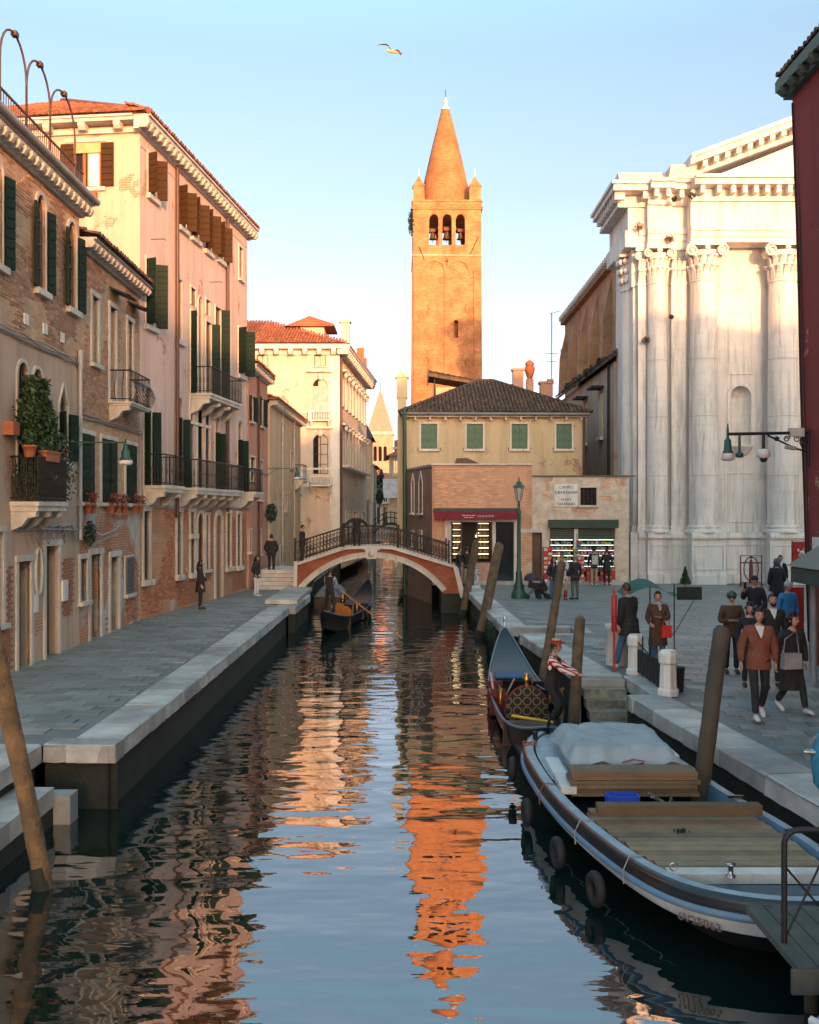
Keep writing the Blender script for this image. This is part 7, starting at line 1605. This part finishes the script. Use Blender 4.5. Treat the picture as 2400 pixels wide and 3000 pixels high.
rw = thing('roof_weeds', 'dark weeds growing along the gutter of the church side aisle', 'plant', (10.4, 57, 11.6))
for k in range(6): leaves(rw, 'weed_clump', (0, -3+k*2.3+jit(.5), jit(.1)), (.25, .5+jit(.2), .28), 130, leafD, .07)
vw = thing('quay_weeds', 'dark green weeds hanging below the coping at the far right quay', 'plant', (2.55, 31.5, -.35))
leaves(vw, 'foliage', (0, 0, 0), (.12, 1.5, .28), 700, leafD, .05); leaves(vw, 'foliage', (1.1, -2.1, .05), (.9, .12, .16), 300, leafD, .05)
# ------------------------------------------------------------------ gondolas
lacq = M('black_lacquer', (.007, .007, .008), .38, bs=50, bump=.1, spec=.35, coat=.08); steel = M('polished_iron', (.45, .47, .5), .25, metal=.9, bump=0); brass = M('brass', (.55, .33, .06), .3, metal=.8, bump=0)
bluetr = M('blue_grey_paint', (.09, .2, .27), .35, bump=.05)
dam, _n, _p = newmat('patterned_brocade'); _v = _n.nodes.new('ShaderNodeTexVoronoi'); _v.inputs['Scale'].default_value = 6.5; _v.inputs['Randomness'].default_value = .0
_mp = _n.nodes.new('ShaderNodeMapping'); _mp.inputs['Scale'].default_value = (1, .8, .8); _n.links.new(_n.nodes.new('ShaderNodeTexCoord').outputs['Object'], _mp.inputs[0]); _n.links.new(_mp.outputs[0], _v.inputs['Vector'])
_w = _n.nodes.new('ShaderNodeTexWave'); _w.wave_type = 'RINGS'; _w.inputs['Scale'].default_value = 3
_nz = _noise(_n, _mp.outputs[0], 30, 2); _ad = _n.nodes.new('ShaderNodeMath'); _ad.operation = 'MULTIPLY_ADD'; _n.links.new(_nz, _ad.inputs[0]); _ad.inputs[1].default_value = .12; _n.links.new(_v.outputs['Distance'], _ad.inputs[2])
_r = _n.nodes.new('ShaderNodeValToRGB'); _e = _r.color_ramp.elements; _e[0].position = .0; _e[0].color = (.12, .08, .03, 1); _e[1].position = 1; _e[1].color = (.012, .012, .014, 1)
for ps, cl in ((.2, (.012, .012, .014, 1)), (.44, (.012, .012, .014, 1)), (.48, (.20, .135, .05, 1)), (.56, (.17, .11, .04, 1)), (.60, (.012, .012, .014, 1))): _x = _e.new(ps); _x.color = cl
_n.links.new(_ad.outputs[0], _r.inputs[0]); _n.links.new(_r.outputs[0], _p.inputs['Base Color']); _p.inputs['Roughness'].default_value = .75
def gondola(label, loc, rz, seatm, cover=True):
    G = thing('gondola', label, 'gondola', loc, rz)
    N = 40; Lh = 5.2
    def W(t): return .62*max(0, 1-abs(t)**2.4)**.8+.012
    def S(t): return .42+.88*max(0, (t-.3)/.7)**2.2 + .30*max(0, (-t-.4)/.6)**2*1.5
    def K(t): return -.12+.50*max(0, abs(t)-.5)**2*3.2
    m_ = MB(); rows = []
    for i in range(N+1):
        t = -1+2*i/N; w_, s_, k_ = W(t), S(t), min(K(t), S(t)-.1); x = t*Lh
        rows.append([(x, -w_*.02, k_), (x, -w_*.7, k_+.03), (x, -w_*.93, k_+(s_-k_)*.5), (x, -w_, s_), (x, -w_*.93, s_+.012), (x, w_*.93, s_+.012), (x, w_, s_), (x, w_*.93, k_+(s_-k_)*.5), (x, w_*.7, k_+.03), (x, w_*.02, k_)])
    vs = [p for r in rows for p in r]; fs = []
    for i in range(N):
        t = -1+2*(i+.5)/N
        for j in range(9):
            if j == 4 and -.50 < t < .36: continue
            fs.append((i*10+j, i*10+j+1, (i+1)*10+j+1, (i+1)*10+j))
    m_.add(vs, fs, 0, False); m_.build('hull', lacq, G)
    m_ = MB()
    for sg in (-1, 1): m_.tube([(r[3][0], sg*abs(r[3][1]), r[3][2]+.015) for r in rows], .022, 5)
    m_.build('gunwale_strip', bluetr, G)
    m_ = MB(); m_.box(-2.6, 1.85, -.55, .55, -.05, .0); m_.build('floor', M('dark_carpet', (.05, .02, .02), .9), G)
    for x0, x1 in ((-2.75, -2.6), (1.85, 2.0)): m_ = MB(); m_.box(x0, x1, -.56, .56, 0, .40); m_.build('bulkhead', lacq, G)
    # bow iron with teeth
    m_ = MB(); xb = Lh; zb = S(1)
    m_.prism([(xb-.25, zb-.35), (xb+.05, zb-.3), (xb+.12, zb+.1), (xb+.12, zb+.2), (xb+.02, zb+.3), (xb-.12, zb+.28), (xb-.14, zb+.22), (xb-.02, zb+.2), (xb+.02, zb+.14), (xb-.02, zb+.05)], -.012, .012, 'y')
    for k in range(6): m_.box(xb+.12, xb+.24, -.01, .01, zb-.12+k*.075, zb-.085+k*.075)
    m_.build('bow_iron', steel, G)
    m_ = MB(); m_.tube([(-xb+.1, 0, S(-1)-.05), (-xb-.1, 0, S(-1)+.12), (-xb-.05, 0, S(-1)+.26), (-xb+.06, 0, S(-1)+.22)], [.04, .03, .025, .012], 6); m_.build('stern_curl', lacq, G)
    # seats and trims
    if cover:
        m_ = MB(); n = 12; pts = [(-.42+.84*k/n, .55+.32*math.sin(PI*k/n)**.7) for k in range(n+1)]
        m_.prism([(-.42, .0)] + pts + [(.42, .0)], -1.42, -1.28, 'x'); m_.build('seat_back', dam, G)
        m_ = MB(); m_.tube([(-1.36, p[0], p[1]) for p in pts], .03, 6); m_.build('seat_trim', seatm, G)
    else:
        m_ = MB(); m_.prism([(-.4, 0), (-.4, .45), (-.2, .68), (.2, .68), (.4, .45), (.4, 0)], -1.4, -1.3, 'x'); m_.build('seat_back', seatm, G)
    m_ = MB(); m_.box(-1.28, -.75, -.42, .42, .0, .28); m_.build('seat', seatm, G)
    for y in (-.5, .5):
        for x in (-.2, .8): m_ = MB(); m_.box(x, x+.35, y-.16, y+.16, .05, .3); m_.box(x, x+.04, y-.16, y+.16, .3, .6); m_.build('side_chair', seatm if y > 0 else lacq, G)
    m_ = MB(); m_.lathe([(.03, 0), (.05, .03), (.03, .07), (.05, .12), (.075, .18), (.03, .23), (.06, .28), (.0, .3)], 10, (-1.35, 0, .84)); m_.build('brass_crown', brass, G)
    for y in (-.5, .5):
        m_ = MB(); m_.tube([(-1.0, y, .45), (-1.05, y, .62), (-.95, y, .74), (-.85, y, .66), (-.9, y, .58)], [.035, .03, .035, .025, .01], 7); m_.build('brass_seahorse', brass, G)
    m_ = MB(); m_.tube([(-2.4, -.55, .4), (-2.38, -.58, .7), (-2.3, -.56, .95), (-2.36, -.6, 1.0)], [.05, .04, .05, .03], 7); m_.build('rowlock', woodM, G)
    return G
g1 = gondola('black gondola with orange seats being rowed towards the bridge', (-2.45, 40.2, WZ), rad(83.5), cloth('orange_velvet', (.50, .16, .02)), False)
g2 = gondola('black moored gondola with gold patterned seat cover beside the campo steps', (2.38, 21.3, WZ), rad(88.5), cloth('dark_red_velvet', (.16, .02, .02)))
q = MB(); q.box(.0, 1.2, -.42, .42, .46, .5); q.xf(Matrix.Rotation(-.02, 4, 'Y')); q.build('front_deck_cover', cloth('blue_tarp', (.06, .12, .22)), g2).location = (2.0, 0, .0)
for y in (-.38, .38): MB().tube([(1.5, y, .45), (-.4, y*1.25, .62)], .02, 5).build('rope_rail', bluetr, g2)
m_ = MB(); m_.tube([(.2, .5, .0), (.5, .62, .85)], .028, 6); m_.tube([(.2, .5, .0), (-.1, .15, .8)], .022, 6); m_.build('crossed_sticks', M('pale_pink_wood', (.5, .38, .34), .6), g2)
def oar(label, a, b, mat):
    t = thing('oar', label, 'oar', a); d = Vector(b)-Vector(a); q = MB(); q.tube([(0, 0, 0), d*.68], [.026, .03], 7); q.build('shaft', mat, t)
    q = MB(); q.tube([d*.66, d*.75, d], [(.03, .03), (.02, .075), (.015, .085)], 8); q.build('blade', mat, t); return t
ow = M('orange_oar_wood', (.42, .17, .06), .5); oar('long orange oar held by the rowing gondolier', (-2.62, 36.5, .62), (-.2, 34.4, WZ-.05), ow)
yo = thing('yellow_oar', 'yellow striped oar handle lying in the moored gondola', 'oar', (2.25, 18.3, -.5)); MB().tube([(-.35, .2, .12), (.35, -.3, .1)], .028, 6).build('shaft', M('yellow_paint', (.65, .38, .03), .6, bump=0), yo)
# small covered boat beyond the bridge, left
cbt = thing('covered_boat', 'small boat with a pale blue cover moored under the left side of the bridge', 'boat', (-3.75, 47.5, WZ))
q = MB(); q.prism([(-.6, -2), (.6, -2), (.7, 0), (.3, 2.2), (-.3, 2.2), (-.7, 0)], .0, .45, 'z'); q.build('hull', lacq, cbt); q = MB(); q.prism([(-.62, .46), (.62, .46), (.35, .75), (-.35, .8)], -1.9, 1.8, 'y'); q.build('cover', cloth('pale_blue_cover', (.25, .38, .5)), cbt)
# ------------------------------------------------------------------ work boat
def catmull(P_, n):
    out = []; k = len(P_)
    for i in range(k):
        p0, p1, p2, p3 = P_[i-1], P_[i], P_[(i+1) % k], P_[(i+2) % k]
        for j in range(n):
            t = j/n; out.append(tuple(.5*((2*b)+(-a+c)*t+(2*a-5*b+4*c-d)*t*t+(-a+3*b-3*c+d)*t**3) for a, b, c, d in zip(p0, p1, p2, p3)))
    return out
def workboat():
    B = thing('work_boat', 'wide blue and white work boat with plank deck and grey canvas cover, right foreground', 'boat')
    O = [(2.1, 16.25), (1.78, 15.4), (1.78, 14.0), (1.93, 12.4), (2.22, 10.95), (2.52, 10.05), (2.9, 9.55), (3.5, 9.28), (4.1, 9.36), (4.5, 9.9), (4.53, 10.8), (4.43, 11.8), (4.22, 13), (4.0, 14.7), (3.62, 16.2), (2.9, 16.65)]
    O = catmull(O, 5); n = len(O); c = Vector((3.1, 12.9))
    def zs(y): return -.28+.10*max(0, (y-13)/3.5)**2+.05*max(0, (11-y)/2)**2
    nr = []
    for i in range(n):
        a, b = Vector(O[i-1]), Vector(O[(i+1) % n]); d = (b-a).normalized(); nn = Vector((d.y, -d.x)); nn = nn if nn.dot(Vector(O[i])-c) > 0 else -nn; nr.append(nn)
    def ring(off, dz, absz=None): return [(O[i][0]+nr[i].x*off, O[i][1]+nr[i].y*off, (zs(O[i][1])+dz) if absz is None else absz) for i in range(n)]
    def strip(rs, name, mat, sm=True):
        m_ = MB(); vs = [p for r in rs for p in r]; m_.add(vs, [(k*n+i, k*n+(i+1) % n, (k+1)*n+(i+1) % n, (k+1)*n+i) for k in range(len(rs)-1) for i in range(n)], 0, sm); return m_.build(name, mat, B)
    blk = M('black_boat_paint', (.016, .02, .024), .3, bump=.05, coat=.3); blu = M('faded_blue_boat_paint', (.09, .22, .36), .45, vs=5, bump=.2, col2=(.16, .2, .23), streak=.7); wh = M('boat_white_paint', (.62, .64, .62), .45, vs=2.2, bump=.15, col2=(.42, .45, .43), streak=.6); lg = M('pale_blue_grey_deck', (.30, .40, .48), .5, vs=3, bump=.2, col2=(.18, .24, .28), streak=.7)
    strip([ring(-.02, .02), ring(.02, 0), ring(.035, -.03), ring(.03, -.13)], 'rub_rail', blk)
    strip([ring(.031, -.131), ring(.065, -.145), ring(.065, -.19), ring(.03, -.21)], 'blue_strake', blu)
    strip([ring(.029, -.211), ring(.0, -.27), ring(-.05, 0, -.60)], 'upper_hull', wh); strip([ring(-.05, 0, -.60), ring(-.3, 0, -.74), ring(-.75, 0, WZ-.12)], 'hull', M('green_black_antifouling', (.005, .012, .010), .6, vs=3))
    strip([ring(-.021, .02), ring(-.13, .022)], 'gunwale', lg, False)
    strip([ring(-.131, .022), ring(-.16, -.18), ring(-.2, -.42)], 'inner_side', blu, False)
    m_ = MB(); m_.add(ring(-.19, -.40), [tuple(range(n))]); m_.build('bilge', M('dark_bilge', (.03, .035, .035), .8), B)
    def inner(y, sg, off=.2):
        xs = [O[i][0] for i in range(n) if abs(O[i][1]-y) < .35 and (O[i][0] < c.x) == (sg < 0)]
        best = min((i for i in range(n) if (O[i][0] < c.x) == (sg < 0)), key=lambda i: abs(O[i][1]-y)); return O[best][0]-sg*off
    for k in range(13):   # deck planks
        y = 10.28+k*.155; MB().box(inner(y, -1), inner(y, 1), y+jit(.002), y+.140, -.36, -.30+jit(.005)).build('deck_plank', woodG, B)
    # near end deck, white cross band and grey well
    m_ = MB(); m_.box(inner(10.2, -1, .18), inner(10.2, 1, .18), 10.08, 10.27, -.36, -.26); m_.build('white_cross_beam', wh, B)
    m_ = MB(); pts = [p for p in ring(-.17, -.12) if p[1] < 10.06]; pts.sort(key=lambda p: math.atan2(p[1]-10.0, p[0]-3.5)); m_.add([(p[0], p[1], -.33) for p in pts], [tuple(range(len(pts)))]); m_.build('grey_well', M('slate_grey_deck', (.07, .10, .13), .6), B)
    m_ = MB(); m_.lathe([(.05, 0), (.05, .015), (.028, .02), (.028, .11), (.055, .12), (.055, .135), (0, .14)], 12, (3.22, 10.0, -.26)); m_.build('chrome_bollard', steel, B)
    m_ = MB(); m_.tube([(2.68+.04*math.cos(t), 10.12, -.2+.04*math.sin(t)) for t in [2*PI*k/10 for k in range(11)]], .008, 4); m_.build('ring_bolt', steel, B)
    # timber beam, plank stack, crate and loose things
    MB().box(inner(11.85, -1, .2), inner(11.85, 1, .25), 11.8, 11.98, -.20, -.08).build('cross_timber', woodM, B); MB().box(2.2, 4.1, 12.15, 12.3, -.34, -.25).build('cross_timber', woodM, B)
    for k in range(6): MB().box(2.12+jit(.03), 3.78+jit(.03), 13.05+jit(.02), 13.45, -.33+k*.055, -.28+k*.055).build('stacked_plank', woodM, B)
    # fore deck
    m_ = MB(); fd = [p for p in ring(-.165, .0) if p[1] > 13.6]; fd.sort(key=lambda p: math.atan2(p[1]-13.6, p[0]-3.0)); m_.add([(p[0], p[1], p[2]+.0) for p in fd], [tuple(range(len(fd)))]); m_.build('fore_deck', lg, B)
    m_ = MB(); m_.box(1.98, 2.18, 13.0, 14.6, -.28, -.19); m_.build('side_locker', wh, B)
    # cabin and canvas
    MB().box(2.3, 3.72, 13.75, 15.35, -.28, .04).build('cabin', wh, B)
    NX, NY = 26, 20; vs = []
    for j in range(NY+1):
        for i in range(NX+1):
            u, v_ = i/NX*2-1, j/NY*2-1
            X = 2.98+u*.80; Y = 14.6+v_*1.0; e = max(abs(u), abs(v_)); z = .17
            if e > .80: z = .17-(e-.80)/.2*.19 - .02*math.sin((u-v_)*9)
            z += .035*noise.noise((X*2.3, Y*2.3, 0)) - .045*(1-abs(noise.noise((X*3.2+Y*1.6, Y*2.4, 4)))*3 if abs(noise.noise((X*3.2+Y*1.6, Y*2.4, 4))) < .33 else 0) + (-.03*math.exp(-((u-.1)*3)**2) if v_ < -.8 else 0)
            if v_ < -.78: z += .018*math.sin(abs(u-.15)*14)
            f = 1 if e < .8 else 1-.03*(e-.8)/.2; vs.append((2.98+(X-2.98)*f-(.06*v_ if 1 else 0)*-1*0, Y, z))
    m_ = MB(); m_.add(vs, [(j*(NX+1)+i, j*(NX+1)+i+1, (j+1)*(NX+1)+i+1, (j+1)*(NX+1)+i) for j in range(NY) for i in range(NX)], 0, True)
    m_.build('canvas_cover', M('grey_canvas', (.34, .38, .41), .8, vs=1.6, col2=(.24, .28, .31), bs=60, bump=.4), B)
    orr = M('orange_rope', (.30, .09, .05), .8); m_ = MB(); m_.tube([(2.9, 13.6, -.02), (3.05, 13.58, .03), (3.2, 13.6, .0), (3.1, 13.57, -.1)], .012, 5); m_.build('rope', orr, B)
    for y in (13.3, 11.9, 10.6):
        i = min((i for i in range(n) if O[i][0] < c.x), key=lambda i: abs(O[i][1]-y)); p = Vector((*O[i], zs(O[i][1]))); nn = Vector((*nr[i], 0))
        m_ = MB(); m_.tube([p-nn*.15+Vector((0, 0, .03)), p+nn*.02+Vector((0, 0, .04)), p+nn*.09+Vector((0, 0, -.1)), p+nn*.08+Vector((0, 0, -.24))], .008, 5); m_.build('rope', orr if y == 13.3 else M('grey_rope', (.3, .3, .28), .8), B)
    m_ = MB(); m_.tube([(1.83+.1*math.cos(t), 15.2+.12*math.sin(t), -.13+.02*math.sin(3*t)) for t in [k*.6 for k in range(16)]], .013, 5); m_.build('rope_coil', orr, B)
    m_ = MB(); m_.lathe([(.04, 0), (.04, .1), (.06, .12), (0, .13)], 8, (1.98, 15.7, -.18)); m_.build('cleat_post', ironM, B)
    m_ = MB(); m_.tube([(3.9, 13.9, -.24), (4.06, 13.6, -.2)], .015, 5); m_.build('cleat', steel, B)
    for y in (13.8, 12.6, 11.4):
        i = min((i for i in range(n) if O[i][0] > c.x), key=lambda i: abs(O[i][1]-y)); q = MB(); q.cbox((O[i][0]-.1, O[i][1], zs(y)+.05), (.2, .04, .03)); q.build('gunwale_bracket', blk, B)
    t = text('registration_number', '6V25063', .13, (0, 0, 0), M('rusty_print', (.22, .14, .12), .8, bump=0), B, rot=(0, 0, 0))
    i = min(range(n), key=lambda i: (O[i][0]-2.86)**2+(O[i][1]-9.6)**2); nn = nr[i]
    t.location = (O[i][0]+nn.x*.0, O[i][1]+nn.y*.0, zs(O[i][1])-.30); t.rotation_euler = (rad(112), 0, math.atan2(nn.x, -nn.y)); t.location.x += nn.x*.02; t.location.y += nn.y*.02
    return O, nr, zs
O, nr, zs = workboat()
tyre = M('tyre_rubber', (.012, .012, .013), .7, bump=.3)
for k, (y, z) in enumerate(((15.5, -.58), (13.6, -.72), (12.2, -.72), (10.9, -.72))):
    i = min((i for i in range(len(O)) if O[i][0] < 3), key=lambda i: abs(O[i][1]-y)); p = O[i]; nn = nr[i]
    t = thing('tyre_fender', ['tyre fender hanging at the far bow of the work boat', 'second tyre fender along the work boat side', 'third tyre fender along the work boat side', 'tyre fender nearest the viewer on the work boat side'][k], 'tyre', (p[0]+nn.x*.19, p[1]+nn.y*.19, z), math.atan2(nn.y, nn.x)+PI/2, 'tyre fenders on the work boat')
    q = MB(); R_, r_ = .135, .06; q.add([((R_+r_*math.cos(b))*math.cos(a), r_*math.sin(b)*1.0, (R_+r_*math.cos(b))*math.sin(a)) for a in [2*PI*i/18 for i in range(18)] for b in [2*PI*j/8 for j in range(8)]], [(i*8+j, i*8+(j+1) % 8, ((i+1) % 18)*8+(j+1) % 8, ((i+1) % 18)*8+j) for i in range(18) for j in range(8)], 0, True); q.build('tyre', tyre, t)
t = thing('blue_crate', 'bright blue plastic crate in the hold of the work boat', 'crate', (2.72, 12.75, -.47)); q = MB(); q.box(-.2, .2, -.12, .12, 0, .03); [q.box(*b) for b in ((-.2, .2, -.12, -.1, .031, .26), (-.2, .2, .1, .12, .031, .26), (-.2, -.18, -.099, .099, .031, .26), (.18, .2, -.099, .099, .031, .26))]; q.build('crate_shell', M('crate_blue', (.02, .09, .6), .5, bump=0), t); MB().box(-.16, .16, -.09, .09, .04, .2).build('blue_sack', M('crate_blue', (.02, .09, .6), .5, bump=0), t)
t = thing('tool_bundle', 'loose tools and sticks lying in the hold of the work boat', 'tools', (3.35, 12.7, -.44))
for i in range(5): MB().tube([(jit(.3), jit(.2), 0), (jit(.3), jit(.2), .22)], .015, 5).build('stick', [woodM, greenI, pipeG][i % 3], t)
t = thing('dry_leaves', 'small clump of dry leaves lying on the deck planks of the work boat', 'leaves', (3.12, 11.5, -.285)); leaves(t, 'leaf_clump', (0, 0, .01), (.12, .05, .015), 26, leafD, .03)
# ------------------------------------------------------------------ jetty in the right corner
jt = thing('jetty', 'grey plank jetty with a bent iron handrail in the lower right corner', 'jetty', (0, 0, 0))
jw = M('jetty_wood', (.085, .095, .085), .8, vs=4, bs=30, bump=.5, world=True)
for k in range(9): MB().box(3.04+k*.165, 3.195+k*.165, 7.8, 9.0, -.22, -.16).build('jetty_plank', jw, jt)
MB().box(2.98, 4.6, 7.76, 7.798, -.36, -.17).build('end_beam', jw, jt)
for x in (3.5, 4.5): MB().tube([(x, 8.7, -1.6), (x, 8.7, -.23)], .06, 8).build('pile', algae, jt)
q = MB(); pts = [(3.1, 8.25, -.16), (3.1, 8.25, .66)] + [(3.1+.11*(1-math.cos(a)), 8.25, .66+.11*math.sin(a)) for a in (PI/6, PI/3, PI/2)] + [(3.9, 8.25, .77), (4.2, 8.25, .77)]; q.tube(pts, .026, 8); q.build('handrail', ironM, jt)
q = MB()
for a, b in (((3.12, .45), (3.55, -.05)), ((3.12, -.1), (3.5, .7)), ((3.45, .76), (3.45, .45)), ((3.45, .45), (3.9, .0))): q.tube([(a[0], 8.25, a[1]), (b[0], 8.25, b[1])], .01, 5)
q.build('cross_bars', ironM, jt)
# small red and white boat bow in the very corner
sb = thing('small_red_boat', 'bow of a small red, white and blue boat in the bottom right corner', 'boat', (3.62, 7.2, WZ+.32), rad(0))
rdp = M('red_boat_paint', (.45, .05, .03), .35, bump=0); q = MB(); q.prism([(-.75, 0), (-.3, -.9), (.8, -1.2), (.8, 1), (-.2, .55)], .0, .32, 'z'); q.build('hull', rdp, sb); q = MB(); q.prism([(-.70, 0), (-.28, -.82), (.75, -1.1), (.75, .95), (-.18, .5)], .321, .36, 'z'); q.build('deck', M('deck_blue', (.08, .25, .45), .3, bump=0), sb)
q = MB(); q.tube([(-.72, 0, .36), (-.28, -.86, .38), (.78, -1.15, .38)], .035, 6); q.build('white_rail', whiteS, sb); q = MB(); q.tube([(-.3+.14*math.cos(t), .25+.14*math.sin(t), .4+.03*math.sin(3*t)) for t in [k*.5 for k in range(22)]], .03, 6); q.build('rope_heap', pipeG, sb); MB().lathe([(.1, 0), (.1, .16), (.12, .2)], 10, (-.15, .3, .45)).build('fuel_cap', rdp, sb)
# raised motor boat prow wrapped in blue at the right edge
mp_ = thing('covered_outboard', 'outboard motor wrapped in a bright blue cover at the right edge of the quay', 'outboard motor', (4.52, 11.2, .05)); mp_.scale = (.62, .62, .72)
def shell(pts, r, mat, nm): q = MB(); q.tube(pts, r, 12); q.build(nm, mat, mp_)
shell([(.3, 0, .25), (.2, 0, .45), (.18, 0, .8), (.28, 0, 1.12), (.5, 0, 1.2)], [.08, .17, .2, .2, .1], cloth('teal_blue_cover', (.03, .22, .36)), 'blue_cover')
shell([(.34, 0, -.7), (.3, 0, -.3), (.3, 0, .1), (.32, 0, .35)], [.05, .09, .11, .12], blackC, 'motor_leg')
shell([(-.16, 0, .92), (.05, 0, .9), (.2, 0, .95)], [(.03, .05), (.05, .09), (.05, .08)], steel, 'anchor_head')
for k in range(2): MB().tube([(-.05, 0, 1.05+k*.03), (.6, 0, 1.45+k*.06)], .012, 5).build('rope', M('grey_rope', (.3, .3, .28), .8), mp_)
